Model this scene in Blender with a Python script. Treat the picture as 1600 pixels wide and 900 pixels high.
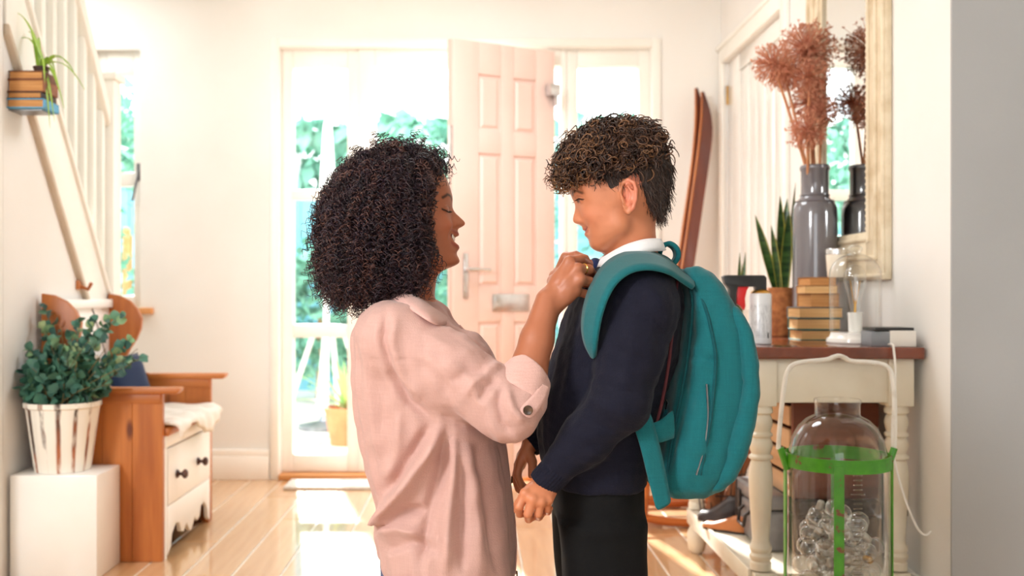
import bpy, bmesh, math, random
import numpy as np
from mathutils import Vector, Matrix

for o in list(bpy.data.objects):
    bpy.data.objects.remove(o)
SC = bpy.context.scene
COL = SC.collection
random.seed(7)
RNG = np.random.default_rng(7)
PI = math.pi

# ------------------------------------------------------------------ camera
F, CX, CY, HC = 1555.0, 740.0, 462.0, 0.95     # focal length in pixels, vanishing point, eye height
cam = bpy.data.cameras.new('camera')
cam.sensor_width = 36.0
cam.lens = 36.0 * F / 1600.0
cam.shift_x = (800 - CX) / 1600.0
cam.shift_y = (CY - 450) / 1600.0
cam.clip_start, cam.clip_end = 0.05, 200
cam.dof.use_dof = True
cam.dof.focus_distance = 1.86
cam.dof.aperture_fstop = 3.6
cam_o = bpy.data.objects.new('camera', cam)
COL.objects.link(cam_o)
cam_o.location = (0, 0, HC)
cam_o.rotation_euler = (PI / 2, 0, 0)
SC.camera = cam_o


def P(px, py, Y):
    """A point of the room seen at a pixel of the 1600 x 900 photograph, at depth Y."""
    return np.array([(px - CX) / F * Y, Y, HC - (py - CY) / F * Y])


# ------------------------------------------------------------------ light
world = bpy.data.worlds.new('daylight')
SC.world = world
world.use_nodes = True
nt = world.node_tree
bg = nt.nodes['Background']
bg.inputs[0].default_value = (0.93, 0.97, 1.0, 1)
bg.inputs[1].default_value = 2.6

sun_d = bpy.data.lights.new('sun', 'SUN')
sun_d.energy = 10.0
sun_d.angle = 0.02
sun_d.color = (1.0, 0.97, 0.92)
sun_o = bpy.data.objects.new('sun', sun_d)
COL.objects.link(sun_o)
sun_o.rotation_euler = Vector((0.20, -1.0, -0.66)).to_track_quat('-Z', 'Y').to_euler()

# the tall window of the room on the camera's left
win_d = bpy.data.lights.new('side_window_light', 'AREA')
win_d.shape = 'RECTANGLE'
win_d.size, win_d.size_y = 0.7, 0.8
win_d.energy = 52
win_d.color = (0.96, 0.98, 1.0)
win_o = bpy.data.objects.new('side_window_light', win_d)
COL.objects.link(win_o)
win_o.location = (-2.25, -0.5, 2.15)
win_o.rotation_euler = Vector((1.05, 1.0, -0.42)).to_track_quat('-Z', 'Y').to_euler()

# fill light added under the hall ceiling, and daylight falling down the stairwell
fill_d = bpy.data.lights.new('hall_fill_light', 'AREA')
fill_d.shape = 'DISK'
fill_d.size = 0.9
fill_d.energy = 13
fill_d.color = (0.93, 0.97, 1.0)
fill_o = bpy.data.objects.new('hall_fill_light', fill_d)
COL.objects.link(fill_o)
fill_o.location = (-0.1, 3.7, 2.59)
stair_d = bpy.data.lights.new('stairwell_light', 'AREA')
stair_d.size = 0.7
stair_d.energy = 7
stair_d.color = (0.93, 0.97, 1.0)
stair_o = bpy.data.objects.new('stairwell_light', stair_d)
COL.objects.link(stair_o)
stair_o.location = (-2.2, 4.5, 2.58)

vs = SC.view_settings
vs.view_transform = 'Standard'
vs.look = 'None'
vs.exposure = 0.84
vs.gamma = 1.0
vs.use_curve_mapping = False
SC.cycles.use_denoising = True
SC.cycles.max_bounces = 14
SC.cycles.transparent_max_bounces = 40
SC.cycles.diffuse_bounces = 6
SC.cycles.caustics_reflective = False
SC.cycles.caustics_refractive = False


# ------------------------------------------------------------------ materials
def S(r, g, b):
    f = lambda c: (c / 255 / 12.92) if c <= 10 else ((c / 255 + 0.055) / 1.055) ** 2.4
    return (f(r), f(g), f(b), 1.0)


class NT:
    def __init__(s, name):
        s.m = bpy.data.materials.new(name)
        s.m.use_nodes = True
        s.t = s.m.node_tree
        s.b = s.t.nodes['Principled BSDF']

    def n(s, typ, **kw):
        d = s.t.nodes.new(typ)
        for k, v in kw.items():
            if k in d.inputs:
                d.inputs[k].default_value = v
            else:
                setattr(d, k, v)
        return d

    def l(s, a, b):
        s.t.links.new(a, b)

    def coords(s, scale=(1, 1, 1), rot=(0, 0, 0)):
        tc = s.n('ShaderNodeTexCoord')
        mp = s.n('ShaderNodeMapping')
        mp.inputs['Scale'].default_value = scale
        mp.inputs['Rotation'].default_value = rot
        s.l(tc.outputs['Object'], mp.inputs['Vector'])
        return mp.outputs[0]

    def ramp(s, fac, stops):
        r = s.n('ShaderNodeValToRGB')
        e = r.color_ramp.elements
        e[0].position, e[0].color = stops[0]
        e[1].position, e[1].color = stops[-1]
        for p, c in stops[1:-1]:
            x = e.new(p)
            x.color = c
        s.l(fac, r.inputs[0])
        return r.outputs[0]


def setb(b, **kw):
    names = dict(rough='Roughness', metal='Metallic', spec='Specular IOR Level', coat='Coat Weight', sheen='Sheen Weight',
                 sheenr='Sheen Roughness', sss='Subsurface Weight', trans='Transmission Weight', coatr='Coat Roughness')
    for k, v in kw.items():
        b.inputs[names[k]].default_value = v


def mat(name, c, c2=None, scale=8.0, stretch=(1, 1, 1), detail=3.0, bump=0.0, bscale=None, bstretch=None, lo=0.35, hi=0.65, **kw):
    """Base colour c, mottled with c2 by noise, with a fine noise bump."""
    t = NT(name)
    b = t.b
    b.inputs['Base Color'].default_value = c
    setb(b, rough=0.5)
    setb(b, **kw)
    if c2 is not None:
        nz = t.n('ShaderNodeTexNoise', Scale=scale, Detail=detail)
        t.l(t.coords(stretch), nz.inputs['Vector'])
        t.l(t.ramp(nz.outputs[0], [(lo, c), (hi, c2)]), b.inputs['Base Color'])
    if bump:
        nb = t.n('ShaderNodeTexNoise', Scale=bscale or scale * 6, Detail=3.0)
        t.l(t.coords(bstretch or stretch), nb.inputs['Vector'])
        bp = t.n('ShaderNodeBump', Strength=bump, Distance=0.01)
        t.l(nb.outputs[0], bp.inputs['Height'])
        t.l(bp.outputs[0], b.inputs['Normal'])
    return t.m


def wood(name, c1, c2, axis='z', scale=14.0, rough=0.45, knots=None, coat=0.0, bump=0.08):
    st = {'x': (0.08, 1, 1), 'y': (1, 0.08, 1), 'z': (1, 1, 0.08)}[axis]
    t = NT(name)
    v = t.coords(st)
    n1 = t.n('ShaderNodeTexNoise', Scale=scale, Detail=5.0, Distortion=0.6)
    t.l(v, n1.inputs['Vector'])
    n2 = t.n('ShaderNodeTexNoise', Scale=scale * 5, Detail=2.0)
    t.l(v, n2.inputs['Vector'])
    mx = t.n('ShaderNodeMath', operation='MULTIPLY_ADD')
    t.l(n2.outputs[0], mx.inputs[0])
    mx.inputs[1].default_value = 0.35
    sb = t.n('ShaderNodeMath', operation='SUBTRACT')
    t.l(n1.outputs[0], sb.inputs[0])
    sb.inputs[1].default_value = 0.17
    t.l(sb.outputs[0], mx.inputs[2])
    col = t.ramp(mx.outputs[0], [(0.32, c1), (0.68, c2)])
    if knots:
        vo = t.n('ShaderNodeTexVoronoi', Scale=5.0)
        t.l(t.coords(tuple(0.55 if q < 0.5 else 1.6 for q in st)), vo.inputs['Vector'])
        kf = t.ramp(vo.outputs['Distance'], [(0.06, (1, 1, 1, 1)), (0.13, (0, 0, 0, 1))])
        m2 = t.n('ShaderNodeMixRGB')
        t.l(kf, m2.inputs[0])
        t.l(col, m2.inputs[1])
        m2.inputs[2].default_value = knots
        col = m2.outputs[0]
    t.l(col, t.b.inputs['Base Color'])
    setb(t.b, rough=rough, coat=coat)
    bp = t.n('ShaderNodeBump', Strength=bump, Distance=0.004)
    t.l(mx.outputs[0], bp.inputs['Height'])
    t.l(bp.outputs[0], t.b.inputs['Normal'])
    return t.m


def glass(name, tint=(0.985, 0.99, 0.985), edge=0.50, refl=0.9, blend=0.42):
    """Thin clear glass: lets light straight through, mirrors at grazing angles."""
    t = NT(name)
    out = [n for n in t.t.nodes if n.type == 'OUTPUT_MATERIAL'][0]
    tr = t.n('ShaderNodeBsdfTransparent')
    lw = t.n('ShaderNodeLayerWeight', Blend=blend)
    cr = t.ramp(lw.outputs['Facing'], [(0.0, (*tint, 1)), (0.72, (tint[0] * .93, tint[1] * .93, tint[2] * .93, 1)), (1.0, (edge, edge, edge * 0.98, 1))])
    t.l(cr, tr.inputs[0])
    gl = t.n('ShaderNodeBsdfGlossy', Roughness=0.03)
    gl.inputs[0].default_value = (1, 1, 1, 1)
    lf = t.n('ShaderNodeLayerWeight', Blend=0.5)
    pw = t.n('ShaderNodeMath', operation='POWER')
    pw.inputs[1].default_value = 2.6
    t.l(lf.outputs['Facing'], pw.inputs[0])
    mu = t.n('ShaderNodeMath', operation='MULTIPLY_ADD')
    mu.inputs[1].default_value = 0.62 * refl
    mu.inputs[2].default_value = 0.035 * refl
    t.l(pw.outputs[0], mu.inputs[0])
    mx = t.n('ShaderNodeMixShader')
    t.l(mu.outputs[0], mx.inputs[0])
    t.l(tr.outputs[0], mx.inputs[1])
    t.l(gl.outputs[0], mx.inputs[2])
    t.l(mx.outputs[0], out.inputs[0])
    t.t.nodes.remove(t.b)
    return t.m


def fabric(name, c, c2, weave=420.0, bump=0.25, rough=0.85, sheen=0.25, slub=0.5, thin=0.0, sheenr=0.5):
    t = NT(name)
    b = t.b
    v1 = t.coords((1, 1, 14))
    v2 = t.coords((14, 14, 1))
    a1 = t.n('ShaderNodeTexNoise', Scale=26.0, Detail=3.0)
    a2 = t.n('ShaderNodeTexNoise', Scale=26.0, Detail=3.0)
    t.l(v1, a1.inputs['Vector'])
    t.l(v2, a2.inputs['Vector'])
    ad = t.n('ShaderNodeMath', operation='ADD')
    t.l(a1.outputs[0], ad.inputs[0])
    t.l(a2.outputs[0], ad.inputs[1])
    hf = t.n('ShaderNodeMath', operation='MULTIPLY')
    hf.inputs[1].default_value = 0.5
    t.l(ad.outputs[0], hf.inputs[0])
    t.l(t.ramp(hf.outputs[0], [(0.5 - 0.25 / max(slub, .01) * .5, c), (0.5 + 0.25 / max(slub, .01) * .5, c2)]), b.inputs['Base Color'])
    setb(b, rough=rough, sheen=sheen, spec=0.2, sheenr=sheenr)
    wv = t.n('ShaderNodeTexNoise', Scale=weave, Detail=1.0)
    t.l(t.coords(), wv.inputs['Vector'])
    bp = t.n('ShaderNodeBump', Strength=bump, Distance=0.002)
    t.l(wv.outputs[0], bp.inputs['Height'])
    t.l(bp.outputs[0], b.inputs['Normal'])
    if thin:
        tl = t.n('ShaderNodeBsdfTranslucent')
        tl.inputs[0].default_value = c2
        mx = t.n('ShaderNodeMixShader')
        mx.inputs[0].default_value = thin
        out = [n for n in t.t.nodes if n.type == 'OUTPUT_MATERIAL'][0]
        t.l(b.outputs[0], mx.inputs[1])
        t.l(tl.outputs[0], mx.inputs[2])
        t.l(mx.outputs[0], out.inputs[0])
    return t.m


def skin_mat(name, sss=0.06):
    t = NT(name)
    at = t.n('ShaderNodeAttribute', attribute_name='tone')
    nz = t.n('ShaderNodeTexNoise', Scale=60.0, Detail=3.0)
    t.l(t.coords(), nz.inputs['Vector'])
    hs = t.n('ShaderNodeHueSaturation')
    t.l(at.outputs['Color'], hs.inputs['Color'])
    rm = t.n('ShaderNodeMapRange')
    rm.inputs['To Min'].default_value = 0.94
    rm.inputs['To Max'].default_value = 1.06
    t.l(nz.outputs[0], rm.inputs[0])
    t.l(rm.outputs[0], hs.inputs['Value'])
    t.l(hs.outputs[0], t.b.inputs['Base Color'])
    setb(t.b, rough=0.42, sss=sss, spec=0.4)
    t.b.inputs['Subsurface Radius'].default_value = (0.012, 0.005, 0.003)
    t.b.inputs['Subsurface Scale'].default_value = 0.3
    bp = t.n('ShaderNodeBump', Strength=0.06, Distance=0.002)
    n2 = t.n('ShaderNodeTexNoise', Scale=900.0)
    t.l(t.coords(), n2.inputs['Vector'])
    t.l(n2.outputs[0], bp.inputs['Height'])
    t.l(bp.outputs[0], t.b.inputs['Normal'])
    return t.m


def attr_mat(name, rough=0.5, spec=0.4, **kw):
    t = NT(name)
    at = t.n('ShaderNodeAttribute', attribute_name='tone')
    t.l(at.outputs['Color'], t.b.inputs['Base Color'])
    setb(t.b, rough=rough, spec=spec, **kw)
    return t.m


M = {}
M['wall'] = mat('wall_paint', S(236, 235, 231), S(232, 230, 225), scale=2.0, bump=0.05, bscale=160, rough=0.75)
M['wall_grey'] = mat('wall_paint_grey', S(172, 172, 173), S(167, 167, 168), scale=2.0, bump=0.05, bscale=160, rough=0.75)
M['wall_warm'] = mat('wall_paint_cool', S(233, 231, 228), S(228, 226, 222), scale=2.0, bump=0.05, bscale=160, rough=0.75)
M['trim'] = mat('trim_paint', S(243, 241, 234), S(238, 235, 227), scale=3.0, rough=0.35)
M['gloss_white'] = mat('gloss_white_paint', S(240, 238, 234), S(235, 232, 226), scale=3.0, rough=0.18, coat=0.3)
M['ceil'] = mat('ceiling_paint', S(238, 236, 230), rough=0.8)
M['plank'] = wood('oak_floor', S(192, 146, 100), S(214, 174, 130), 'y', scale=9, rough=0.3, coat=1.0, bump=0.03)
M['gap'] = mat('plank_joint', S(240, 234, 224), S(224, 214, 200), scale=20, rough=0.3)
M['sill_oak'] = wood('threshold_oak', S(196, 132, 76), S(216, 156, 98), 'x', rough=0.4)
M['pink_door'] = mat('pink_door_paint', S(244, 216, 206), S(240, 210, 199), scale=3.0, rough=0.35)
M['chrome'] = mat('brushed_metal', S(228, 229, 231), S(214, 215, 218), scale=40, rough=0.22, metal=1.0)
M['steel'] = mat('dull_steel', S(150, 152, 156), S(125, 126, 130), scale=20, rough=0.35, metal=0.9)
M['brass'] = mat('brass', S(205, 160, 80), S(190, 140, 62), scale=20, rough=0.3, metal=1.0)
M['pine'] = wood('antique_pine', S(158, 84, 32), S(196, 118, 54), 'z', scale=10, rough=0.42, knots=S(104, 46, 14))
M['pine_x'] = wood('antique_pine_rail', S(162, 88, 34), S(200, 122, 58), 'x', scale=10, rough=0.42, knots=S(110, 50, 16))
M['white_ply'] = mat('white_painted_wood', S(250, 249, 246), S(245, 243, 239), scale=6, stretch=(1, 1, .1), rough=0.4, bump=.05)
M['knob'] = mat('dark_brown_knob', S(84, 44, 30), S(60, 30, 20), scale=30, rough=0.35)
M['mahogany'] = wood('mahogany', S(88, 38, 22), S(122, 58, 34), 'y', scale=7, rough=0.16, coat=0.5)
M['cream'] = mat('cream_paint', S(226, 218, 200), S(219, 209, 189), scale=9, rough=0.32, bump=.04)
M['pane'] = glass('window_pane', tint=(0.97, 0.99, 0.99), edge=0.8, refl=0.5)
M['glass'] = glass('clear_glass')
M['glass_dim'] = glass('old_jar_glass', tint=(0.975, 0.975, 0.965), edge=0.42, refl=1.0, blend=.45)
M['bulb'] = glass('bulb_glass', tint=(0.985, 0.985, 0.98), edge=0.42, refl=1.45, blend=.5)
M['mirror'] = mat('mirror_silver', (0.93, 0.94, 0.93, 1), rough=0.01, metal=1.0)
M['mirror_frame'] = mat('aged_cream_frame', S(222, 207, 180), S(190, 168, 132), scale=14, lo=.45, hi=.8, rough=0.4, bump=.1)
M['black'] = mat('black_plastic', S(26, 26, 28), S(34, 34, 36), scale=20, rough=0.35)
M['red'] = mat('red_plastic', S(205, 26, 30), rough=0.35)


# ------------------------------------------------------------------ mesh helpers
class MB:
    """Collects vertices and faces; build() links them as ONE object."""

    def __init__(s):
        s.v, s.f = [], []

    def add(s, verts, faces):
        o = len(s.v)
        s.v.extend([tuple(map(float, p)) for p in verts])
        s.f.extend([tuple(i + o for i in q) for q in faces])
        return s

    def box(s, lo, hi):
        x0, y0, z0 = lo
        x1, y1, z1 = hi
        return s.add([(x0, y0, z0), (x1, y0, z0), (x1, y1, z0), (x0, y1, z0), (x0, y0, z1), (x1, y0, z1), (x1, y1, z1), (x0, y1, z1)],
                     [(0, 3, 2, 1), (4, 5, 6, 7), (0, 1, 5, 4), (1, 2, 6, 5), (2, 3, 7, 6), (3, 0, 4, 7)])

    def obox(s, c, size, rot):
        m = MB().box([-q / 2 for q in size], [q / 2 for q in size])
        R = rot if isinstance(rot, Matrix) else Matrix.Rotation(rot, 3, 'Z')
        return s.add([R @ Vector(p) + Vector(c) for p in m.v], m.f)

    def prism(s, poly, axis, a, b):
        """A polygon of 2D points extruded along an axis from a to b: axis 'y' takes (x,z), 'x' takes (y,z), 'z' takes (x,y)."""
        n = len(poly)
        put = {'y': lambda p, t: (p[0], t, p[1]), 'x': lambda p, t: (t, p[0], p[1]), 'z': lambda p, t: (p[0], p[1], t)}[axis]
        vs_ = [put(p, a) for p in poly] + [put(p, b) for p in poly]
        fs = [tuple(range(n - 1, -1, -1)), tuple(range(n, 2 * n))] + [(i, (i + 1) % n, n + (i + 1) % n, n + i) for i in range(n)]
        return s.add(vs_, fs)

    def lathe(s, prof, c, n=24, axis='z', caps=True):
        vs_, fs = [], []
        for r, h in prof:
            for i in range(n):
                a = 2 * PI * i / n
                q = (r * math.cos(a), r * math.sin(a), h)
                if axis == 'x':
                    q = (h, q[0], q[1])
                elif axis == 'y':
                    q = (q[1], h, q[0])
                vs_.append((q[0] + c[0], q[1] + c[1], q[2] + c[2]))
        m = len(prof)
        for j in range(m - 1):
            for i in range(n):
                fs.append((j * n + i, j * n + (i + 1) % n, (j + 1) * n + (i + 1) % n, (j + 1) * n + i))
        if caps and prof[0][0] > 1e-6:
            fs.append(tuple(range(n - 1, -1, -1)))
        if caps and prof[-1][0] > 1e-6:
            fs.append(tuple((m - 1) * n + i for i in range(n)))
        return s.add(vs_, fs)

    def tube(s, pts, r, n=8, caps=True, flat=1.0, closed=False):
        """A round bar along points; r is one radius or one per point."""
        pts = [Vector(p) for p in pts]
        k = len(pts)
        rs = [r] * k if not hasattr(r, '__len__') else list(r)
        vs_, fs = [], []
        up = None
        for i in range(k):
            if closed:
                t = pts[(i + 1) % k] - pts[i - 1]
            else:
                t = pts[min(i + 1, k - 1)] - pts[max(i - 1, 0)]
            t.normalize()
            if up is None:
                up = Vector((0, 0, 1)) if abs(t.z) < 0.9 else Vector((1, 0, 0))
            e1 = (up - t * up.dot(t)).normalized()
            up = e1
            e2 = t.cross(e1)
            for j in range(n):
                a = 2 * PI * j / n
                vs_.append(pts[i] + (e1 * math.cos(a) + e2 * math.sin(a) * flat) * rs[i])
        for i in range(k if closed else k - 1):
            for j in range(n):
                i2 = (i + 1) % k
                fs.append((i * n + j, i * n + (j + 1) % n, i2 * n + (j + 1) % n, i2 * n + j))
        if caps and not closed:
            fs.append(tuple(range(n - 1, -1, -1)))
            fs.append(tuple((k - 1) * n + j for j in range(n)))
        return s.add(vs_, fs)

    def grid(s, rows):
        """A sheet through rows of points (all of one length)."""
        m = len(rows[0])
        vs_ = [p for r in rows for p in r]
        fs = [(i * m + j, i * m + j + 1, (i + 1) * m + j + 1, (i + 1) * m + j) for i in range(len(rows) - 1) for j in range(m - 1)]
        return s.add(vs_, fs)

    def ball(s, c, r, n=12, m=8, rot=None):
        r = (r, r, r) if not hasattr(r, '__len__') else r
        vs_, fs = [], []
        for j in range(1, m):
            for i in range(n):
                a, b = 2 * PI * i / n, PI * j / m
                q = Vector((r[0] * math.cos(a) * math.sin(b), r[1] * math.sin(a) * math.sin(b), r[2] * math.cos(b)))
                if rot is not None:
                    q = rot @ q
                vs_.append(q + Vector(c))
        for e in (r[2], -r[2]):
            q = Vector((0, 0, e))
            vs_.append((rot @ q if rot is not None else q) + Vector(c))
        T, B = len(vs_) - 2, len(vs_) - 1
        for j in range(m - 2):
            for i in range(n):
                fs.append((j * n + i, (j + 1) * n + i, (j + 1) * n + (i + 1) % n, j * n + (i + 1) % n))
        for i in range(n):
            fs.append((T, i, (i + 1) % n))
            fs.append((B, (m - 2) * n + (i + 1) % n, (m - 2) * n + i))
        return s.add(vs_, fs)


def origin(o):
    p = Vector((0, 0, 0))
    while o is not None:
        p += o.location
        o = o.parent
    return p


def link_mesh(name, me, m, parent, base):
    ob = bpy.data.objects.new(name, me)
    if m is not None and not me.materials:
        me.materials.append(m)
    COL.objects.link(ob)
    if parent is not None:
        ob.parent = parent
    else:
        ob.location = base
    return ob


def build(name, mb, m, parent=None, base=None, bevel=0.0, seg=2, smooth=35, solid=0.0, sub=0):
    """World-space geometry -> one object, its own location at base (or its parent's)."""
    b = origin(parent) if parent is not None else Vector(base if base is not None else (0, 0, 0))
    me = bpy.data.meshes.new(name)
    me.from_pydata([Vector(p) - b for p in mb.v], [], mb.f)
    if bevel:
        bm = bmesh.new()
        bm.from_mesh(me)
        ed = [e for e in bm.edges if len(e.link_faces) == 2 and e.calc_face_angle(0) > 0.5]
        bmesh.ops.bevel(bm, geom=ed, offset=bevel, segments=seg, affect='EDGES', profile=0.5, clamp_overlap=True)
        bm.to_mesh(me)
        bm.free()
    if smooth:
        me.polygons.foreach_set('use_smooth', [True] * len(me.polygons))
        me.set_sharp_from_angle(angle=math.radians(smooth))
    ob = link_mesh(name, me, m, parent, b)
    if sub:
        md = ob.modifiers.new('sub', 'SUBSURF')
        md.levels = md.render_levels = sub
    if solid:
        md = ob.modifiers.new('solid', 'SOLIDIFY')
        md.thickness = solid
        md.offset = 0
    return ob


def tag(o, label=None, cat=None, group=None, kind=None):
    if label:
        o['label'] = label
    if cat:
        o['category'] = cat
    if group:
        o['group'] = group
    if kind:
        o['kind'] = kind
    return o


def thing(name, label, cat, base, group=None):
    o = bpy.data.objects.new(name, None)
    o.empty_display_size = 0.05
    COL.objects.link(o)
    o.location = base
    return tag(o, label, cat, group)


def struct(name, mb, m, parent=None, bevel=0.0, label=None):
    o = build(name, mb, m, parent, bevel=bevel)
    if parent is None:
        o['kind'] = 'structure'
        if label:
            o['label'] = label
    return o


def arrays_mesh(name, V, quads, m, parent=None, base=(0, 0, 0), smooth=True, tone=None):
    """numpy vertices and quads (or tris) -> one object."""
    b = np.array(origin(parent) if parent is not None else base, dtype=np.float64)
    V = np.asarray(V, dtype=np.float64) - b
    k = quads.shape[1]
    me = bpy.data.meshes.new(name)
    me.vertices.add(len(V))
    me.vertices.foreach_set('co', V.astype(np.float32).ravel())
    me.loops.add(quads.size)
    me.loops.foreach_set('vertex_index', quads.astype(np.int32).ravel())
    me.polygons.add(len(quads))
    me.polygons.foreach_set('loop_start', np.arange(0, quads.size, k, dtype=np.int32))
    me.polygons.foreach_set('loop_total', np.full(len(quads), k, dtype=np.int32))
    me.polygons.foreach_set('use_smooth', np.full(len(quads), smooth, dtype=bool))
    me.update(calc_edges=True)
    me.validate()
    if tone is not None:
        at = me.color_attributes.new('tone', 'FLOAT_COLOR', 'POINT')
        c = np.ones((len(V), 4), np.float32)
        c[:, :3] = tone
        at.data.foreach_set('color', c.ravel())
    return link_mesh(name, me, m, parent, Vector(b))


def tubes_arrays(paths, radii, n=3):
    """paths (S,K,3), radii (S,K) -> vertices and quads of S open tubes."""
    paths = np.asarray(paths)
    Sn, K, _ = paths.shape
    t = np.gradient(paths, axis=1)
    t /= np.linalg.norm(t, axis=2, keepdims=True) + 1e-9
    ref = np.zeros_like(t)
    ref[..., 2] = 1
    ref[np.abs(t[..., 2]) > 0.95] = (1, 0, 0)
    e1 = np.cross(t, ref)
    e1 /= np.linalg.norm(e1, axis=2, keepdims=True) + 1e-9
    e2 = np.cross(t, e1)
    a = np.arange(n) * 2 * PI / n
    V = paths[:, :, None, :] + radii[:, :, None, None] * (e1[:, :, None, :] * np.cos(a)[None, None, :, None] + e2[:, :, None, :] * np.sin(a)[None, None, :, None])
    idx = np.arange(Sn * K * n).reshape(Sn, K, n)
    A = idx[:, :-1, :]
    B = np.roll(idx, -1, axis=2)[:, :-1, :]
    Cq = np.roll(idx, -1, axis=2)[:, 1:, :]
    D = idx[:, 1:, :]
    return V.reshape(-1, 3), np.stack([A, B, Cq, D], axis=-1).reshape(-1, 4)


# ------------------------------------------------------------------ implicit bodies
def axis_steps(*segs):
    out = []
    for a, b, h in segs:
        k = max(1, int(round((b - a) / h)))
        out.append(a + (b - a) * np.arange(k) / k)
    out.append(np.array([segs[-1][1]]))
    return np.concatenate(out)


class Vol:
    """A distance field on a grid: shapes are blended in, then it is skinned as one surface."""

    def __init__(s, xs, ys, zs):
        s.x, s.y, s.z = [np.asarray(a, np.float64) for a in (xs, ys, zs)]
        s.d = np.full((len(xs), len(ys), len(zs)), 0.3, np.float32)

    def op(s, fn, lo, hi, k=0.0, mode='u', pad=0.03):
        sl, g = [], []
        for a, l, h in zip((s.x, s.y, s.z), lo, hi):
            i, j = np.searchsorted(a, l - pad), np.searchsorted(a, h + pad)
            if j <= i:
                return s
            sl.append(slice(i, j))
            g.append(a[i:j])
        X, Y, Z = g[0][:, None, None], g[1][None, :, None], g[2][None, None, :]
        f = np.asarray(fn(X, Y, Z), np.float32)
        sl = tuple(sl)
        c = s.d[sl]
        if mode == 'u':
            if k > 0:
                h = np.clip(0.5 + 0.5 * (c - f) / k, 0, 1)
                s.d[sl] = c * (1 - h) + f * h - k * h * (1 - h)
            else:
                s.d[sl] = np.minimum(c, f)
        else:                                   # subtract
            f = -f
            if k > 0:
                h = np.clip(0.5 - 0.5 * (c - f) / k, 0, 1)
                s.d[sl] = c * (1 - h) + f * h + k * h * (1 - h)
            else:
                s.d[sl] = np.maximum(c, f)
        return s

    def cap(s, a, b, ra, rb, k=0.01, sy=1.0, mode='u'):
        """Tapered limb from a to b; sy widens it along Y."""
        a, b = np.array(a, float), np.array(b, float)
        ab = (b - a) * np.array([1, 1 / sy, 1])
        L = max(float(ab @ ab), 1e-9)

        def fn(X, Y, Z):
            dx, dy, dz = X - a[0], (Y - a[1]) / sy, Z - a[2]
            t = np.clip((dx * ab[0] + dy * ab[1] + dz * ab[2]) / L, 0, 1)
            return np.sqrt((dx - t * ab[0]) ** 2 + (dy - t * ab[1]) ** 2 + (dz - t * ab[2]) ** 2) - (ra + (rb - ra) * t)
        r = max(ra, rb) * max(1, sy)
        return s.op(fn, np.minimum(a, b) - r, np.maximum(a, b) + r, k, mode, pad=0.012 + k)

    def chain(s, pts, rs, k=0.01, sy=1.0):
        for i in range(len(pts) - 1):
            s.cap(pts[i], pts[i + 1], rs[i], rs[i + 1], k, sy)
        return s

    def ell(s, c, r, k=0.01, rot=None, mode='u'):
        c, r = np.array(c, float), np.array(r, float)
        R = np.array(rot) if rot is not None else None

        def fn(X, Y, Z):
            q = [X - c[0], Y - c[1], Z - c[2]]
            if R is not None:
                q = [R[0][i] * q[0] + R[1][i] * q[1] + R[2][i] * q[2] for i in range(3)]
            k0 = np.sqrt((q[0] / r[0]) ** 2 + (q[1] / r[1]) ** 2 + (q[2] / r[2]) ** 2)
            k1 = np.sqrt((q[0] / r[0] ** 2) ** 2 + (q[1] / r[1] ** 2) ** 2 + (q[2] / r[2] ** 2) ** 2)
            return k0 * (k0 - 1) / (k1 + 1e-6)
        m = r.max() if rot is not None else r
        return s.op(fn, c - m, c + m, k, mode, pad=0.012 + k)

    def loft(s, rows, Yc, k=0.02, p=2.2, mode='u'):
        """Horizontal sections: rows of (z, x0, x1, half width along Y)."""
        rows = np.array(sorted(rows), float)
        z, x0, x1, w = rows.T
        yc = Yc if hasattr(Yc, '__call__') else (lambda Z: Yc)

        def fn(X, Y, Z):
            zz = np.clip(Z, z[0], z[-1])
            a0, a1, ww = np.interp(zz, z, x0), np.interp(zz, z, x1), np.interp(zz, z, w)
            c, a = (a0 + a1) / 2, (a1 - a0) / 2
            q = (np.abs((X - c) / a) ** p + np.abs((Y - yc(Z)) / ww) ** p) ** (1 / p)
            f = (q - 1) * np.minimum(a, ww)
            ov = np.maximum(z[0] - Z, Z - z[-1])
            return np.maximum(f, ov)
        lo = (x0.min(), Yc - w.max() - .05, z[0])
        hi = (x1.max(), Yc + w.max() + .05, z[-1])
        return s.op(fn, lo, hi, k, mode, pad=0.02 + k)

    def sample(s, pts):
        pts = np.asarray(pts, float)
        ii, tt = [], []
        for a, q in zip((s.x, s.y, s.z), pts.T):
            i = np.clip(np.searchsorted(a, q) - 1, 0, len(a) - 2)
            ii.append(i)
            tt.append(np.clip((q - a[i]) / (a[i + 1] - a[i]), 0, 1))
        r = 0
        for dx in (0, 1):
            for dy in (0, 1):
                for dz in (0, 1):
                    w = (tt[0] if dx else 1 - tt[0]) * (tt[1] if dy else 1 - tt[1]) * (tt[2] if dz else 1 - tt[2])
                    r = r + w * s.d[ii[0] + dx, ii[1] + dy, ii[2] + dz]
        return r

    def front(s, px, py, off=0.0, default=None):
        """Where the sight line through a pixel first meets the surface, off metres before it."""
        Y = np.arange(s.y[0], s.y[-1], 0.002)
        pts = np.stack([(px - CX) / F * Y, Y, HC - (py - CY) / F * Y], 1)
        d = s.sample(pts)
        out = (pts[:, 0] < s.x[0]) | (pts[:, 0] > s.x[-1]) | (pts[:, 2] < s.z[0]) | (pts[:, 2] > s.z[-1])
        d = np.where(out, 0.3, d)
        hit = np.nonzero(d < 0)[0]
        y = (Y[hit[0]] if len(hit) else (default if default is not None else Y[int(np.argmin(d))])) - off
        return P(px, py, y)

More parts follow.
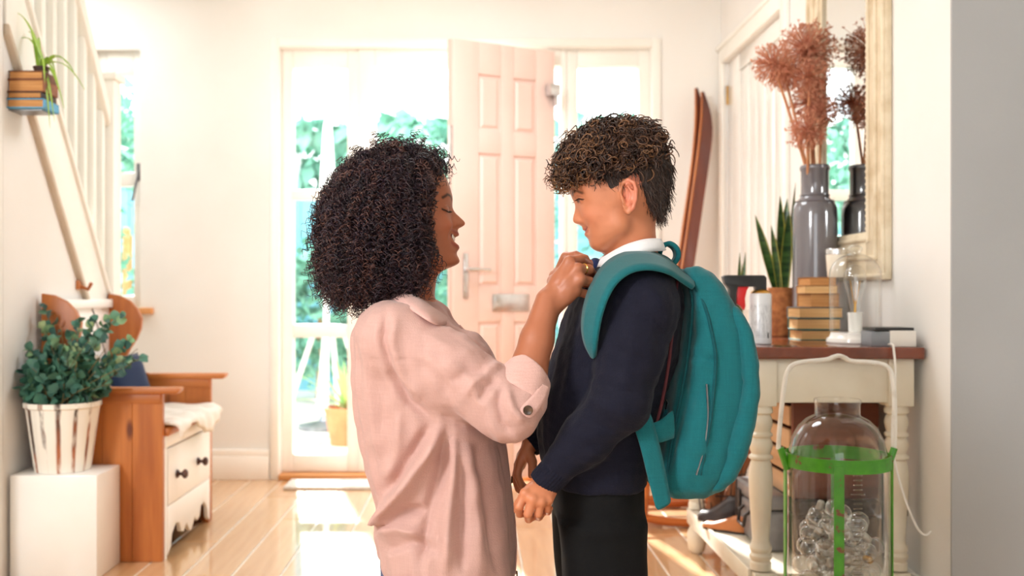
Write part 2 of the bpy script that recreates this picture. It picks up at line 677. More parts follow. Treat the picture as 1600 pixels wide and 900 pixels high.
    def skin(s, smooth=2, lam=0.5):
        d = s.d
        ins = d < 0
        i8 = ins.astype(np.int8)
        c = i8[:-1] + i8[1:]
        c = c[:, :-1] + c[:, 1:]
        c = c[:, :, :-1] + c[:, :, 1:]
        cells = np.argwhere((c > 0) & (c < 8))
        I, J, K = cells.T
        val = {}
        for a in (0, 1):
            for b in (0, 1):
                for e in (0, 1):
                    val[a, b, e] = d[I + a, J + b, K + e].astype(np.float64)
        pos = np.zeros((len(cells), 3))
        cnt = np.zeros(len(cells))
        for ax in range(3):
            for a in (0, 1):
                for b in (0, 1):
                    c0 = [a, b]
                    c0.insert(ax, 0)
                    c1 = list(c0)
                    c1[ax] = 1
                    v0, v1 = val[tuple(c0)], val[tuple(c1)]
                    cr = (v0 < 0) != (v1 < 0)
                    t = np.where(cr, v0 / np.where(cr, v0 - v1, 1), 0)
                    q = np.tile(np.array(c0, float), (len(cells), 1))
                    q[:, ax] = t
                    pos += np.where(cr[:, None], q, 0)
                    cnt += cr
        pos /= cnt[:, None]
        V = np.empty_like(pos)
        for ax, (arr, ind) in enumerate(((s.x, I), (s.y, J), (s.z, K))):
            V[:, ax] = arr[ind] + pos[:, ax] * (arr[ind + 1] - arr[ind])
        num = np.full(c.shape, -1, np.int32)
        num[I, J, K] = np.arange(len(cells))
        Q = []
        for ax in range(3):
            sl0, sl1 = [slice(None)] * 3, [slice(None)] * 3
            sl0[ax], sl1[ax] = slice(0, -1), slice(1, None)
            e = np.argwhere(ins[tuple(sl0)] != ins[tuple(sl1)])
            o1, o2 = (ax + 1) % 3, (ax + 2) % 3
            e = e[(e[:, o1] > 0) & (e[:, o2] > 0) & (e[:, o1] < d.shape[o1] - 1) & (e[:, o2] < d.shape[o2] - 1)]
            inn = ins[e[:, 0], e[:, 1], e[:, 2]]
            qs = []
            for da, db in ((-1, -1), (0, -1), (0, 0), (-1, 0)):
                f = e.copy()
                f[:, o1] += da
                f[:, o2] += db
                qs.append(num[f[:, 0], f[:, 1], f[:, 2]])
            q = np.stack(qs, 1)
            q[~inn] = q[~inn][:, ::-1]
            Q.append(q)
        Q = np.concatenate(Q)
        Q = Q[(Q >= 0).all(1)]
        for _ in range(smooth):
            V = relax(V, Q, lam)
        return V, Q


def relax(V, Q, lam=0.5):
    n = len(V)
    a = np.concatenate([Q[:, i] for i in range(4)])
    b = np.concatenate([Q[:, (i + 1) % 4] for i in range(4)])
    a, b = np.concatenate([a, b]), np.concatenate([b, a])
    w = np.bincount(a, minlength=n)
    out = np.empty_like(V)
    for i in range(3):
        out[:, i] = np.bincount(a, V[b, i], minlength=n) / np.maximum(w, 1)
    return V + lam * (out - V)


def vnormals(V, Q):
    d1, d2 = V[Q[:, 2]] - V[Q[:, 0]], V[Q[:, 3]] - V[Q[:, 1]]
    fn = np.cross(d1, d2)
    N = np.zeros_like(V)
    for i in range(4):
        for k in range(3):
            N[:, k] += np.bincount(Q[:, i], fn[:, k], minlength=len(V))
    return N / (np.linalg.norm(N, axis=1, keepdims=True) + 1e-12)


def pix(V):
    return CX + V[:, 0] / V[:, 1] * F, CY - (V[:, 2] - HC) / V[:, 1] * F


def seg_dist(px, py, poly):
    """Distance in pixels to a polyline and the place along it (0..1)."""
    best = np.full(px.shape, 1e9)
    at = np.zeros(px.shape)
    n = len(poly) - 1
    for i in range(n):
        (x0, y0), (x1, y1) = poly[i], poly[i + 1]
        L = (x1 - x0) ** 2 + (y1 - y0) ** 2 + 1e-9
        t = np.clip(((px - x0) * (x1 - x0) + (py - y0) * (y1 - y0)) / L, 0, 1)
        dd = np.hypot(px - x0 - t * (x1 - x0), py - y0 - t * (y1 - y0))
        m = dd < best
        best = np.where(m, dd, best)
        at = np.where(m, (i + t) / n, at)
    return best, at


def fold(V, N, poly, amp, sig, sel):
    """Press a soft ridge (amp > 0) or crease (amp < 0) along a line into the cloth."""
    px, py = pix(V)
    dd, at = seg_dist(px, py, poly)
    w = np.exp(-(dd / sig) ** 2) * np.clip(np.minimum(at, 1 - at) * 5 + .15, 0, 1) * sel
    return V + N * (amp * w)[:, None]


def wob(V, f, seed):
    """Smooth pseudo-random waves at V (roughly -1..1)."""
    r = np.random.default_rng(seed)
    out = 0
    for _ in range(6):
        k = r.normal(size=3) * f
        out = out + np.sin(V @ k + r.uniform(0, 6.28))
    return out / 3.0


# ------------------------------------------------------------------ the setting
YB = 5.15            # inner face of the back wall
XR = 1.28            # right wall
XL = -1.56           # wall under the stairs
ZC = 2.62            # ceiling

fl = struct('floor', MB().box((-3.2, -2.0, -0.12), (3.2, YB + 0.05, -0.0035)), M['gap'])
PW, PL = 0.165, 1.32
x = -1.972
ci = 0
plank_mesh = {}
while x < 1.6:
    y = -0.4 - (ci * 0.47) % PL
    while y < YB:
        y0, y1 = max(y, 0.9), min(y + PL, YB - 0.004)
        if y1 - y0 > 0.05:
            key = round(y1 - y0, 3)
            if key not in plank_mesh:
                o = build('plank', MB().box((0, 0, -0.0034), (PW - 0.007, y1 - y0 - 0.005, 0.0)), M['plank'], fl, bevel=0.0015, seg=1)
                plank_mesh[key] = o.data
            else:
                o = bpy.data.objects.new('plank', plank_mesh[key])
                COL.objects.link(o)
                o.parent = fl
            o.location = (x, y0, 0)
        y += PL
    x += PW
    ci += 1

# back wall with three openings (x0, x1, z0, z1)
T0, T1 = YB, YB + 0.26
mb = MB()
ZT = 2.235
W3 = (-1.97, -1.725, 0.86, 2.225)
FR = (-1.005, 0.92, 0.0, ZT)
mb.box((-3.2, T0, 0), (W3[0], T1, ZC)).box((W3[0], T0, 0), (W3[1], T1, W3[2])).box((W3[0], T0, W3[3]), (W3[1], T1, ZC))
mb.box((W3[1], T0, 0), (FR[0], T1, ZC)).box((FR[0], T0, ZT), (FR[1], T1, ZC)).box((FR[1], T0, 0), (3.2, T1, ZC))
struct('wall_back', mb, M['wall'])
struct('ceiling', MB().box((-3.2, -2.0, ZC), (3.2, T1, ZC + 0.1)), M['ceil'])
# the rest of the room behind the photographer: side walls, and a rear wall with a wide garden window
struct('wall_side_left', MB().box((-3.3, -2.0, 0), (-3.2, YB, ZC)), M['wall'])
struct('wall_side_right', MB().box((3.2, -2.0, 0), (3.3, YB, ZC)), M['wall'])
struct('wall_rear', MB().box((-3.2, -2.1, 0), (-1.2, -2.0, ZC)).box((.5, -2.1, 0), (3.2, -2.0, ZC)).box((-1.2, -2.1, 0), (.5, -2.0, .9)).box((-1.2, -2.1, 2.2), (.5, -2.0, ZC)), M['wall'])

# right wall (door of the cupboard let into it) and the pier that ends it
D0, D1, DZ = 4.10, 5.06, 2.13
mb = MB().box((XR, 2.672, 0), (XR + 0.2, D0, ZC)).box((XR, D1, 0), (XR + 0.2, YB, ZC)).box((XR, D0, DZ), (XR + 0.2, D1, ZC))
mb.box((XR + 0.14, D0, 0), (XR + 0.2, D1, DZ))
struct('wall_right', mb, M['wall_warm'])
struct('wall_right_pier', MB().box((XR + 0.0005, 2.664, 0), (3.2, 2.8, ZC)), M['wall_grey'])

# stairs side: wall under the string, the pier at its near end, the outer wall
def zs_(y):                                     # lower edge of the string
    return 1.006 + (3.945 - y) * 1.315
mb = MB().prism([(3.30, 0), (4.235, 0), (4.235, zs_(4.235) + .05), (3.30, zs_(3.30) + .05)], 'x', XL - 0.06, XL)
struct('wall_left', mb, M['wall_warm'])
struct('wall_left_pier', MB().box((-3.2, 3.16, 0), (XL + .004, 3.29, ZC)), M['wall_warm'])
struct('wall_stairwell', MB().box((-2.72, 3.29, 0), (-2.6, YB, ZC)), M['wall'])

# staircase: string, handrail, balusters, newel, treads
st = thing('staircase', 'white painted staircase with closed string, plain balusters and square newel post', 'staircase', (-1.6, 4.25, 0))
y0, y1 = 3.17 + .13, 4.235
h = 0.30
build('string', MB().prism([(y1, zs_(y1)), (y0, zs_(y0)), (y0, zs_(y0) + h), (y1, zs_(y1) + h)], 'x', XL - 0.04, XL + 0.012), M['trim'], st, bevel=.004)
build('string_capping', MB().prism([(y1, zs_(y1) + h), (y0, zs_(y0) + h), (y0, zs_(y0) + h + .03), (y1, zs_(y1) + h + .03)], 'x', XL - 0.055, XL + 0.025), M['trim'], st, bevel=.006)
build('string_beading', MB().prism([(y1, zs_(y1) - .035), (y0, zs_(y0) - .035), (y0, zs_(y0)), (y1, zs_(y1))], 'x', XL - 0.01, XL + 0.022),
      mat('beading_paint', S(206, 190, 170), S(196, 178, 156), scale=10, rough=.5), st, bevel=.005)
rail_z = lambda y: zs_(y) + h + 0.74
build('handrail', MB().prism([(y1, rail_z(y1)), (y0, rail_z(y0)), (y0, rail_z(y0) + .085), (y1, rail_z(y1) + .085)], 'x', XL - 0.05, XL + 0.02), M['trim'], st, bevel=.012)
yy = 3.40
while yy < 4.2:
    build('baluster', MB().box((XL - 0.03, yy, zs_(yy) + h), (XL, yy + .032, rail_z(yy) + .02)), M['trim'], st, bevel=.003)
    yy += 0.098
build('newel_post', MB().box((XL - 0.062, 4.236, 0), (XL + .028, 4.326, 1.87)), M['trim'], st, bevel=.004)
build('newel_cap', MB().box((XL - 0.077, 4.221, 1.87), (XL + .043, 4.341, 1.90)), M['trim'], st, bevel=.008)
for i in range(5):
    yt = 4.2 - i * 0.2
    build('tread', MB().box((-2.6, yt - .22, zs_(yt) + .0), (XL - 0.04, yt, zs_(yt) + .04)), M['trim'], st, bevel=.004)

# baseboards
def board(name, lo, hi, m=M['trim']):
    x0, y0, z0 = lo
    x1, y1, z1 = hi
    mb = MB().box((x0, y0, 0), (x1, y1, z1 * 0.78)).box((x0, y0 + .006, z1 * .78), (x1, y1, z1))
    return struct(name, mb, m, bevel=.003)
board('baseboard_back', (W3[1] - .9, YB - .022, 0), (FR[0] - .05, YB, 0.155))
board('baseboard_back_right', (FR[1] + .05, YB - .022, 0), (XR, YB, 0.155))
struct('baseboard_right', MB().box((XR - .02, 2.67, 0), (XR, D0 - .1, .15)), M['trim'], bevel=.003)

# front door frame: architrave, sidelights, head, threshold
A = 0.045
mb = MB().box((FR[0] - A, YB - .018, 0), (FR[0], YB, ZT + A)).box((FR[1], YB - .018, 0), (FR[1] + A, YB, ZT + A)).box((FR[0], YB - .018, ZT), (FR[1], YB, ZT + A))
struct('trim_1', mb, M['trim'], bevel=.004)
FY0, FY1 = YB + 0.05, YB + 0.13
OX0, OX1 = -0.515, 0.455                       # door opening

def window(name, x0, x1, z0, z1, stile, top, bottom, rails, pane_name='pane'):
    """A fixed light: frame with stiles and rails, a pane in every bay."""
    mb = MB().box((x0, FY0, z0), (x0 + stile, FY1, z1)).box((x1 - stile, FY0, z0), (x1, FY1, z1))
    mb.box((x0 + stile, FY0, z1 - top), (x1 - stile, FY1, z1)).box((x0 + stile, FY0, z0), (x1 - stile, FY1, z0 + bottom))
    zz = [z0 + bottom]
    for c, w in rails:
        mb.box((x0 + stile, FY0, c - w / 2), (x1 - stile, FY1, c + w / 2))
        zz += [c - w / 2, c + w / 2]
    zz.append(z1 - top)
    w = struct(name, mb, M['trim'], bevel=.004)
    for i in range(0, len(zz), 2):
        build(pane_name, MB().box((x0 + stile - .004, FY0 + .036, zz[i] - .004), (x1 - stile + .004, FY0 + .041, zz[i + 1] + .004)), M['pane'], w, smooth=0)
    return w
window('window_1', FR[0], OX0 - .085, 0.03, ZT, .06, .085, .09, [(1.478, .05), (.765, .068)])
window('window_2', OX1 + .03, FR[1], 0.03, ZT, .058, .085, .09, [(1.478, .05), (.765, .068)])
mb = MB().box((OX0 - .085, FY0 - .01, 0.03), (OX0, FY1, ZT)).box((OX1, FY0 - .01, 0.03), (OX1 + .03, FY1, ZT)).box((OX0, FY0 - .01, ZT - .085), (OX1, FY1, ZT))
struct('trim_2', mb, M['trim'], bevel=.004)
struct('trim_3', MB().box((FR[0], YB - .035, 0.0), (FR[1], FY1 + .02, 0.028)), M['sill_oak'], bevel=.006)
w3 = window('window_3', W3[0], W3[1], W3[2] + .03, W3[3], .05, .12, .06, [(1.56, .07)])
hd = build('window_catch', MB().tube([(W3[1] - .022, FY0 - .012, 1.60), (W3[1] - .022, FY0 - .03, 1.57), (W3[1] - .03, FY0 - .035, 1.52), (W3[1] - .05, FY0 - .03, 1.44)], .007).box((W3[1] - .033, FY0 - .012, 1.55), (W3[1] - .011, FY0, 1.64)), M['steel'], w3)
struct('trim_4', MB().box((W3[0] - .04, YB - .045, W3[2] - .005), (W3[1] + .07, YB + .05, W3[2] + .028)), M['sill_oak'], bevel=.006)

# front door, standing open into the hall: hinge on the right
DH = np.array([0.418, YB - 0.03])
DF = np.array([-0.098, 4.845])
dvec = DF - DH
DW = float(np.linalg.norm(dvec))
ux = dvec / DW                                 # hinge -> free edge
nrm = np.array([ux[1], -ux[0]])
if nrm[1] > 0:
    nrm = -nrm                                 # faces the room
def dp(s, z, out=0.0):
    q = DH + ux * s + nrm * out
    return (q[0], q[1], z)
def dbox(s0, s1, z0, z1, o0, o1):
    v = [dp(s0, z0, o0), dp(s1, z0, o0), dp(s1, z0, o1), dp(s0, z0, o1), dp(s0, z1, o0), dp(s1, z1, o0), dp(s1, z1, o1), dp(s0, z1, o1)]
    return MB().add(v, [(0, 1, 2, 3), (4, 7, 6, 5), (0, 4, 5, 1), (1, 5, 6, 2), (2, 6, 7, 3), (3, 7, 4, 0)])
def s_at(px):                                  # sight line through px meets the door leaf
    k = (px - CX) / F
    return float((k * DH[1] - DH[0]) / (ux[0] - k * ux[1]))
DZ0, DZ1 = 0.03, 2.205
door = build('door_1', dbox(0, DW, DZ0, DZ1, -.044, -.012), M['pink_door'], None, base=(DH[0], DH[1], 0), bevel=.002)
door['kind'] = 'structure'
door['label'] = 'pale pink six panel front door standing open'
sa0, sa1 = s_at(748), s_at(783)
sb0, sb1 = s_at(803), s_at(838)
zrow = [(1.77, 2.045), (0.995, 1.655), (0.20, 0.82)]
# framing proud of the leaf: stiles and rails
mb = MB()
for a, b in ((0, sb1), (sb0, sa1), (sa0, DW)):
    mb.add(*(lambda q: (q.v, q.f))(dbox(a, b, DZ0, DZ1, -.012, 0)))
build('door_stiles', mb, M['pink_door'], door, bevel=.003)
mb = MB()
zl = [DZ0, zrow[2][0], zrow[2][1], zrow[1][0], zrow[1][1], zrow[0][0], zrow[0][1], DZ1]
for a, b in ((sb1, sb0), (sa1, sa0)):
    for i in range(0, 8, 2):
        q = dbox(a, b, zl[i], zl[i + 1], -.012, 0)
        mb.add(q.v, q.f)
build('door_rails', mb, M['pink_door'], door, bevel=.003)
for a, b in ((sb1, sb0), (sa1, sa0)):
    for z0, z1 in zrow:
        m_, t_ = .012, .026
        fld = MB()
        o = [dp(a + m_, z0 + m_, -.012), dp(b - m_, z0 + m_, -.012), dp(b - m_, z1 - m_, -.012), dp(a + m_, z1 - m_, -.012)]
        i_ = [dp(a + t_, z0 + t_, -.001), dp(b - t_, z0 + t_, -.001), dp(b - t_, z1 - t_, -.001), dp(a + t_, z1 - t_, -.001)]
        fld.add(o + i_, [(4, 5, 6, 7)] + [(k, (k + 1) % 4, 4 + (k + 1) % 4, 4 + k) for k in range(4)])
        build('door_panel', fld, M['pink_door'], door, smooth=0)
sl = s_at(727)
hb = build('handle_plate', dbox(sl - .014, sl + .014, .935, 1.158, 0, .008), M['chrome'], door, bevel=.004)
build('door_handle', MB().tube([dp(sl, 1.078, .008), dp(sl, 1.078, .05), dp(sl - .02, 1.078, .055), dp(sl - .115, 1.076, .052)], .0095, n=10), M['chrome'], door)
lb0, lb1 = s_at(826), s_at(769)
q = dbox(lb0, lb1, .872, .958, 0, .008)
lp = build('letter_plate', q, M['chrome'], door, bevel=.004)
build('letter_flap', dbox(lb0 + .012, lb1 - .012, .885, .945, .008, .013), M['chrome'], door, bevel=.003)
for z in (1.93,):
    cl = build('door_closer', dbox(s_at(868), s_at(852), z + .04, z + .10, .0, .05), M['chrome'], door, bevel=.006)
    build('closer_arm', dbox(s_at(866), s_at(861), z - .01, z + .045, .012, .04), M['chrome'], door, bevel=.004)
build('weather_strip', dbox(DW, DW + .012, DZ0, DZ1, -.04, -.02), mat('door_edge_paint', S(225, 196, 186), rough=.5), door)
for z in (0.6, 1.62):
    build('edge_latch', dbox(DW + .0, DW + .014, z, z + .16, -.03, -.012), M['chrome'], door)

# cupboard door in the right wall: boarded, gloss white
cd = struct('door_2', MB().box((XR + .035, D0 + .002, 0.01), (XR + .06, D1 - .002, DZ - .002)), M['gloss_white'], label='white boarded cupboard door')
mb = MB().box((XR + .012, D0 + .002, .01), (XR + .035, D0 + .07, DZ - .002)).box((XR + .012, D1 - .22, .01), (XR + .035, D1 - .002, DZ - .002))
mb.box((XR + .012, D0 + .07, DZ - .085), (XR + .035, D1 - .22, DZ - .002)).box((XR + .012, D0 + .07, .01), (XR + .035, D1 - .22, .16))
build('door_stiles', mb, M['gloss_white'], cd, bevel=.003)
nb = 5
w = (D1 - .22 - D0 - .07) / nb
for i in range(nb):
    a = D0 + .07 + i * w
    build('board', MB().box((XR + .020 + .003 * (i % 2), a + .004, .16), (XR + .036, a + w - .004, DZ - .085)), M['gloss_white'], cd, bevel=.006, seg=3)
for z in (1.92, .35):
    build('hinge', MB().box((XR + .004, D1 - .012, z), (XR + .014, D1 + .012, z + .095)), M['brass'], cd, bevel=.002)
mb = MB().box((XR - .02, D0 - .075, 0), (XR, D0, DZ + .075)).box((XR - .02, D1, 0), (XR, D1 + .07, DZ + .075)).box((XR - .024, D0, DZ), (XR, D1, DZ + .075))
struct('trim_5', mb, M['trim'], bevel=.005)
struct('trim_6', MB().box((XR - .03, D0 - .085, DZ + .075), (XR, D1 + .08, DZ + .10)), M['trim'], bevel=.006)

# ------------------------------------------------------------------ garden outside
M['patio'] = mat('pale_paving', S(214, 208, 198), S(196, 190, 180), scale=3, bump=.1, rough=.8)
M['teal_fence'] = mat('teal_fence_paint', S(128, 190, 204), S(110, 176, 194), scale=6, stretch=(1, 1, .1), rough=.7)
M['lawn'] = mat('lawn_green', S(128, 160, 96), S(108, 142, 80), scale=5, rough=.9)
M['bush'] = mat('bush_leaf', S(132, 186, 160), S(96, 156, 136), scale=3, rough=.6)
M['bush2'] = mat('bush_leaf_bluish', S(150, 198, 186), S(112, 172, 166), scale=3, rough=.6)
g = struct('ground', MB().box((-14, YB + .27, -.22), (14, 26, -.04)), M['patio'])
for i in range(6):
    for j in range(3):
        build('paving_slab', MB().box((-2.6 + i * .8, 5.5 + j * .8, -.04), (-1.81 + i * .8, 6.29 + j * .8, -.02)), M['patio'], g, bevel=.006, seg=1)
fe = thing('garden_fence', 'teal painted board fence at the end of the garden', 'fence', (-2, 10.4, -.04))
for i in range(44):
    xx = -6.2 + i * .2
    build('fence_board', MB().box((xx, 10.4 + .012 * (i % 2), -.04), (xx + .192, 10.425 + .012 * (i % 2), 2.05)), M['teal_fence'], fe)
build('fence_rail', MB().box((-6.2, 10.44, 1.7), (2.6, 10.5, 1.8)), M['teal_fence'], fe)


def leaf_cloud(name, cx, cy, z0, z1, rx, ry, n, size, m, parent=None, label=None, cat=None, kind=None, boxy=False, group=None):
    u = RNG.uniform(-1, 1, (n, 3))
    if not boxy:
        r = np.linalg.norm(u, axis=1)
        u = u / r[:, None] * np.clip(RNG.uniform(.55, 1.02, n), 0, 1.05)[:, None]
    c = np.stack([cx + u[:, 0] * rx, cy + u[:, 1] * ry, (z0 + z1) / 2 + u[:, 2] * (z1 - z0) / 2], 1)
    a = RNG.normal(size=(n, 3))
    a /= np.linalg.norm(a, axis=1, keepdims=True)
    b = np.cross(a, RNG.normal(size=(n, 3)))
    b /= np.linalg.norm(b, axis=1, keepdims=True)
    s = size * RNG.uniform(.6, 1.3, n)[:, None]
    V = np.stack([c - a * s, c + b * s * .5, c + a * s, c - b * s * .5], 1).reshape(-1, 3)
    Q = np.arange(n * 4).reshape(n, 4)
    o = arrays_mesh(name, V, Q, m, parent, base=(cx, cy, z0), smooth=False)
    return tag(o, label, cat, group, kind)

hg = leaf_cloud('hedge', .6, 11.6, 0, 2.98, 6.4, .5, 12000, .15, M['bush'], label='tall clipped green hedge behind the garden fence', cat='hedge', boxy=True)
for k, (px, Yb, top, r, lab) in enumerate(((640, 9.0, 2.55, .5, 'rounded green shrub outside the open front door'), (740, 10.0, 1.5, .42, 'low green shrub outside by the fence, behind the open pink door'),
                                           (196, 8.0, 3.0, .55, 'tall bluish green shrub outside the narrow window by the stairs'), (905, 8.8, 2.4, .55, 'bluish green shrub outside the right side window'), (500, 9.4, 1.5, .5, 'low shrub against the fence outside the left side window'))):
    xx = (px - CX) / F * Yb
    s_ = thing('shrub', lab, 'shrub', (xx, Yb, -.04))
    build('trunk', MB().tube([(xx, Yb, -.04), (xx + .02, Yb, top * .5)], .04), M['sill_oak'], s_)
    leaf_cloud('foliage', xx, Yb, .1, top, r, r, 1300, .07, M['bush2'] if k % 2 else M['bush'], s_)

# potted yucca and a white garden table outside the left light
M['yucca'] = mat('yucca_leaf', S(172, 196, 118), S(140, 176, 98), scale=8, rough=.5)
M['terracotta'] = mat('terracotta', S(204, 130, 86), S(186, 112, 72), scale=12, rough=.8)
yp = P(543, 640, 6.5)
yu = thing('potted_yucca', 'spiky yellow green yucca in a terracotta pot outside the left side window', 'potted plant', (yp[0], yp[1], -.02))
build('pot', MB().lathe([(.11, -.02), (.15, .20), (.155, .20), (.155, .225), (.135, .225), (.12, .10)], (yp[0], yp[1], 0), n=20), M['terracotta'], yu)
for i in range(26):
    a = i * 2.4
    el = .35 + 1.1 * (i % 9) / 9
    L = RNG.uniform(.34, .52)
    d = Vector((math.cos(a) * math.cos(el), math.sin(a) * math.cos(el), math.sin(el)))
    sd = Vector((-math.sin(a), math.cos(a), 0))
    rows = []
    for t in np.linspace(0, 1, 5):
        c = Vector((yp[0], yp[1], .21)) + d * L * t + Vector((0, 0, -.10 * t * t * (1.4 - el)))
        w_ = .018 * (1 - t ** 2 * .95)
        rows.append([c - sd * w_, c + Vector((0, 0, -.004)), c + sd * w_])
    build('leaf', MB().grid(rows), M['yucca'], yu)
tb = thing('garden_table', 'white garden table outside beyond the left side window', 'table', (-1.15, 7.9, -.04))
build('table_top', MB().lathe([(.02, .70), (.42, .70), (.43, .715), (.42, .73), (.02, .73)], (-1.15, 7.9, -.04), n=28), M['trim'], tb)
for a in (0.4, 1.97, 3.54, 5.1):
    build('leg', MB().tube([(-1.15 + .12 * math.cos(a), 7.9 + .12 * math.sin(a), .66), (-1.15 + .36 * math.cos(a), 7.9 + .36 * math.sin(a), -.04)], .02), M['trim'], tb)
pz = thing('parasol', 'closed white garden parasol standing outside the left side window', 'parasol', (-1.08, 7.25, -.04))
build('pole', MB().tube([(-1.08, 7.25, -.02), (-1.06, 7.25, 2.3)], .022), M['trim'], pz)
build('folded_canopy', MB().lathe([(.02, 0), (.07, .05), (.06, .5), (.03, .95), (.01, 1.0)], (-1.063, 7.25, 1.25), n=12), M['trim'], pz)
build('base', MB().lathe([(.2, 0), (.2, .05), (.05, .08), (.03, .12)], (-1.08, 7.25, -.04), n=18), M['steel'], pz)
dm = build('doormat', MB().box((-.93, 4.86, 0.001), (-.28, 5.08, 0.016)), mat('pale_mat', S(226, 222, 214), S(206, 200, 190), scale=60, rough=.9, bump=.3), None, base=(-.6, 4.97, 0), bevel=.004)
tag(dm, 'pale doormat on the floor in front of the left side window', 'doormat')


# ------------------------------------------------------------------ left side: cube, pot plant, settle, wall books
cube = build('plinth', MB().box((-1.548, 3.32, 0), (-1.257, 3.54, .35)), mat('white_laminate', S(244, 242, 237), S(238, 235, 229), scale=3, rough=.25), None, base=(-1.4, 3.43, 0), bevel=.004)
tag(cube, 'plain white cube plinth standing beside the wooden settle', 'plinth')

PX, PY, PZ = -1.416, 3.43, 0.351
M['pot_paint'] = None
t = NT('distressed_white_pot')
v = t.coords()
sx = t.n('ShaderNodeSeparateXYZ')
t.l(v, sx.inputs[0])
at = t.n('ShaderNodeMath', operation='ARCTAN2')
t.l(sx.outputs[1], at.inputs[0])
t.l(sx.outputs[0], at.inputs[1])
mu = t.n('ShaderNodeMath', operation='MULTIPLY')
mu.inputs[1].default_value = 13 / (2 * PI)
t.l(at.outputs[0], mu.inputs[0])
nz = t.n('ShaderNodeTexNoise', Scale=9.0, Detail=4.0)
mp = t.coords((1, 1, .35))
t.l(mp, nz.inputs['Vector'])
ad = t.n('ShaderNodeMath', operation='MULTIPLY_ADD')
t.l(nz.outputs[0], ad.inputs[0])
ad.inputs[1].default_value = .35
t.l(mu.outputs[0], ad.inputs[2])
fr = t.n('ShaderNodeMath', operation='FRACT')
t.l(ad.outputs[0], fr.inputs[0])
st1 = t.ramp(fr.outputs[0], [(.30, (0, 0, 0, 1)), (.42, (1, 1, 1, 1)), (.58, (1, 1, 1, 1)), (.70, (0, 0, 0, 1))])
nz2 = t.n('ShaderNodeTexNoise', Scale=24.0, Detail=5.0)
t.l(t.coords((1, 1, .3)), nz2.inputs['Vector'])
gt = t.ramp(nz2.outputs[0], [(.42, (0, 0, 0, 1)), (.54, (1, 1, 1, 1))])
ml = t.n('ShaderNodeMath', operation='MULTIPLY')
t.l(st1, ml.inputs[0])
t.l(gt, ml.inputs[1])
nz3 = t.n('ShaderNodeTexNoise', Scale=7.0)
t.l(t.coords(), nz3.inputs['Vector'])
dk = t.ramp(nz3.outputs[0], [(.4, S(70, 54, 44)), (.6, S(168, 96, 58))])
mx = t.n('ShaderNodeMixRGB')
t.l(ml.outputs[0], mx.inputs[0])
mx.inputs[1].default_value = S(236, 231, 220)
t.l(dk, mx.inputs[2])
t.l(mx.outputs[0], t.b.inputs['Base Color'])
setb(t.b, rough=.55)
M['pot_paint'] = t.m

ep = thing('eucalyptus_plant', 'bushy eucalyptus plant in a distressed white pot on the white cube plinth', 'potted plant', (PX, PY, PZ))
n = 40
prof = [(.0, 0), (.090, 0), (.094, .02), (.120, .215), (.127, .22), (.127, .236), (.117, .236), (.108, .205), (.0, .20)]
vs_, fs = [], []
for r, hh in prof:
    for i in range(n):
        a = 2 * PI * i / n
        rr = r * (1 + (.018 * math.cos(13 * a) if .05 < r < .1205 and hh < .217 else 0))
        vs_.append((PX + rr * math.cos(a), PY + rr * math.sin(a), PZ + hh))
for j in range(len(prof) - 1):
    for i in range(n):
        fs.append((j * n + i, j * n + (i + 1) % n, (j + 1) * n + (i + 1) % n, (j + 1) * n + i))
build('pot', MB().add(vs_, fs), M['pot_paint'], ep)

euc = [mat('eucalyptus_%d' % i, a, b, scale=9, rough=.55, sheen=.15) for i, (a, b) in enumerate(
    ((S(62, 112, 92), S(44, 88, 72)), (S(86, 134, 104), S(64, 108, 84)), (S(122, 156, 112), S(96, 132, 92)), (S(40, 84, 74), S(28, 64, 58)), (S(150, 168, 120), S(128, 146, 98))))]
M['stem'] = mat('stem_brown', S(120, 104, 62), S(96, 80, 48), scale=20, rough=.6)
def coin_leaf(name, m, L=.034, W=.032):
    rows = []
    for tt in np.linspace(0, 1, 6):
        w_ = W / 2 * math.sin(PI * (tt * .93 + .05)) ** .75
        z_ = .006 * math.sin(tt * PI)
        rows.append([(-w_, tt * L, z_ + .003), (0, tt * L, z_), (w_, tt * L, z_ + .003)])
    mb = MB().grid(rows)
    me = bpy.data.meshes.new(name)
    me.from_pydata(mb.v, [], mb.f)
    me.polygons.foreach_set('use_smooth', [True] * len(me.polygons))
    me.materials.append(m)
    return me
leaf_me = [coin_leaf('eucalyptus_leaf', m) for m in euc]
stems = MB()
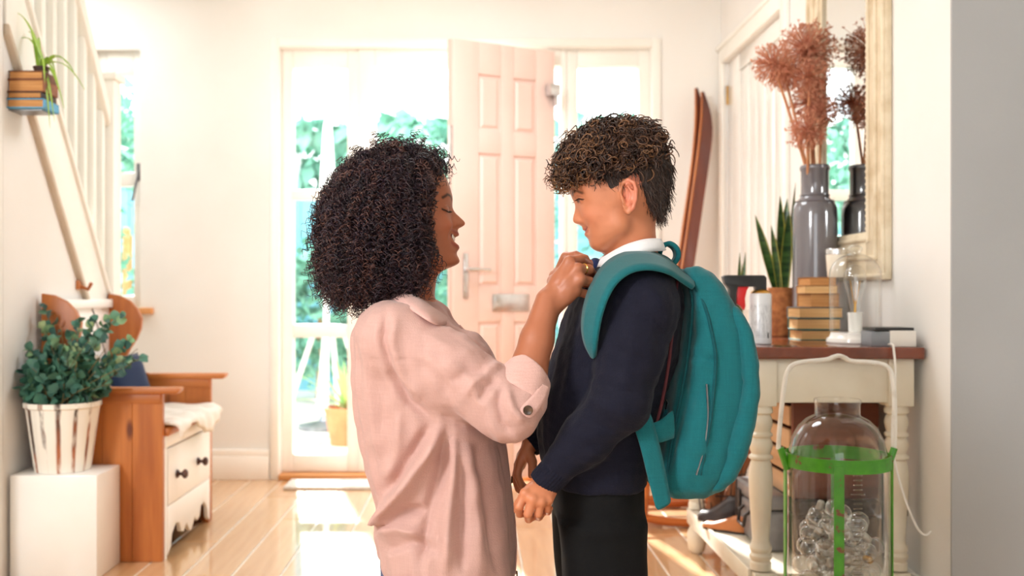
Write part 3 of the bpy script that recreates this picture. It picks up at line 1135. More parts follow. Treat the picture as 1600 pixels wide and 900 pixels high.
# target tips seen in the photo (px, py, depth offset) plus inner filling stems
tips = [(14, 545, -.02), (30, 560, .05), (62, 510, .05), (70, 480, .09), (100, 545, -.08), (125, 500, .02), (150, 500, .0), (112, 520, .06), (190, 490, -.02), (172, 500, .04),
        (205, 530, .03), (222, 558, -.03), (215, 545, .04), (190, 575, -.07), (165, 545, -.05), (140, 530, -.09), (80, 540, -.06), (50, 575, -.08), (60, 540, .0), (90, 560, -.10),
        (120, 565, -.11), (150, 580, -.10), (35, 590, -.04), (65, 600, -.1), (100, 600, -.12), (140, 605, -.11), (172, 600, -.06), (55, 610, -.06), (160, 560, .05), (95, 510, .0), (135, 545, .05), (75, 570, .06)]
nleaf = 0
for k, (tx, ty, dy) in enumerate(tips):
    Yt = PY + dy
    tip = Vector(P(tx, ty, Yt))
    tip.x = max(tip.x, XL + .03 if ty > 480 else XL + .02)
    root_ = Vector((PX + RNG.uniform(-.05, .05), PY + RNG.uniform(-.05, .05) + dy * .3, PZ + .2))
    mid = (root_ + tip) / 2 + Vector((RNG.uniform(-.015, .015), RNG.uniform(-.01, .01), .03))
    pts = []
    for tt in np.linspace(0, 1, 8):
        pts.append(root_ * (1 - tt) ** 2 + mid * 2 * tt * (1 - tt) + tip * tt * tt)
    stems.tube(pts, [.0026 * (1 - .6 * i / 7) for i in range(8)], n=5)
    Ls = sum((pts[i + 1] - pts[i]).length for i in range(7))
    nn = max(4, int(Ls / .026))
    for j in range(nn):
        tt = .16 + .84 * (j + .5) / nn
        f_ = tt * 7
        i = min(int(f_), 6)
        c = pts[i].lerp(pts[i + 1], f_ - i)
        tan = (pts[i + 1] - pts[i]).normalized()
        for sgn in (1, -1):
            if nleaf >= 298:
                break
            side = tan.cross(Vector(RNG.normal(size=3))).normalized()
            d = (side * sgn * .8 + tan * .5 + Vector((0, -.15, .1))).normalized()
            up = (Vector((0, -.7, .6)) + Vector(RNG.normal(size=3)) * .45)
            e2 = d
            e1 = e2.cross(up).normalized()
            e3 = e1.cross(e2)
            o = bpy.data.objects.new('leaf', leaf_me[int(RNG.choice(5, p=[.3, .28, .16, .18, .08]))])
            COL.objects.link(o)
            o.parent = ep
            sc = RNG.uniform(.85, 1.45) * (1.15 - .55 * tt if ty < 560 else 1.2 - .25 * tt)
            mt = Matrix((e1, e2, e3)).transposed().to_4x4() @ Matrix.Scale(sc * 1.15, 4)
            mt.translation = c - Vector((PX, PY, PZ))
            o.matrix_local = mt
            nleaf += 1
build('stems', stems, M['stem'], ep)
# the dense inner leaves, too many and too shaded to tell apart
fm = MB()
for k in range(620):
    u = Vector(RNG.normal(size=3)).normalized() * RNG.uniform(.3, 1) ** .5
    c = Vector((PX + .005 + u.x * .135, PY + u.y * .11, PZ + .305 + u.z * .105))
    if c.x < XL + .03:
        continue
    d = (Vector(RNG.normal(size=3)) + u).normalized()
    e1 = d.cross(Vector(RNG.normal(size=3))).normalized()
    s_ = RNG.uniform(.014, .024)
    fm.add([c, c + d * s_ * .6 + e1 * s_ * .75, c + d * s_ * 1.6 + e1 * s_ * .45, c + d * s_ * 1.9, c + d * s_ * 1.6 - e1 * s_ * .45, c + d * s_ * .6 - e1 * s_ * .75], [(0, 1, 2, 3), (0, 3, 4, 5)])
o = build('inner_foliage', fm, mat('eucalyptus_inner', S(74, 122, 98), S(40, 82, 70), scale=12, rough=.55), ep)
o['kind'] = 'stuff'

# settle
SX = -1.5 + .39                     # front plane
s_ = thing('settle', 'antique pine settle with curved wings and a white painted drawer front', 'settle', (-1.33, 3.88, 0))
def wing(y0, y1):
    pts = [(-1.543, .60), (-1.543, .958)]
    top = [(-1.50, .952), (-1.455, .930), (-1.42, .895), (-1.402, .853), (-1.406, .81), (-1.425, .765), (-1.452, .725), (-1.466, .693), (-1.462, .668), (-1.44, .645), (-1.40, .628), (-1.37, .622), (-1.37, .60)]
    return MB().prism([(a, b) for a, b in pts + top][::-1], 'y', y0, y1)
for nm, y0, y1 in (('near', 3.55, 3.575), ('far', 4.20, 4.225)):
    # the end of the settle in vertical boards
    for i in range(4):
        a = -1.543 + i * .1085
        build('side_board', MB().box((a, y0, 0), (a + .1075, y1, .60)), M['pine'], s_, bevel=.0015, seg=1)
    build('wing', wing(y0, y1), M['pine'], s_, bevel=.003)
    build('arm', MB().prism([(-1.37, .60), (-1.055, .60), (-1.045, .612), (-1.045, .622), (-1.37, .622)], 'y', y0 - .018, y1 + .018), M['pine_x'], s_, bevel=.004)
    build('arm_bracket', MB().box((-1.40, y0 - .006, .565), (-1.115, y1 + .006, .60)), M['pine_x'], s_, bevel=.003)
bk = MB().box((-1.553, 3.575, .40), (-1.538, 4.20, .90))
build('back_panel', bk, M['white_ply'], s_, bevel=.002)
build('back_rail', MB().box((-1.553, 3.575, .90), (-1.52, 4.20, .935)), M['white_ply'], s_, bevel=.006)
build('seat', MB().box((-1.54, 3.575, .445), (-1.095, 4.20, .472)), M['pine'], s_, bevel=.004)
build('seat_rail', MB().box((-1.13, 3.575, .40), (-1.108, 4.20, .445)), M['white_ply'], s_, bevel=.002)
build('front_post', MB().box((-1.135, 4.175, 0), (-1.1095, 4.2, .40)), M['pine'], s_)
build('front_post', MB().box((-1.135, 3.575, 0), (-1.1095, 3.60, .40)), M['white_ply'], s_)
dr = build('drawer', MB().box((-1.128, 3.603, .19), (-1.104, 4.172, .395)), M['white_ply'], s_, bevel=.004)
for y in (3.70, 3.98):
    build('knob', MB().lathe([(.004, 0), (.016, .001), (.015, .006), (.006, .013), (.006, .018), (.017, .028), (.017, .036), (.010, .041), (.0, .042)], (-1.104, y, .288), n=16, axis='x'), M['knob'], dr)
ap = [(3.60, .187), (3.60, .01), (3.635, .03), (3.65, .075), (3.70, .105), (3.745, .098), (3.765, .06), (3.80, .05), (3.84, .075), (3.87, .045), (3.895, .03)]
ap2 = [(3.92, .045), (3.95, .075), (3.985, .05), (4.02, .06), (4.04, .098), (4.085, .105), (4.13, .075), (4.14, .03), (4.172, .01), (4.172, .187)]
build('apron', MB().prism(ap + ap2, 'x', -1.122, -1.106), M['white_ply'], s_, bevel=.002)
build('back_board', MB().box((-1.553, 3.575, .0), (-1.545, 4.2, .40)), M['pine'], s_)

# throw over the seat
def throw_sheet():
    rows = []
    for i, yv in enumerate(np.linspace(3.60, 4.185, 26)):
        r = []
        for tt in np.linspace(0, 1, 26):
            xx = -1.46 + tt * .42
            z = .488 + .010 * math.sin(yv * 37 + tt * 5) * math.sin(tt * 9) + .007 * math.sin(yv * 80 + 3 * tt)
            if xx > -1.085:
                over = (xx + 1.085)
                xo = -1.085 + .012 * math.sin(min(over / .02, 1.57)) + .006 * math.sin(yv * 60)
                z = .488 - max(0, over - .006) * (1.3 + .9 * math.sin(yv * 13)) + .004 * math.sin(yv * 70)
                xx = xo + .012
            r.append((xx, yv + .006 * math.sin(tt * 14), z))
        rows.append(r)
    return MB().grid(rows)
M['throw'] = fabric('white_throw_wool', S(238, 233, 224), S(224, 217, 206), weave=200, bump=.5)
th = build('throw', throw_sheet(), M['throw'], None, base=(-1.25, 3.9, .475), solid=.012, sub=1, smooth=80)
tag(th, 'crumpled white throw spread over the settle seat', 'throw')

def cushion(name, c, w, hgt, th_, rot, m, label):
    rows = []
    nn = 17
    R = rot
    for sgn in (1, -1):
        for i in range(nn):
            r = []
            for j in range(nn):
                u, v = -1 + 2 * i / (nn - 1), -1 + 2 * j / (nn - 1)
                k = max(0, (1 - u ** 4)) ** .5 * max(0, (1 - v ** 4)) ** .5
                pin = 1 - .06 * (1 - abs(u)) * abs(v) - .06 * (1 - abs(v)) * abs(u)
                q = Vector((u * w / 2 * pin, sgn * th_ / 2 * k, v * hgt / 2 * pin))
                r.append(R @ q + Vector(c))
            rows.append(r if sgn > 0 else r[::-1])
    mb = MB().grid(rows[:nn]).grid(rows[nn:])
    o = build(name, mb, m, None, base=c, smooth=80)
    bm = bmesh.new()
    bm.from_mesh(o.data)
    bmesh.ops.remove_doubles(bm, verts=bm.verts, dist=.0006)
    bmesh.ops.recalc_face_normals(bm, faces=bm.faces)
    bm.to_mesh(o.data)
    bm.free()
    return tag(o, label, 'cushion')
Rz = lambda a: Matrix.Rotation(a, 3, 'Z')
Rx = lambda a: Matrix.Rotation(a, 3, 'X')
Ry = lambda a: Matrix.Rotation(a, 3, 'Y')
cushion('cushion', (-1.452, 3.78, .60), .24, .24, .08, Ry(-.28) @ Rz(1.45), fabric('grey_linen', S(176, 166, 152), S(158, 148, 134)), 'grey linen cushion leaning on the settle back')
cushion('cushion', (-1.415, 4.06, .595), .22, .22, .085, Ry(-.30) @ Rz(1.15), fabric('navy_cotton', S(36, 56, 92), S(24, 40, 70)), 'dark blue cushion on the settle behind the plant')
hk = thing('coat_hook', 'small brown wooden hook on the wall above the settle', 'hook', (XL, 3.93, .99))
build('back_plate', MB().box((XL, 3.90, .975), (XL + .012, 3.96, 1.01)), M['pine'], hk, bevel=.003)
build('peg', MB().tube([(XL + .01, 3.93, .985), (XL + .04, 3.925, .975), (XL + .055, 3.92, 1.0)], .007), M['pine'], hk)

# floating books on the wall with a spider plant
M['page'] = mat('old_pages', S(204, 150, 92), S(178, 120, 66), scale=60, stretch=(.1, .1, 6), rough=.8, bump=.2)
M['page_lt'] = mat('tan_pages', S(226, 184, 128), S(205, 158, 100), scale=60, stretch=(.1, .1, 6), rough=.8, bump=.2)
cv = [mat('cover_brown', S(120, 72, 44), S(98, 56, 34), scale=30, rough=.6), mat('cover_rust', S(150, 90, 54), S(126, 72, 42), scale=30, rough=.6),
      mat('cover_dark', S(74, 46, 34), S(58, 36, 28), scale=30, rough=.6), mat('cover_blue', S(92, 168, 206), S(72, 146, 190), scale=30, rough=.5)]
BY0, BY1 = 3.32, 3.445
bz = 1.577
def book(base, lo, hi, cover, pages, label, group, spine='x', cover_t=.0035, ang=0.0):
    """A closed book lying flat: two boards and a spine round the page block."""
    b = thing('book', label, 'book', base, group)
    x0, y0, z0 = lo
    x1, y1, z1 = hi
    mb = MB().box((x0, y0, z0), (x1, y1, z0 + cover_t)).box((x0, y0, z1 - cover_t), (x1, y1, z1))
    if spine == 'x':
        mb.box((x1 - cover_t, y0, z0 + cover_t), (x1, y1, z1 - cover_t))
        pg = MB().box((x0 + .004, y0 + .005, z0 + cover_t), (x1 - cover_t, y1 - .005, z1 - cover_t))
    elif spine == 'y':
        mb.box((x0, y1 - cover_t, z0 + cover_t), (x1, y1, z1 - cover_t))
        pg = MB().box((x0 + .004, y0 + .004, z0 + cover_t), (x1 - .004, y1 - cover_t, z1 - cover_t))
    for q in (mb, pg):
        if ang:
            c, s = math.cos(ang), math.sin(ang)
            q.v = [(base[0] + (a - base[0]) * c - (b_ - base[1]) * s, base[1] + (a - base[0]) * s + (b_ - base[1]) * c, z) for a, b_, z in q.v]
    build('cover', mb, cover, b, bevel=.0012, seg=1)
    build('pages', pg, pages, b, smooth=0)
    return b
for k, (hh, c_, w_, lab) in enumerate(((.032, 3, .126, 'blue covered book at the bottom of the wall mounted stack'), (.024, 2, .116, 'thin dark brown book second from the bottom of the wall stack'),
                                       (.042, 1, .122, 'thick rust brown book third up in the wall stack'), (.03, 0, .118, 'brown book at the top of the wall stack under the spider plant'))):
    bb = book((XL + .06, 3.38, bz), (XL + .001, BY0 + .004 * k, bz), (XL + w_, BY1, bz + hh - .0006), cv[c_], M['page'], lab, 'books mounted on the stair wall', spine='x')
    bz += hh
br = build('shelf_bracket', MB().box((XL, BY0 + .02, 1.572), (XL + .11, BY1 - .01, 1.5768)), M['steel'], None, base=(XL, 3.38, 1.574))
tag(br, 'thin metal bracket under the wall mounted books', 'bracket')
sp = thing('spider_plant', 'arching green spider plant on top of the wall mounted books', 'plant', (XL + .09, 3.38, bz))
M['spider'] = mat('spider_leaf', S(128, 164, 40), S(158, 190, 74), scale=4, rough=.45)
c0 = Vector((XL + .09, 3.385, bz))
build('pot', MB().lathe([(.02, 0), (.028, .022), (.026, .022), (.018, .008), (0, .008)], (c0.x, c0.y, bz), n=16), cv[2], sp)
ends = [(18, 20, 0, 62), (10, 60, .03, 50), (132, 140, 0, 85), (85, 190, -.04, 95), (95, 150, -.03, 100), (78, 200, -.05, 80), (60, 60, .04, 55), (105, 100, .05, 95), (45, 50, .06, 60), (100, 170, -.02, 105), (70, 130, -.06, 70), (88, 120, .02, 92), (118, 118, .03, 88)]
for k, (ex, ey, dy, hx) in enumerate(ends):
    e = Vector(P(ex, ey, 3.38 + dy))
    e.x = max(e.x, XL + .01)
    a = c0 + Vector((RNG.uniform(-.01, .01), RNG.uniform(-.01, .01), .018))
    mid = a.lerp(e, .5) + Vector((0, 0, .055 + (.05 if ey > 110 else .02)))
    rows = []
    for tt in np.linspace(0, 1, 9):
        c = a * (1 - tt) ** 2 + mid * 2 * tt * (1 - tt) + e * tt * tt
        w_ = .0062 * (1 - tt ** 2.5) + .0006
        rows.append([c + Vector((-w_ * .5, -w_, .001)), c + Vector((0, 0, -.0015)), c + Vector((w_ * .5, w_ * .6, .001))])
    build('leaf', MB().grid(rows), M['spider'], sp)


# ------------------------------------------------------------------ right side: skis, mirror, console table and what stands on it
M['ski'] = wood('varnished_ski', S(74, 29, 19), S(106, 47, 28), 'z', scale=8, rough=.3, coat=.3)
M['ski_edge'] = wood('ski_edge', S(176, 98, 48), S(196, 120, 62), 'z', scale=8, rough=.4)
def ski(pts, width, label, m, tilt):
    s = thing('ski', label, 'ski', pts[0])
    P_ = [Vector(p) for p in pts]
    k = len(P_)
    for nm, w_, th_, mm, off in (('sole', width, .012, M['ski_edge'], 0), ('deck', width * .84, .010, m, -.009)):
        rows = []
        for i, p in enumerate(P_):
            tt = i / (k - 1)
            ww = w_ * (1 if tt < .86 else max(.12, 1 - ((tt - .86) / .14) ** 1.8 * .92)) * (1 - .12 * math.sin(tt * PI))
            side = Vector((math.cos(tilt), math.sin(tilt), 0))
            nn = Vector((math.sin(tilt), -math.cos(tilt), 0)) * 1.0
            c = p + nn * (-off)
            rows.append([c - side * ww / 2 + nn * th_ / 2, c + side * ww / 2 + nn * th_ / 2, c + side * ww / 2 - nn * th_ / 2, c - side * ww / 2 - nn * th_ / 2, c - side * ww / 2 + nn * th_ / 2])
        mb = MB().grid(rows)
        mb.f.append((0, 3, 2, 1))
        e = (k - 1) * 5
        mb.f.append((e, e + 1, e + 2, e + 3))
        build(nm, mb, mm, s, bevel=0, smooth=50)
    return s
def skipath(pxs, Yb, Yt, z0x):
    out = [np.array([z0x, Yb, .03])]
    n_ = len(pxs)
    for i, (a, b) in enumerate(pxs):
        out.append(P(a, b, Yb + (Yt - Yb) * (i + 1) / n_))
    # smooth
    out = np.array(out)
    t0 = np.concatenate([[0], np.cumsum(np.linalg.norm(np.diff(out, axis=0), axis=1))])
    tt = np.linspace(0, t0[-1], 40)
    o = np.stack([np.interp(tt, t0, out[:, i]) for i in range(3)], 1)
    for _ in range(6):
        o[1:-1] = .5 * o[1:-1] + .25 * (o[:-2] + o[2:])
    return o
ski(skipath([(1074, 420), (1084, 350), (1094, 280), (1103, 215), (1106, 180), (1102, 158), (1097, 144)], 4.86, 5.06, .86), .075, 'dark reddish old wooden ski leaning in the corner', M['ski'], .25)
ski(skipath([(1066, 420), (1075, 350), (1086, 280), (1094, 215), (1096, 185), (1092, 160), (1087, 138)], 4.94, 5.10, .82), .07, 'second old wooden ski half hidden behind the dark reddish one', M['ski'], .35)

# mirror on the right wall
MY0, MY1, MZ0, MZ1 = 3.04, 3.755, 1.0, 2.25
mi = thing('wall_mirror', 'tall wall mirror in an aged cream frame above the console table', 'mirror', (XR, 3.32, 1.6))
fw = .155
for lo, hi in (((MY0, MZ0), (MY0 + fw, MZ1)), ((MY1 - fw, MZ0), (MY1, MZ1)), ((MY0 + fw, MZ0), (MY1 - fw, MZ0 + fw)), ((MY0 + fw, MZ1 - fw), (MY1 - fw, MZ1))):
    mb = MB().box((XR - .022, lo[0], lo[1]), (XR - .001, hi[0], hi[1]))
    build('frame_rail', mb, M['mirror_frame'], mi, bevel=.004)
mb = MB()
for y, z0, z1 in ((MY0 + .012, MZ0, MZ1), (MY0 + .07, MZ0 + .06, MZ1 - .06), (MY0 + .13, MZ0 + .12, MZ1 - .12), (MY1 - .012, MZ0, MZ1), (MY1 - .07, MZ0 + .06, MZ1 - .06), (MY1 - .13, MZ0 + .12, MZ1 - .12)):
    mb.tube([(XR - .024, y, z0), (XR - .024, y, z1)], .007)
for q, z in ((0, MZ0 + .012), (.06, MZ0 + .07), (.12, MZ0 + .13), (0, MZ1 - .012)):
    mb.tube([(XR - .024, MY0 + q, z), (XR - .024, MY1 - q, z)], .007)
build('frame_moulding', mb, M['mirror_frame'], mi)
mb = MB()
for i in range(46):
    mb.ball((XR - .02, MY0 + fw - .002, MZ0 + fw + .01 + i * .0203), .005, 6, 4)
o = build('beading', mb, M['mirror_frame'], mi)
o['kind'] = 'stuff'
build('mirror_glass', MB().box((XR - .012, MY0 + fw - .004, MZ0 + fw - .004), (XR - .008, MY1 - fw + .004, MZ1 - fw + .004)), M['mirror'], mi, smooth=0)

# console table
TX0, TX1, TY0, TY1, TZ = .765, 1.272, 2.80, 3.74, .805
ct = thing('console_table', 'cream console table with turned legs, lower shelf and mahogany top', 'table', (1.02, 3.27, 0))
build('table_top', MB().box((TX0, TY0, TZ - .034), (TX1, TY1, TZ)), M['mahogany'], ct, bevel=.006, seg=3)
build('apron', MB().box((.80, TY0 + .035, .645), (1.255, TY0 + .055, TZ - .034)), M['cream'], ct, bevel=.002)
build('apron', MB().box((.80, TY1 - .055, .645), (1.255, TY1 - .035, TZ - .034)), M['cream'], ct, bevel=.002)
build('apron', MB().box((.80, TY0 + .055, .645), (.82, TY1 - .055, TZ - .034)), M['cream'], ct, bevel=.002)
build('apron', MB().box((1.235, TY0 + .055, .645), (1.255, TY1 - .055, TZ - .034)), M['cream'], ct, bevel=.002)
tl = [(.030, .165), (.030, .185), (.026, .19), (.031, .197), (.032, .206), (.027, .214), (.031, .222), (.031, .23), (.027, .238), (.024, .25), (.027, .30), (.0325, .38), (.034, .43), (.030, .468), (.026, .478),
      (.034, .484), (.034, .49), (.026, .497), (.030, .507), (.0335, .522), (.030, .537), (.026, .543), (.033, .549), (.033, .555), (.027, .561), (.031, .574), (.0335, .587), (.030, .602), (.026, .609),
      (.034, .615), (.034, .624), (.030, .632), (.030, .64)]
foot = [(.018, .0), (.030, .012), (.036, .045), (.034, .075), (.026, .095), (.023, .103), (.032, .110), (.032, .125)]
for i, x_ in enumerate((.825, 1.215)):
    for j, y_ in enumerate((TY0 + .06, TY1 - .06)):
        lg = build('leg', MB().lathe(tl, (x_, y_, 0), n=24), M['cream'], ct)
        build('leg_block', MB().box((x_ - .036, y_ - .036, .635), (x_ + .036, y_ + .036, TZ - .034)), M['cream'], lg, bevel=.003)
        build('foot', MB().lathe(foot, (x_, y_, 0), n=20), M['cream'], lg)
build('lower_shelf', MB().box((.80, TY0 + .03, .120), (1.245, TY1 - .03, .16)), M['cream'], ct, bevel=.004)
build('shelf_rail', MB().box((.788, TY0 + .06, .112), (.80, TY1 - .06, .166)), M['cream'], ct, bevel=.003)

# --- things on the table
def at_table(px, Y):
    return (px - CX) / F * Y
# vase with dried alliums
M['vase'] = mat('grey_glaze', S(112, 108, 112), S(104, 100, 106), scale=4, rough=.14, coat=.6)
VX, VY = 1.183, 3.45
vz = thing('vase', 'tall glossy grey ceramic bottle vase on the console table', 'vase', (VX, VY, TZ))
vp = [(.0, 0), (.066, 0), (.073, .008), (.0745, .05), (.0745, .42), (.073, .448), (.066, .467), (.054, .478), (.0485, .486), (.0465, .50), (.0465, .575), (.050, .580), (.051, .590), (.0485, .596), (.043, .594), (.042, .55), (.042, .48), (.0, .47)]
vb = build('body', MB().lathe(vp, (VX, VY, TZ), n=40), M['vase'], vz)
mb = MB()
for z in (.492, .470):
    mb.lathe([(.0488 if z > .48 else .0655, z - .003), (.051 if z > .48 else .068, z), (.0488 if z > .48 else .0655, z + .003)], (VX, VY, TZ), n=36, caps=False)
build('neck_ring', mb, M['vase'], vz)
M['dried'] = mat('dried_flower', S(192, 118, 92), S(220, 164, 132), scale=30, rough=.8, lo=.3, hi=.7)
M['dried_core'] = mat('dried_core', S(136, 64, 52), S(154, 78, 60), scale=30, rough=.8)
M['dried_stem'] = mat('dried_stem', S(186, 120, 80), S(204, 144, 102), scale=30, rough=.7)
heads = [(1208, 100, .062, 3.36, 'dried reddish allium leaning out furthest beyond the vase'), (1281, 78, .092, 3.45, 'largest dried reddish allium, topmost in the vase'),
         (1264, 122, .062, 3.38, 'dried allium head just below the largest one'), (1262, 205, .058, 3.36, 'lowest dried allium head just above the vase neck'),
         (1300, 160, .058, 3.52, 'dried allium head on the side of the vase next to the mirror'), (1284, 175, .05, 3.40, 'dried allium between the topmost and the lowest head'),
         (1226, 118, .05, 3.50, 'dried allium behind the one leaning out furthest')]
for k, (hx, hy, r, Yh, lab) in enumerate(heads):
    c = Vector(P(hx, hy, Yh))
    if c.x + r > XR - .03:
        c.x = XR - .03 - r
    fl_ = thing('dried_allium', lab, 'dried flower', c, 'dried alliums in the grey vase')
    a = Vector((VX + .016 * math.cos(k * 1.1), VY + .016 * math.sin(k * 1.1), TZ + .50))
    a.x += max(-.022, min(.022, (c.x - a.x) * .25))
    pts = [a.lerp(c, t_) + Vector((0, 0, .012 * math.sin(t_ * PI))) for t_ in np.linspace(0, 1, 7)]
    build('stem', MB().tube(pts, .0045, n=7), M['dried_stem'], fl_)
    build('core', MB().ball(c, r * .17, 10, 7), M['dried_core'], fl_)
    n = int(250 * (r / .06) ** 1.4)
    i = np.arange(n) + .5
    ph = np.arccos(1 - 2 * i / n)
    th_ = PI * (1 + 5 ** .5) * i
    d = np.stack([np.cos(th_) * np.sin(ph), np.sin(th_) * np.sin(ph), np.cos(ph)], 1) + RNG.normal(size=(n, 3)) * .09
    L = r * RNG.uniform(.72, 1.08, n)
    tt = np.linspace(.1, 1, 3)
    paths = np.array(c)[None, None] + d[:, None, :] * (L[:, None] * tt[None])[:, :, None]
    V1, Q1 = tubes_arrays(paths, np.full((n, 3), .0009))
    # tiny star florets at the tip of every ray
    tips_ = paths[:, -1]
    star = []
    for q in range(5):
        dd = d + RNG.normal(size=(n, 3)) * .75
        dd /= np.linalg.norm(dd, axis=1, keepdims=True)
        ln = RNG.uniform(.008, .014, n)[:, None]
        star.append(np.stack([tips_, tips_ + dd * ln * .5, tips_ + dd * ln], 1))
    star = np.concatenate(star)
    V2, Q2 = tubes_arrays(star, np.tile(np.array([.0006, .0015, .0004]), (len(star), 1)))
    h_ = arrays_mesh('flower_head', np.concatenate([V1, V2]), np.concatenate([Q1, Q2 + len(V1)]), M['dried'], fl_, smooth=False)

# snake plant in a cork pot
CPX, CPY = 1.100, 3.56
M['cork'] = mat('cork', S(178, 112, 62), S(140, 82, 42), scale=45, rough=.85, bump=.35, bscale=120)
M['snake'] = None
t = NT('snake_plant_leaf')
nz = t.n('ShaderNodeTexNoise', Scale=22.0, Detail=3.0)
t.l(t.coords((.4, .4, 2.5)), nz.inputs['Vector'])
at = t.n('ShaderNodeAttribute', attribute_name='tone')
c_ = t.ramp(nz.outputs[0], [(.4, S(30, 58, 28)), (.6, S(66, 98, 46))])
mx = t.n('ShaderNodeMixRGB')
t.l(at.outputs['Fac'], mx.inputs[0])
t.l(c_, mx.inputs[1])
mx.inputs[2].default_value = S(186, 176, 76)
t.l(mx.outputs[0], t.b.inputs['Base Color'])
setb(t.b, rough=.3)
M['snake'] = t.m
def snake_leaf(parent, a, e, w, bend=.0, face=.3):
    a, e = Vector(a), Vector(e)
    side = Vector((math.cos(face), math.sin(face), 0))
    V, tone = [], []
    n_ = 12
    for i in range(n_):
        tt = i / (n_ - 1)
        c = a.lerp(e, tt) + Vector((0, 0, 1)) * (bend * math.sin(tt * PI)) 
        ww = w * (.62 + .9 * tt - 1.5 * tt ** 3) if tt < .999 else .0004
        ww = max(ww, .0006)
        nn = side.cross(Vector((0, 0, 1)))
        for j, q in enumerate((-1, -.68, 0, .68, 1)):
            V.append(c + side * ww * q + nn * (.25 * ww * (abs(q) ** 2)))
            tone.append([1.0] * 3 if abs(q) > .9 else [0.0] * 3)
    Q = np.array([(i * 5 + j, i * 5 + j + 1, (i + 1) * 5 + j + 1, (i + 1) * 5 + j) for i in range(n_ - 1) for j in range(4)])
    return arrays_mesh('leaf', np.array([tuple(v) for v in V]), Q, M['snake'], parent, tone=np.array(tone))
snk = thing('snake_plant', 'snake plant with yellow edged leaves in a cork pot beside the vase', 'potted plant', (CPX, CPY, TZ))
build('pot', MB().lathe([(0, 0), (.040, 0), (.044, .004), (.049, .17), (.048, .174), (.044, .174), (.042, .150), (0, .150)], (CPX, CPY, TZ), n=28), M['cork'], snk)
for (px, py, dy, w, f_) in ((1180, 336, -.02, .021, .2), (1219, 306, .01, .022, .3), (1230, 310, .03, .023, -.3), (1243, 285, .05, .015, .7), (1205, 352, -.04, .015, .0), (1233, 330, -.035, .024, .1), (1212, 372, .03, .017, .2)):
    e = P(px, py, CPY + dy)
    snake_leaf(snk, (CPX + (e[0] - CPX) * .15, CPY + dy * .4, TZ + .14), e, w, .0, f_)

# glass jar with pebbles and a sprig
JX, JY = .905, 3.40
jr = thing('pebble_jar', 'small glass jar of grey pebbles holding a short green sprig', 'jar', (JX, JY, TZ))
build('glass_wall', MB().lathe([(0, 0.002), (.040, .002), (.047, .012), (.049, .05), (.044, .085), (.040, .095), (.042, .10)], (JX, JY, TZ), n=26, caps=False), M['glass'], jr)
pb = MB()
for i in range(70):
    a, r, z = RNG.uniform(0, 2 * PI), .036 * math.sqrt(RNG.uniform()), RNG.uniform(.012, .05)
    pb.ball((JX + r * math.cos(a), JY + r * math.sin(a), TZ + z), RNG.uniform(.006, .009), 7, 5)
o = build('pebbles', pb, mat('pebble', S(104, 92, 86), S(150, 140, 132), scale=60, rough=.5), jr)
o['kind'] = 'stuff'
for px, py, f_ in ((1156, 394, .2), (1165, 394, -.3), (1160, 412, .6)):
    snake_leaf(jr, (JX + .004 * (px - 1160) / 4, JY, TZ + .05), P(px, py, JY), .009, 0, f_)

# spray can with a clip-on pistol grip
KX, KY = .853, 2.96
M['can'] = None
t = NT('can_print')
sx = t.n('ShaderNodeSeparateXYZ')
t.l(t.coords(), sx.inputs[0])
zm = t.n('ShaderNodeMapRange')
zm.inputs['From Min'].default_value, zm.inputs['From Max'].default_value = .02, .148
t.l(sx.outputs[2], zm.inputs[0])
wv = t.n('ShaderNodeMath', operation='MULTIPLY')
wv.inputs[1].default_value = 24.0
t.l(zm.outputs[0], wv.inputs[0])
f1 = t.n('ShaderNodeMath', operation='FRACT')
t.l(wv.outputs[0], f1.inputs[0])
ln = t.ramp(f1.outputs[0], [(.40, (0, 0, 0, 1)), (.45, (1, 1, 1, 1)), (.70, (1, 1, 1, 1)), (.75, (0, 0, 0, 1))])
nz = t.n('ShaderNodeTexNoise', Scale=420.0, Detail=1.0)
t.l(t.coords((1, 1, .12)), nz.inputs['Vector'])
gt = t.ramp(nz.outputs[0], [(.45, (0, 0, 0, 1)), (.52, (1, 1, 1, 1))])
ml = t.n('ShaderNodeMath', operation='MULTIPLY')
t.l(ln, ml.inputs[0])
t.l(gt, ml.inputs[1])
m3 = t.n('ShaderNodeMath', operation='MULTIPLY')
t.l(ml.outputs[0], m3.inputs[0])
bnd = t.ramp(zm.outputs[0], [(.0, (0, 0, 0, 1)), (.04, (1, 1, 1, 1)), (.74, (1, 1, 1, 1)), (.80, (0, 0, 0, 1))])
t.l(bnd, m3.inputs[1])
mx = t.n('ShaderNodeMixRGB')
t.l(m3.outputs[0], mx.inputs[0])
mx.inputs[1].default_value = S(216, 218, 222)
mx.inputs[2].default_value = S(96, 100, 110)
t.l(mx.outputs[0], t.b.inputs['Base Color'])
setb(t.b, rough=.3, metal=.1)
sc_ = thing('spray_can', 'white printed spray can with a black pistol grip and red trigger', 'spray can', (KX, KY, TZ))
build('can', MB().lathe([(0, .001), (.030, .001), (.0325, .004), (.0325, .148), (.030, .152)], (KX, KY, TZ), n=32), t.m, sc_)
build('dome', MB().lathe([(.031, .150), (.027, .157), (.018, .163), (.010, .166), (.010, .172), (0, .173)], (KX, KY, TZ), n=28), M['brass'], sc_)
build('label_mark', MB().add([(KX + .012 + .004 * a, KY - .0305 + .001 * a, TZ + z) for a, z in ((0, .020), (1, .020), (1, .036), (0, .036))], [(0, 1, 2, 3)]), M['black'], sc_, smooth=0)
gx = lambda px: at_table(px, KY)
gz = lambda py: HC - (py - CY) / F * KY
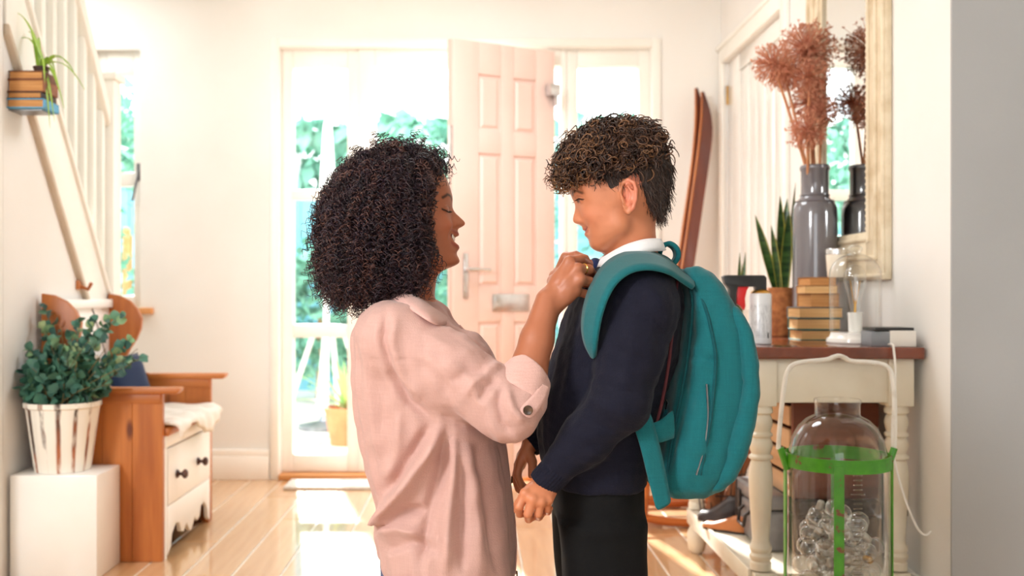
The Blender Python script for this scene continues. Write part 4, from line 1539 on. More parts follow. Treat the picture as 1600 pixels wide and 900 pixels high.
g_ = [(1128, 432), (1133, 430), (1192, 430), (1196, 434), (1196, 455), (1191, 461), (1180, 461), (1179, 448), (1151, 448), (1149, 458), (1149, 478), (1143, 500), (1136, 503), (1137, 470), (1138, 452), (1131, 444)]
build('pistol_grip', MB().prism([(gx(a), gz(b)) for a, b in g_][::-1], 'y', KY - .016, KY + .016), M['black'], sc_, bevel=.003)
tr_ = [(1150, 447), (1170, 447), (1166, 454), (1163, 466), (1164, 478), (1162, 485), (1156, 478), (1149, 474)]
build('trigger', MB().prism([(gx(a), gz(b)) for a, b in tr_][::-1], 'y', KY - .009, KY + .009), M['red'], sc_, bevel=.002)
build('nozzle', MB().tube([(KX, KY, TZ + .165), (KX, KY, TZ + .185)], .012, n=12), M['black'], sc_)

wc = build('tealight_cup', MB().lathe([(0, 0), (.022, 0), (.026, .03), (.025, .05), (.022, .05), (.021, .01), (0, .008)], (1.03, 3.66, TZ), n=22), M['gloss_white'], None, base=(1.03, 3.66, TZ))
tag(wc, 'small white cup behind the cork pot at the wall end of the table', 'cup')

# stack of old books
stack = [  # px0, px1, py bottom, py top, cover, Y front, depth
    (1250, 1312, 531, 514.5, 'teal', 3.235, .115, 'teal backed old book at the bottom of the table stack'),
    (1247, 1316, 514.5, 496.5, 'teal', 3.232, .115, 'second old book from the bottom of the table stack, teal boards'),
    (1247, 1318, 496.5, 479, 'grey', 3.228, .115, 'old book with grey boards, third from the bottom of the table stack'),
    (1263, 1312, 479, 458, 'tan', 3.235, .105, 'small tan book resting on the three larger books'),
    (1259, 1312, 458, 445, 'tan2', 3.225, .105, 'thin tan book second from the top of the table stack'),
    (1263, 1308, 445, 432, 'rust', 3.24, .10, 'small orange tan book on top of the table stack')]
M['teal_cover'] = mat('teal_cloth', S(44, 112, 104), S(34, 92, 88), scale=50, rough=.7)
M['grey_cover'] = mat('grey_cloth', S(112, 116, 116), S(96, 100, 100), scale=50, rough=.7)
M['tan_cover'] = mat('tan_cloth', S(190, 136, 84), S(170, 116, 68), scale=50, rough=.7)
zb = TZ
for k, (a, b, y0, y1, cc, Yf, dp_, lab) in enumerate(stack):
    hh = (y0 - y1) / F * Yf
    cm = M['teal_cover'] if cc == 'teal' else M['grey_cover'] if cc == 'grey' else M['tan_cover']
    pg = M['page_lt'] if k in (0, 1, 2, 4) else M['page']
    cx = (at_table(a, Yf) + at_table(b, Yf)) / 2
    book((cx, Yf + dp_ / 2, zb), (at_table(a, Yf), Yf, zb), (at_table(b, Yf), Yf + dp_, zb + hh - .0005), cm, pg, lab, 'old books stacked on the console table', spine='y', cover_t=.0028 if k < 3 else .0015, ang=(.05, -.06, .04, .1, -.08, .05)[k])
    zb += hh
# candle jar on the stack
cjx, cjy = at_table(1307, 3.29), 3.29
cj = thing('candle_jar', 'white candle jar with a silver rim on top of the stacked books', 'candle', (cjx, cjy, zb))
build('jar', MB().lathe([(0, 0), (.026, 0), (.029, .004), (.034, .075), (.034, .078), (.031, .078), (.028, .062), (0, .060)], (cjx, cjy, zb), n=28), mat('candle_white', S(238, 230, 214), S(230, 220, 202), scale=8, rough=.35), cj)
build('rim', MB().lathe([(.0335, .074), (.0352, .076), (.0355, .092), (.034, .094), (.0325, .09), (.032, .076)], (cjx, cjy, zb), n=28), M['chrome'], cj)

# cloche lamp
LX, LY = 1.152, 3.005
lp = thing('cloche_lamp', 'glass cloche lamp with a filament bulb on a white turned base', 'lamp', (LX, LY, TZ))
build('base', MB().lathe([(0, 0), (.080, 0), (.084, .006), (.082, .016), (.074, .022), (.070, .034), (0, .035)], (LX, LY, TZ), n=40), M['gloss_white'], lp)
dome = [(.0735, .036)] + [(.0745, .05 + .02 * i) for i in range(8)] + [(.0745 * math.cos(a), .205 + .068 * math.sin(a)) for a in np.linspace(.1, 1.35, 9)] + [(.016, .276), (.022, .284), (.020, .292), (.010, .297), (0, .298)]
build('glass_dome', MB().lathe(dome, (LX, LY, TZ), n=48, caps=False), M['glass'], lp)
build('bulb_holder', MB().lathe([(0, .035), (.019, .035), (.0215, .085), (.0225, .09), (.0225, .094), (.015, .095), (0, .095)], (LX, LY, TZ), n=26), M['gloss_white'], lp)
bl = build('bulb', MB().lathe([(.013, .093), (.015, .11), (.022, .15), (.030, .178), (.033, .195), (.031, .213), (.022, .230), (.010, .238), (0, .239)], (LX, LY, TZ), n=30, caps=False), M['glass'], lp)
fil = MB()
for i in range(6):
    a = i * PI / 3
    fil.tube([(LX + .004 * math.cos(a), LY + .004 * math.sin(a), TZ + .12), (LX + .016 * math.cos(a), LY + .016 * math.sin(a), TZ + .19)], .0007, n=4)
fil.tube([(LX, LY, TZ + .095), (LX, LY, TZ + .13)], .004, n=8)
build('filament', fil, M['brass'], bl)
def spline(pts, k=12):
    pts = [np.array(p, float) for p in pts]
    pts = [2 * pts[0] - pts[1]] + pts + [2 * pts[-1] - pts[-2]]
    out = []
    for i in range(1, len(pts) - 2):
        p0, p1, p2, p3 = pts[i - 1:i + 3]
        for tt in np.linspace(0, 1, k, endpoint=False):
            out.append(.5 * (2 * p1 + (p2 - p0) * tt + (2 * p0 - 5 * p1 + 4 * p2 - p3) * tt ** 2 + (3 * p1 - p0 - 3 * p2 + p3) * tt ** 3))
    out.append(pts[-2])
    return out
# little card machine
bx0, bx1, by0, by1 = 1.150, 1.255, 2.82, 2.925
bxz = TZ
mbx = thing('tray_box', 'small white and grey open box with a black top at the table corner', 'box', (1.2, 2.87, bxz))
build('white_side', MB().box((bx0 + .03, by0, bxz), (bx1, by0 + .006, bxz + .046)), M['gloss_white'], mbx, bevel=.002)
build('body', MB().box((bx0 + .03, by0 + .006, bxz), (bx1, by1, bxz + .044)), M['gloss_white'], mbx, bevel=.002)
build('grey_end', MB().prism([(bx0 - .012, by0 + .03), (bx0 + .03, by0), (bx0 + .03, by1), (bx0 - .012, by1)], 'z', bxz, bxz + .043), mat('grey_plastic', S(140, 144, 150), S(128, 132, 138), rough=.4, scale=10), mbx, bevel=.002)
build('cord', MB().tube(spline([(1.178, 2.824, .812), (1.178, 2.80, .812), (1.177, 2.788, .80)] + [tuple(P(a, b, y_)) for a, b, y_ in ((1399, 590, 2.775), (1394, 680, 2.77), (1400, 730, 2.765), (1418, 790, 2.76), (1434, 826, 2.755), (1446, 836, 2.75), (1455, 830, 2.75)) ]), .0033, n=7), M['gloss_white'], mbx)
build('top_tray', MB().box((bx0 - .008, by0 + .012, bxz + .044), (bx1 - .001, by1, bxz + .054)), M['black'], mbx, bevel=.002)

# --- under the table
SZ = .16
M['suit'] = mat('grey_metal_case', S(150, 148, 150), S(128, 124, 126), scale=16, rough=.4, metal=.4, bump=.05)
M['darkcase'] = mat('dark_leather', S(52, 38, 34), S(38, 27, 25), scale=26, rough=.4, bump=.15)
M['crate_dk'] = wood('dark_red_crate', S(92, 44, 28), S(132, 70, 44), 'x', scale=8, rough=.6)
M['slat'] = wood('pale_crate_slat', S(196, 150, 108), S(222, 182, 142), 'y', scale=8, rough=.7)
cs = thing('metal_case', 'small grey metal case with dark latches on the lower shelf', 'case', (.93, 3.24, SZ))
build('case_body', MB().box((.892, 3.06, SZ), (.968, 3.40, SZ + .125)), M['suit'], cs, bevel=.012, seg=3)
build('case_lid', MB().box((.891, 3.06, SZ + .127), (.969, 3.40, SZ + .175)), M['suit'], cs, bevel=.012, seg=3)
for y in (3.14, 3.33):
    lt = build('latch', MB().box((.884, y - .014, SZ + .085), (.892, y + .014, SZ + .145)), M['darkcase'], cs, bevel=.003)
build('handle', MB().tube([(0.890, 3.19, SZ + .10), (0.872, 3.195, SZ + .085), (0.868, 3.20, SZ + .05), (0.870, 3.27, SZ + .05), (0.874, 3.275, SZ + .085), (0.890, 3.28, SZ + .10)], .006, n=8), M['darkcase'], cs)
for y in (3.11, 3.37):
    build('strap', MB().box((.888, y - .006, SZ + .01), (.891, y + .006, SZ + .17)), M['darkcase'], cs)
dc = thing('dark_case', 'dark brown leather case under the wooden crate on the lower shelf', 'case', (1.11, 3.2, SZ))
build('case_body', MB().box((.982, 3.02, SZ), (1.235, 3.40, SZ + .115)), M['darkcase'], dc, bevel=.01, seg=3)
build('case_lid', MB().box((.979, 3.018, SZ + .117), (1.238, 3.402, SZ + .168)), M['darkcase'], dc, bevel=.012, seg=3)
build('lock', MB().box((1.09, 3.006, SZ + .09), (1.13, 3.02, SZ + .135)), M['brass'], dc, bevel=.003)
cz = SZ + .170
cr = thing('wooden_crate', 'slatted wooden crate with a dark red front on the dark leather case', 'crate', (1.11, 3.22, cz))
for i in range(4):
    z0 = cz + .004 + i * .072
    build('slat', MB().box((.968, 3.055, z0), (.980, 3.40, z0 + .060)), M['slat'], cr, bevel=.002, seg=1)
    build('slat', MB().box((1.222, 3.055, z0), (1.234, 3.40, z0 + .060)), M['slat'], cr, bevel=.002, seg=1)
build('front_board', MB().box((.974, 3.035, cz), (1.236, 3.053, cz + .145)), M['crate_dk'], cr, bevel=.002)
build('front_board', MB().box((.974, 3.035, cz + .149), (1.236, 3.053, cz + .292)), M['crate_dk'], cr, bevel=.002)
build('back_board', MB().box((.974, 3.402, cz), (1.236, 3.418, cz + .292)), M['crate_dk'], cr, bevel=.002)
for x_ in (.982, 1.202):
    build('corner_post', MB().box((x_, 3.055, cz), (x_ + .018, 3.075, cz + .29)), M['crate_dk'], cr)
build('bottom_board', MB().box((.982, 3.055, cz), (1.22, 3.40, cz + .01)), M['crate_dk'], cr)

M['log'] = wood('log_bark', S(120, 72, 44), S(166, 104, 64), 'z', scale=12, rough=.85)
M['log_end'] = mat('log_end', S(206, 150, 98), S(186, 126, 78), scale=30, rough=.8)
M['wire'] = mat('rusty_wire', S(74, 54, 44), S(52, 40, 34), scale=40, rough=.6, metal=.4)
bkx, bky = .892, 3.60
bk_ = thing('wire_basket', 'wire basket of kindling logs on the lower shelf behind the metal case', 'basket', (bkx, bky, SZ))
w_ = MB()
for z, r in ((.006, .07), (.08, .082), (.155, .092), (.22, .10)):
    w_.tube([(bkx + r * math.cos(a), bky + r * math.sin(a), SZ + z) for a in np.linspace(0, 2 * PI, 25)[:-1]], .0026, n=5, closed=True)
for i in range(14):
    a = 2 * PI * i / 14
    w_.tube([(bkx + r * math.cos(a), bky + r * math.sin(a), SZ + z) for z, r in ((.006, .07), (.22, .10))], .0018, n=5)
build('wire_frame', w_, M['wire'], bk_)
for k, (dx, dy, ln_, lean, r, lab) in enumerate(((-.03, .0, .30, (.10, .05), .026, 'kindling log leaning out of the wire basket'), (.025, -.025, .25, (.05, -.03), .024, 'shorter kindling log standing in the wire basket'),
                                                (.02, .03, .34, (.16, .03), .022, 'longest kindling log slanting up from the wire basket'), (-.02, -.04, .18, (-.05, -.03), .022, 'short stubby kindling log at the front of the wire basket'))):
    a = Vector((bkx + dx, bky + dy, SZ + .012))
    e = a + Vector((lean[0], lean[1], ln_))
    lg = thing('kindling_log', lab, 'log', a, 'kindling in the wire basket')
    build('bark', MB().tube([a.lerp(e, q) + Vector((.003 * math.sin(9 * q), .003 * math.cos(7 * q), 0)) for q in np.linspace(0, 1, 6)], [r * (1 + .06 * math.sin(5 * q)) for q in range(6)], n=10), M['log'], lg)
    dd = (e - a).normalized()
    build('cut_end', MB().tube([e + dd * .0005, e + dd * .003], r * .9, n=10), M['log_end'], lg)

# shoes and a shoe last on the shelf
def shoe(name, base, L, W, H, ang, m, label, cat, open_top=True):
    R = Matrix.Rotation(ang, 3, 'Z')
    s = thing(name, label, cat, base)
    rows = []
    for i in range(13):
        tt = i / 12
        x_ = -L / 2 + L * tt
        w2 = W / 2 * (.72 + .28 * math.sin(tt * 2.6)) * (1 if tt < .85 else math.sqrt(max(.05, 1 - ((tt - .85) / .16) ** 2))) * (1 if tt > .06 else .75)
        h2 = H * (1.0 - .62 * min(1, max(0, (tt - .3) / .45)) ** .8) * (1 if tt < .9 else max(.25, 1 - (tt - .9) * 6))
        r = []
        for j in range(11):
            a = PI * j / 10
            r.append(R @ Vector((x_, -math.cos(a) * w2, .008 + h2 * math.sin(a) ** .7)) + Vector(base))
        rows.append(r)
    mb = MB().grid(rows)
    mb.f.append(tuple(range(11)))
    mb.f.append(tuple(12 * 11 + j for j in range(10, -1, -1)))
    build('upper', mb, m, s, smooth=60)
    so = []
    for i in range(24):
        a = 2 * PI * i / 24
        so.append((math.cos(a) * L * .51, math.sin(a) * W * .5))
    q = MB().prism(so, 'z', 0, .009)
    q.v = [R @ Vector(p) + Vector(base) for p in q.v]
    build('sole', q, M['darkcase'], s)
    return s
shoe('wooden_shoe_last', (.845, 3.34, SZ), .16, .055, .05, 2.5, M['ski_edge'], 'pale wooden shoe last on the front of the lower shelf', 'shoe last')
shoe('shoe', (.855, 3.465, SZ), .15, .078, .088, 2.6, M['darkcase'], 'dark leather shoe in front of the wire basket on the lower shelf', 'shoe')

# demijohn in a green metal cradle
JX, JY = .932, 2.55
dj = thing('demijohn', 'large clear glass demijohn in a worn green metal cradle with white handle', 'demijohn', (JX, JY, 0))
def circ(r, z, n_=40):
    return [(JX + r * math.cos(a), JY + r * math.sin(a), z) for a in np.linspace(0, 2 * PI, n_ + 1)[:-1]]
gp = [(0, .028), (.07, .028), (.098, .036), (.114, .055), (.122, .09), (.1235, .14), (.1235, .50), (.121, .545), (.112, .585), (.096, .615), (.076, .634), (.058, .643), (.0555, .648), (.0555, .672), (.0575, .676), (.0575, .684), (.0545, .686)]
build('glass_jar', MB().lathe(gp, (JX, JY, 0), n=64, caps=False), M['glass_dim'], dj)
sm = MB()
for i in range(36):
    z = .12 + i * .0115
    a = -PI / 2 + .04
    w2 = .016 if i % 5 == 0 else .010
    sm.tube([(JX + .1245 * math.cos(a + q), JY + .1245 * math.sin(a + q), z) for q in (-w2 / .12, 0, w2 / .12)], .0017, n=5)
for q in (-.17, .19):
    pass
o = build('scale_marks', sm, glass('embossed_glass', tint=(.80, .80, .78), edge=.25, refl=2.2, blend=.5), dj)
o['kind'] = 'stuff'
t = NT('worn_green_paint')
nz = t.n('ShaderNodeTexNoise', Scale=28.0, Detail=5.0)
t.l(t.coords(), nz.inputs['Vector'])
t.l(t.ramp(nz.outputs[0], [(.33, S(116, 66, 40)), (.38, S(62, 138, 26)), (.7, S(78, 158, 34))]), t.b.inputs['Base Color'])
setb(t.b, rough=.4)
M['green'] = t.m
def band(r, z0, z1):
    return MB().lathe([(r, z0), (r + .003, z0), (r + .003, z1), (r, z1), (r, z0)], (JX, JY, 0), n=56, caps=False)
build('hoop', band(.1265, .514, .548), M['green'], dj)
build('hoop', band(.1265, .05, .075), M['green'], dj)
for a in (-PI / 2 - .32, -PI / 2 - .32 + PI / 2 + .12, -PI / 2 - .32 + PI, -PI / 2 - .32 - PI / 2 + .25, ):
    c, s = math.cos(a), math.sin(a)
    mb = MB()
    for r0, r1, w2, z0, z1 in ((.1297, .133, .012, .0, .535),):
        q = [(JX + r * c - w * s, JY + r * s + w * c, z) for z in (z0, z1) for r in (r0, r1) for w in (-w2, w2)]
        mb.add(q, [(0, 1, 3, 2), (4, 6, 7, 5), (0, 4, 5, 1), (2, 3, 7, 6), (0, 2, 6, 4), (1, 5, 7, 3)])
    build('upright', mb, M['green'], dj, bevel=.001, seg=1)
bs = MB()
for a in (0.2, 0.2 + PI / 2):
    c, s = math.cos(a), math.sin(a)
    bs.tube([(JX - .128 * c, JY - .128 * s, .015), (JX + .128 * c, JY + .128 * s, .015)], .009, n=6)
build('cradle_base', bs, M['green'], dj)
hp = [(1216, 702), (1219, 660), (1226, 600), (1234, 575), (1252, 566), (1290, 562), (1302, 558), (1311, 556), (1320, 559), (1331, 564), (1368, 567), (1388, 575), (1396, 600), (1398, 660), (1397, 700)]
hpts = []
for a, b in hp:
    q = P(a, b, JY)
    hpts.append((q[0], JY + .0, q[2]))
build('handle', MB().tube(spline(hpts, 6), .006, n=9), mat('worn_white_enamel', S(232, 228, 220), S(206, 198, 186), scale=30, rough=.35, lo=.5, hi=.8), dj)
for sg in (-1, 1):
    build('handle_lug', MB().tube([(JX + sg * .128, JY, .505), (JX + sg * .146, JY, .56)], .009, n=8), M['green'], dj)

# clear bulbs heaped in the jar
M['bulb_cap'] = mat('bulb_cap', S(190, 186, 178), S(166, 160, 150), scale=50, rough=.35, metal=.5)
bme = bpy.data.meshes.new('globe')
q = MB().lathe([(.008, -.034), (.0095, -.028), (.013, -.021)] + [(.0245 * math.cos(a), .0245 * math.sin(a)) for a in np.linspace(-.95, 1.45, 10)] + [(0, .0245)], (0, 0, 0), n=18, caps=False)
bme.from_pydata(q.v, [], q.f)
bme.polygons.foreach_set('use_smooth', [True] * len(bme.polygons))
bme.materials.append(M['bulb'])
def cap_mesh(m):
    e = bpy.data.meshes.new('cap')
    q = MB().lathe([(.0, -.054), (.006, -.053), (.0085, -.050), (.0095, -.046), (.0085, -.043), (.0097, -.040), (.0088, -.037), (.0097, -.034), (.0088, -.028)], (0, 0, 0), n=12)
    e.from_pydata(q.v, [], q.f)
    e.polygons.foreach_set('use_smooth', [True] * len(e.polygons))
    e.materials.append(m)
    return e
cme = cap_mesh(M['bulb_cap'])
gme = cap_mesh(M['brass'])
placed = []
tries = 0
for lay in range(12):
    z = .072 + lay * .0295
    top = .41
    for _ in range(3500):
        a, r = RNG.uniform(0, 2 * PI), .0905 * math.sqrt(RNG.uniform())
        p = np.array([r * math.cos(a), r * math.sin(a), z + RNG.uniform(-.006, .006)])
        if z > .33 and r > .055 and p[0] > -.02 and p[1] > .0:
            continue
        if p[2] > .352 + .05 * math.cos((p[0] + .01) / .05):
            continue
        if r > .07 and p[2] < .10:
            continue
        if all(np.linalg.norm(p - q_) > .0488 for q_ in placed):
            placed.append(p)
gold = max(range(len(placed)), key=lambda i: placed[i][0] * 1.0 - placed[i][1] * .7 - 6 * abs(placed[i][2] - .27))
for i, p in enumerate(placed):
    lab = 'clear globe bulb with a gold cap in the demijohn' if i == gold else 'clear globe bulb heaped in the glass demijohn'
    b = thing('globe_bulb', lab, 'light bulb', (JX + p[0], JY + p[1], p[2]), None if i == gold else 'clear bulbs in the demijohn')
    r = math.hypot(p[0], p[1])
    if i == gold:
        d = Vector((-.35, .85, .3))
    else:
        d = Vector((-p[0], -p[1], 0)) / max(r, .01) * .9 + Vector(RNG.normal(size=3)) * .45
    Rm = (-d.normalized()).to_track_quat('Z', 'Y').to_euler()
    if i == gold:
        Rm = (-Vector((.35, -.85, .0)).normalized()).to_track_quat('Z', 'Y').to_euler()
        b.location = (JX + p[0] * .62, JY + p[1] * .62, p[2])
    for nm, e in (('globe', bme), ('cap', gme if i == gold else cme)):
        o = bpy.data.objects.new(nm, e)
        COL.objects.link(o)
        o.parent = b
        o.rotation_euler = Rm

# wooden rocking chair behind the table
M['chair'] = wood('orange_chair_wood', S(160, 80, 32), S(192, 108, 50), 'x', scale=10, rough=.35)
ch = thing('rocking_chair', 'low orange brown wooden rocking chair in the corner behind the console table', 'chair', (.90, 4.25, 0))
cx0, cx1, cy0, cy1 = .70, 1.08, 4.08, 4.46
for y in (cy0, cy1):
    build('rocker', MB().tube([(cx0 - .16 + .7 * q, y, .018 + .09 * (2 * q - 1) ** 2 * (1 if q > .5 else .8)) for q in np.linspace(0, 1, 14)], .018, n=8), M['chair'], ch)
for x_ in (cx0, cx1):
    for y in (cy0, cy1):
        build('leg', MB().tube([(x_, y, .035), (x_ + .01, y, .20), (x_ + .02, y, .395)], [.013, .017, .013], n=10), M['chair'], ch)
for z in (.12, .22):
    build('stretcher', MB().tube([(cx0 - .10 * (z < .2), cy0, z), (cx1, cy0, z)], [.011, .012], n=8), M['chair'], ch)
    build('stretcher', MB().tube([(cx0, cy1, z), (cx1, cy1, z)], .011, n=8), M['chair'], ch)
for x_ in (cx0, cx1):
    build('stretcher', MB().tube([(x_, cy0, .17), (x_, cy1, .17)], .011, n=8), M['chair'], ch)
build('seat', MB().box((cx0 - .03, cy0 - .03, .39), (cx1 + .05, cy1 + .03, .42)), M['chair'], ch, bevel=.01, seg=3)
for i in range(5):
    y = cy0 + i * (cy1 - cy0) / 4
    build('back_spindle', MB().tube([(cx1 + .02, y, .42), (cx1 + .09, y, .78)], .009, n=8), M['chair'], ch)
build('back_rail', MB().tube([(cx1 + .09, cy0 - .02, .79), (cx1 + .10, (cy0 + cy1) / 2, .79), (cx1 + .09, cy1 + .02, .79)], .018, n=10), M['chair'], ch)
sk = build('socket_adaptor', MB().box((1.240, 2.93, .30), (1.2795, 2.985, .40)).tube([(1.262, 2.955, .30), (1.262, 2.955, .01)], .004, n=6), M['black'], None, base=(1.262, 2.955, .35), bevel=.003)
tag(sk, 'black plug adaptor and lead on the wall behind the console table leg', 'plug')


# ------------------------------------------------------------------ people
def zof(py, Y):
    return HC - (py - CY) / F * Y
def xof(px, Y):
    return (px - CX) / F * Y


def head_fn(dirx, Yc, xc_px, prof, base, width, back, zrange, jaw, nose_sig, mouth, extra, p=2.3):
    """A head as a traced front profile swept round the skull: prof and base are (py, px) of the silhouette with and without nose and lips,
    width and back (py, metres); nose_sig (py, metres) is how wide the raised parts are; extra(v, z) adds further relief."""
    xc = xof(xc_px, Yc)
    def table(rows, f=lambda q: q):
        r = sorted((zof(a, Yc), f(b)) for a, b in rows)
        return np.array([q[0] for q in r]), np.array([q[1] for q in r])
    fu = lambda px: dirx * (xof(px, Yc) - xc)
    zp, up_ = table(prof, fu)
    zb_, ub = table(base, fu)
    zw, ww = table(width)
    zk, bk = table(back)
    zn, ns = table(nose_sig)
    curve, mz0, mz1 = mouth
    jx, jz, jnx, jnz = jaw

    def fn(X, Y, Z):
        u = dirx * (X - xc)
        v = np.abs(Y - Yc)
        A = np.interp(Z, zb_, ub)
        Bk = np.interp(Z, zk, bk)
        W = np.interp(Z, zw, ww)
        # lips curve upward (or not) away from the middle
        inm = np.clip(np.minimum((Z - mz0) / .006, (mz1 - Z) / .006), 0, 1)
        Zq = Z - curve * v ** 2 * inm
        D = np.interp(Zq, zp, up_) - np.interp(Zq, zb_, ub)
        sg = np.interp(Z, zn, ns)
        D = D * np.exp(-(v / sg) ** 2 * np.where(inm > 0, 1, 1) - np.where(inm > .5, 1.2 * (v / sg) ** 4, 0))
        D = D + extra(v, Z)
        uu = u - D * np.clip((u - .012) / .03, 0, 1)
        ax = np.where(uu > 0, A, Bk)
        q = (np.abs(uu / ax) ** p + (v / W) ** p) ** (1 / p)
        f = (q - 1) * np.minimum(ax, W)
        g = jnx * (u - jx) + jnz * (Z - jz)
        k = .014
        h = np.clip(.5 - .5 * (f - g) / k, 0, 1)
        f = f * (1 - h) + g * h + k * h * (1 - h)
        g = Z - zrange[1]
        return np.maximum(f, g)
    lo = (xc - .10, Yc - .09, zrange[0])
    hi = (xc + .10, Yc + .09, zrange[1])
    return fn, lo, hi


def gauss(v, v0, sv, z, z0, sz):
    return np.exp(-((v - v0) / sv) ** 2 - ((z - z0) / sz) ** 2)


def hand(vol, wrist, knuckles, chains, thumb, rp=.013, rf=.0088, kf=.0022):
    """Palm as blended metacarpals with tendons and knuckles, four separate fingers and a thumb."""
    w = np.array(wrist, float)
    kn = [np.array(q, float) for q in knuckles]
    ax = kn[0] - kn[3]
    ax /= np.linalg.norm(ax)
    n = np.cross(ax, (kn[1] + kn[2]) / 2 - w)
    n /= np.linalg.norm(n)
    if n[1] > 0:
        n = -n
    for i, q in enumerate(kn):
        st_ = w + ax * (.013 - .0087 * i)
        vol.cap(st_, q, rp * 1.1, rp * (.86 if i < 3 else .78), k=.009)
    for i in range(3):
        vol.cap((kn[i] * .6 + w * .4), (kn[i + 1] * .6 + w * .4), rp * .92, rp * .92, k=.008)
    for i, q in enumerate(kn):
        st_ = w + ax * (.008 - .0055 * i) + n * rp * .95
        vol.cap(st_ * .55 + q * .45 + n * rp * .30, q + n * rp * .42, .0026, .0034, k=.006)
        vol.cap(q + n * rp * .22, q + n * rp * .24, rp * .74, rp * .74, k=.004)
    for i, ch in enumerate(chains):
        pts = [kn[i]] + [np.array(q, float) for q in ch]
        sc = (1.0, 1.05, 1.0, .86)[i]
        rs = [rf * sc * f for f in (1.12, 1.04, .95, .82)][:len(pts)]
        for j in range(len(pts) - 1):
            vol.cap(pts[j], pts[j + 1], rs[j], rs[j + 1], k=kf)
    pts = [np.array(q, float) for q in thumb]
    rs = [rp * 1.05, rf * 1.24, rf * 1.14, rf * .9][:len(pts)]
    for j in range(len(pts) - 1):
        vol.cap(pts[j], pts[j + 1], rs[j], rs[j + 1], k=.006 if j == 0 else .003)


def paint(V, base, spots):
    c = np.tile(np.array(base[:3]), (len(V), 1))
    for w, col in spots:
        w = np.clip(w, 0, 1)[:, None]
        c = c * (1 - w) + np.array(col[:3]) * w
    return c


def stroke(V, Yc, dirx, xc, pts, sig, side):
    """Weight of a painted line through (v, z) points on the face, on one side."""
    v = (V[:, 1] - Yc) * side
    z = V[:, 2]
    u = dirx * (V[:, 0] - xc)
    best = np.full(len(V), 9.)
    for i in range(len(pts) - 1):
        (a0, b0), (a1, b1) = pts[i], pts[i + 1]
        L = (a1 - a0) ** 2 + (b1 - b0) ** 2
        t_ = np.clip(((v - a0) * (a1 - a0) + (z - b0) * (b1 - b0)) / L, 0, 1)
        best = np.minimum(best, np.hypot(v - a0 - t_ * (a1 - a0), z - b0 - t_ * (b1 - b0)))
    return np.where(u > 0.02, np.clip(1.4 - best / sig, 0, 1), 0)


M['skin'] = skin_mat('skin')
M['denim'] = fabric('blue_denim', S(36, 62, 118), S(26, 48, 98), weave=500, bump=.3)
M['pink'] = fabric('pink_linen', S(223, 180, 170), S(212, 168, 157), weave=380, bump=.35, slub=.6, thin=.22)
M['pink_d'] = fabric('pink_linen_collar', S(219, 175, 165), S(208, 162, 152), weave=380, bump=.35, slub=.6)
M['navy'] = fabric('navy_wool', S(22, 22, 38), S(16, 16, 30), weave=300, bump=.4, sheen=.04)
M['trouser'] = fabric('black_cotton', S(13, 13, 14), S(9, 9, 10), weave=420, bump=.25, sheen=.01)
M['white_shirt'] = fabric('white_cotton', S(236, 234, 234), S(228, 226, 228), weave=500, bump=.15, sheen=.1)
M['tie'] = fabric('navy_tie', S(34, 44, 84), S(26, 34, 68), weave=500, bump=.3)
M['teal'] = fabric('teal_canvas', S(21, 104, 110), S(15, 90, 96), weave=520, bump=.3, sheen=.15)
M['teal_d'] = fabric('teal_canvas_dark', S(14, 82, 88), S(10, 70, 76), weave=520, bump=.3, sheen=.1)
M['shoe_blk'] = mat('black_leather', S(22, 20, 20), rough=.3)
M['button'] = mat('horn_button', S(96, 66, 40), S(54, 36, 24), scale=60, rough=.25)
M['gold'] = mat('gold', S(222, 176, 84), rough=.2, metal=1.0)
M['teeth'] = mat('teeth', S(240, 228, 214), rough=.25)
M['eye_white'] = mat('eye_white', S(226, 218, 212), rough=.15)
M['eye_dark'] = mat('eye_dark', S(46, 28, 18), rough=.1)
M['lash'] = mat('lash', S(22, 14, 12), rough=.6)

# ======================================================= the kneeling adult
WY = 1.97
SKW = S(172, 105, 75)
wp = lambda px, py, y=WY: P(px, py, y)
wv_ = Vol(axis_steps((-.30, -.14, .006), (-.14, .0, .002), (.0, .075, .004), (.075, .25, .0022)),
          axis_steps((1.66, 1.78, .005), (1.78, 1.92, .0022), (1.92, 2.05, .002), (2.05, 2.26, .005)),
          axis_steps((.0, .45, .012), (.45, .80, .006), (.80, .91, .004), (.91, 1.26, .002)))
prof = [(225, 660), (245, 676), (262, 687), (275, 694), (290, 700), (300, 703), (307, 705.2), (312, 705.5), (318, 704.5), (323, 704.6), (328, 707.5), (334, 713), (340, 719.5), (345, 725), (348, 727), (351, 726.8), (354, 723), (356.5, 717.5),
        (359, 715.2), (362, 715.6), (365, 717.3), (367.5, 717.6), (369.5, 715.5), (371, 711), (375, 709), (379, 710.5), (381, 714.5), (384, 717.6), (388, 718), (391, 716), (394.5, 713.6), (398, 714), (403, 716.6), (408, 718.3), (412, 717.6), (416, 713.5), (420, 706)]
base = [(225, 660), (245, 676), (262, 687), (275, 694), (290, 700), (300, 702.5), (307, 703), (318, 702.5), (330, 703.5), (345, 706), (357, 709), (370, 709), (380, 709.5), (394, 712), (403, 714), (410, 714.5), (416, 711), (420, 704)]
width = [(225, .045), (255, .056), (280, .062), (305, .0655), (330, .067), (350, .066), (368, .061), (385, .054), (400, .046), (412, .038), (420, .030)]
back = [(225, .05), (330, .06), (380, .045), (420, .03)]
nsig = [(300, .020), (315, .014), (326, .0085), (338, .0095), (348, .0125), (354, .014), (358, .012), (362, .017), (368, .021), (376, .023), (386, .019), (394, .020), (404, .021), (412, .020), (420, .02)]
ez = zof(329, WY)
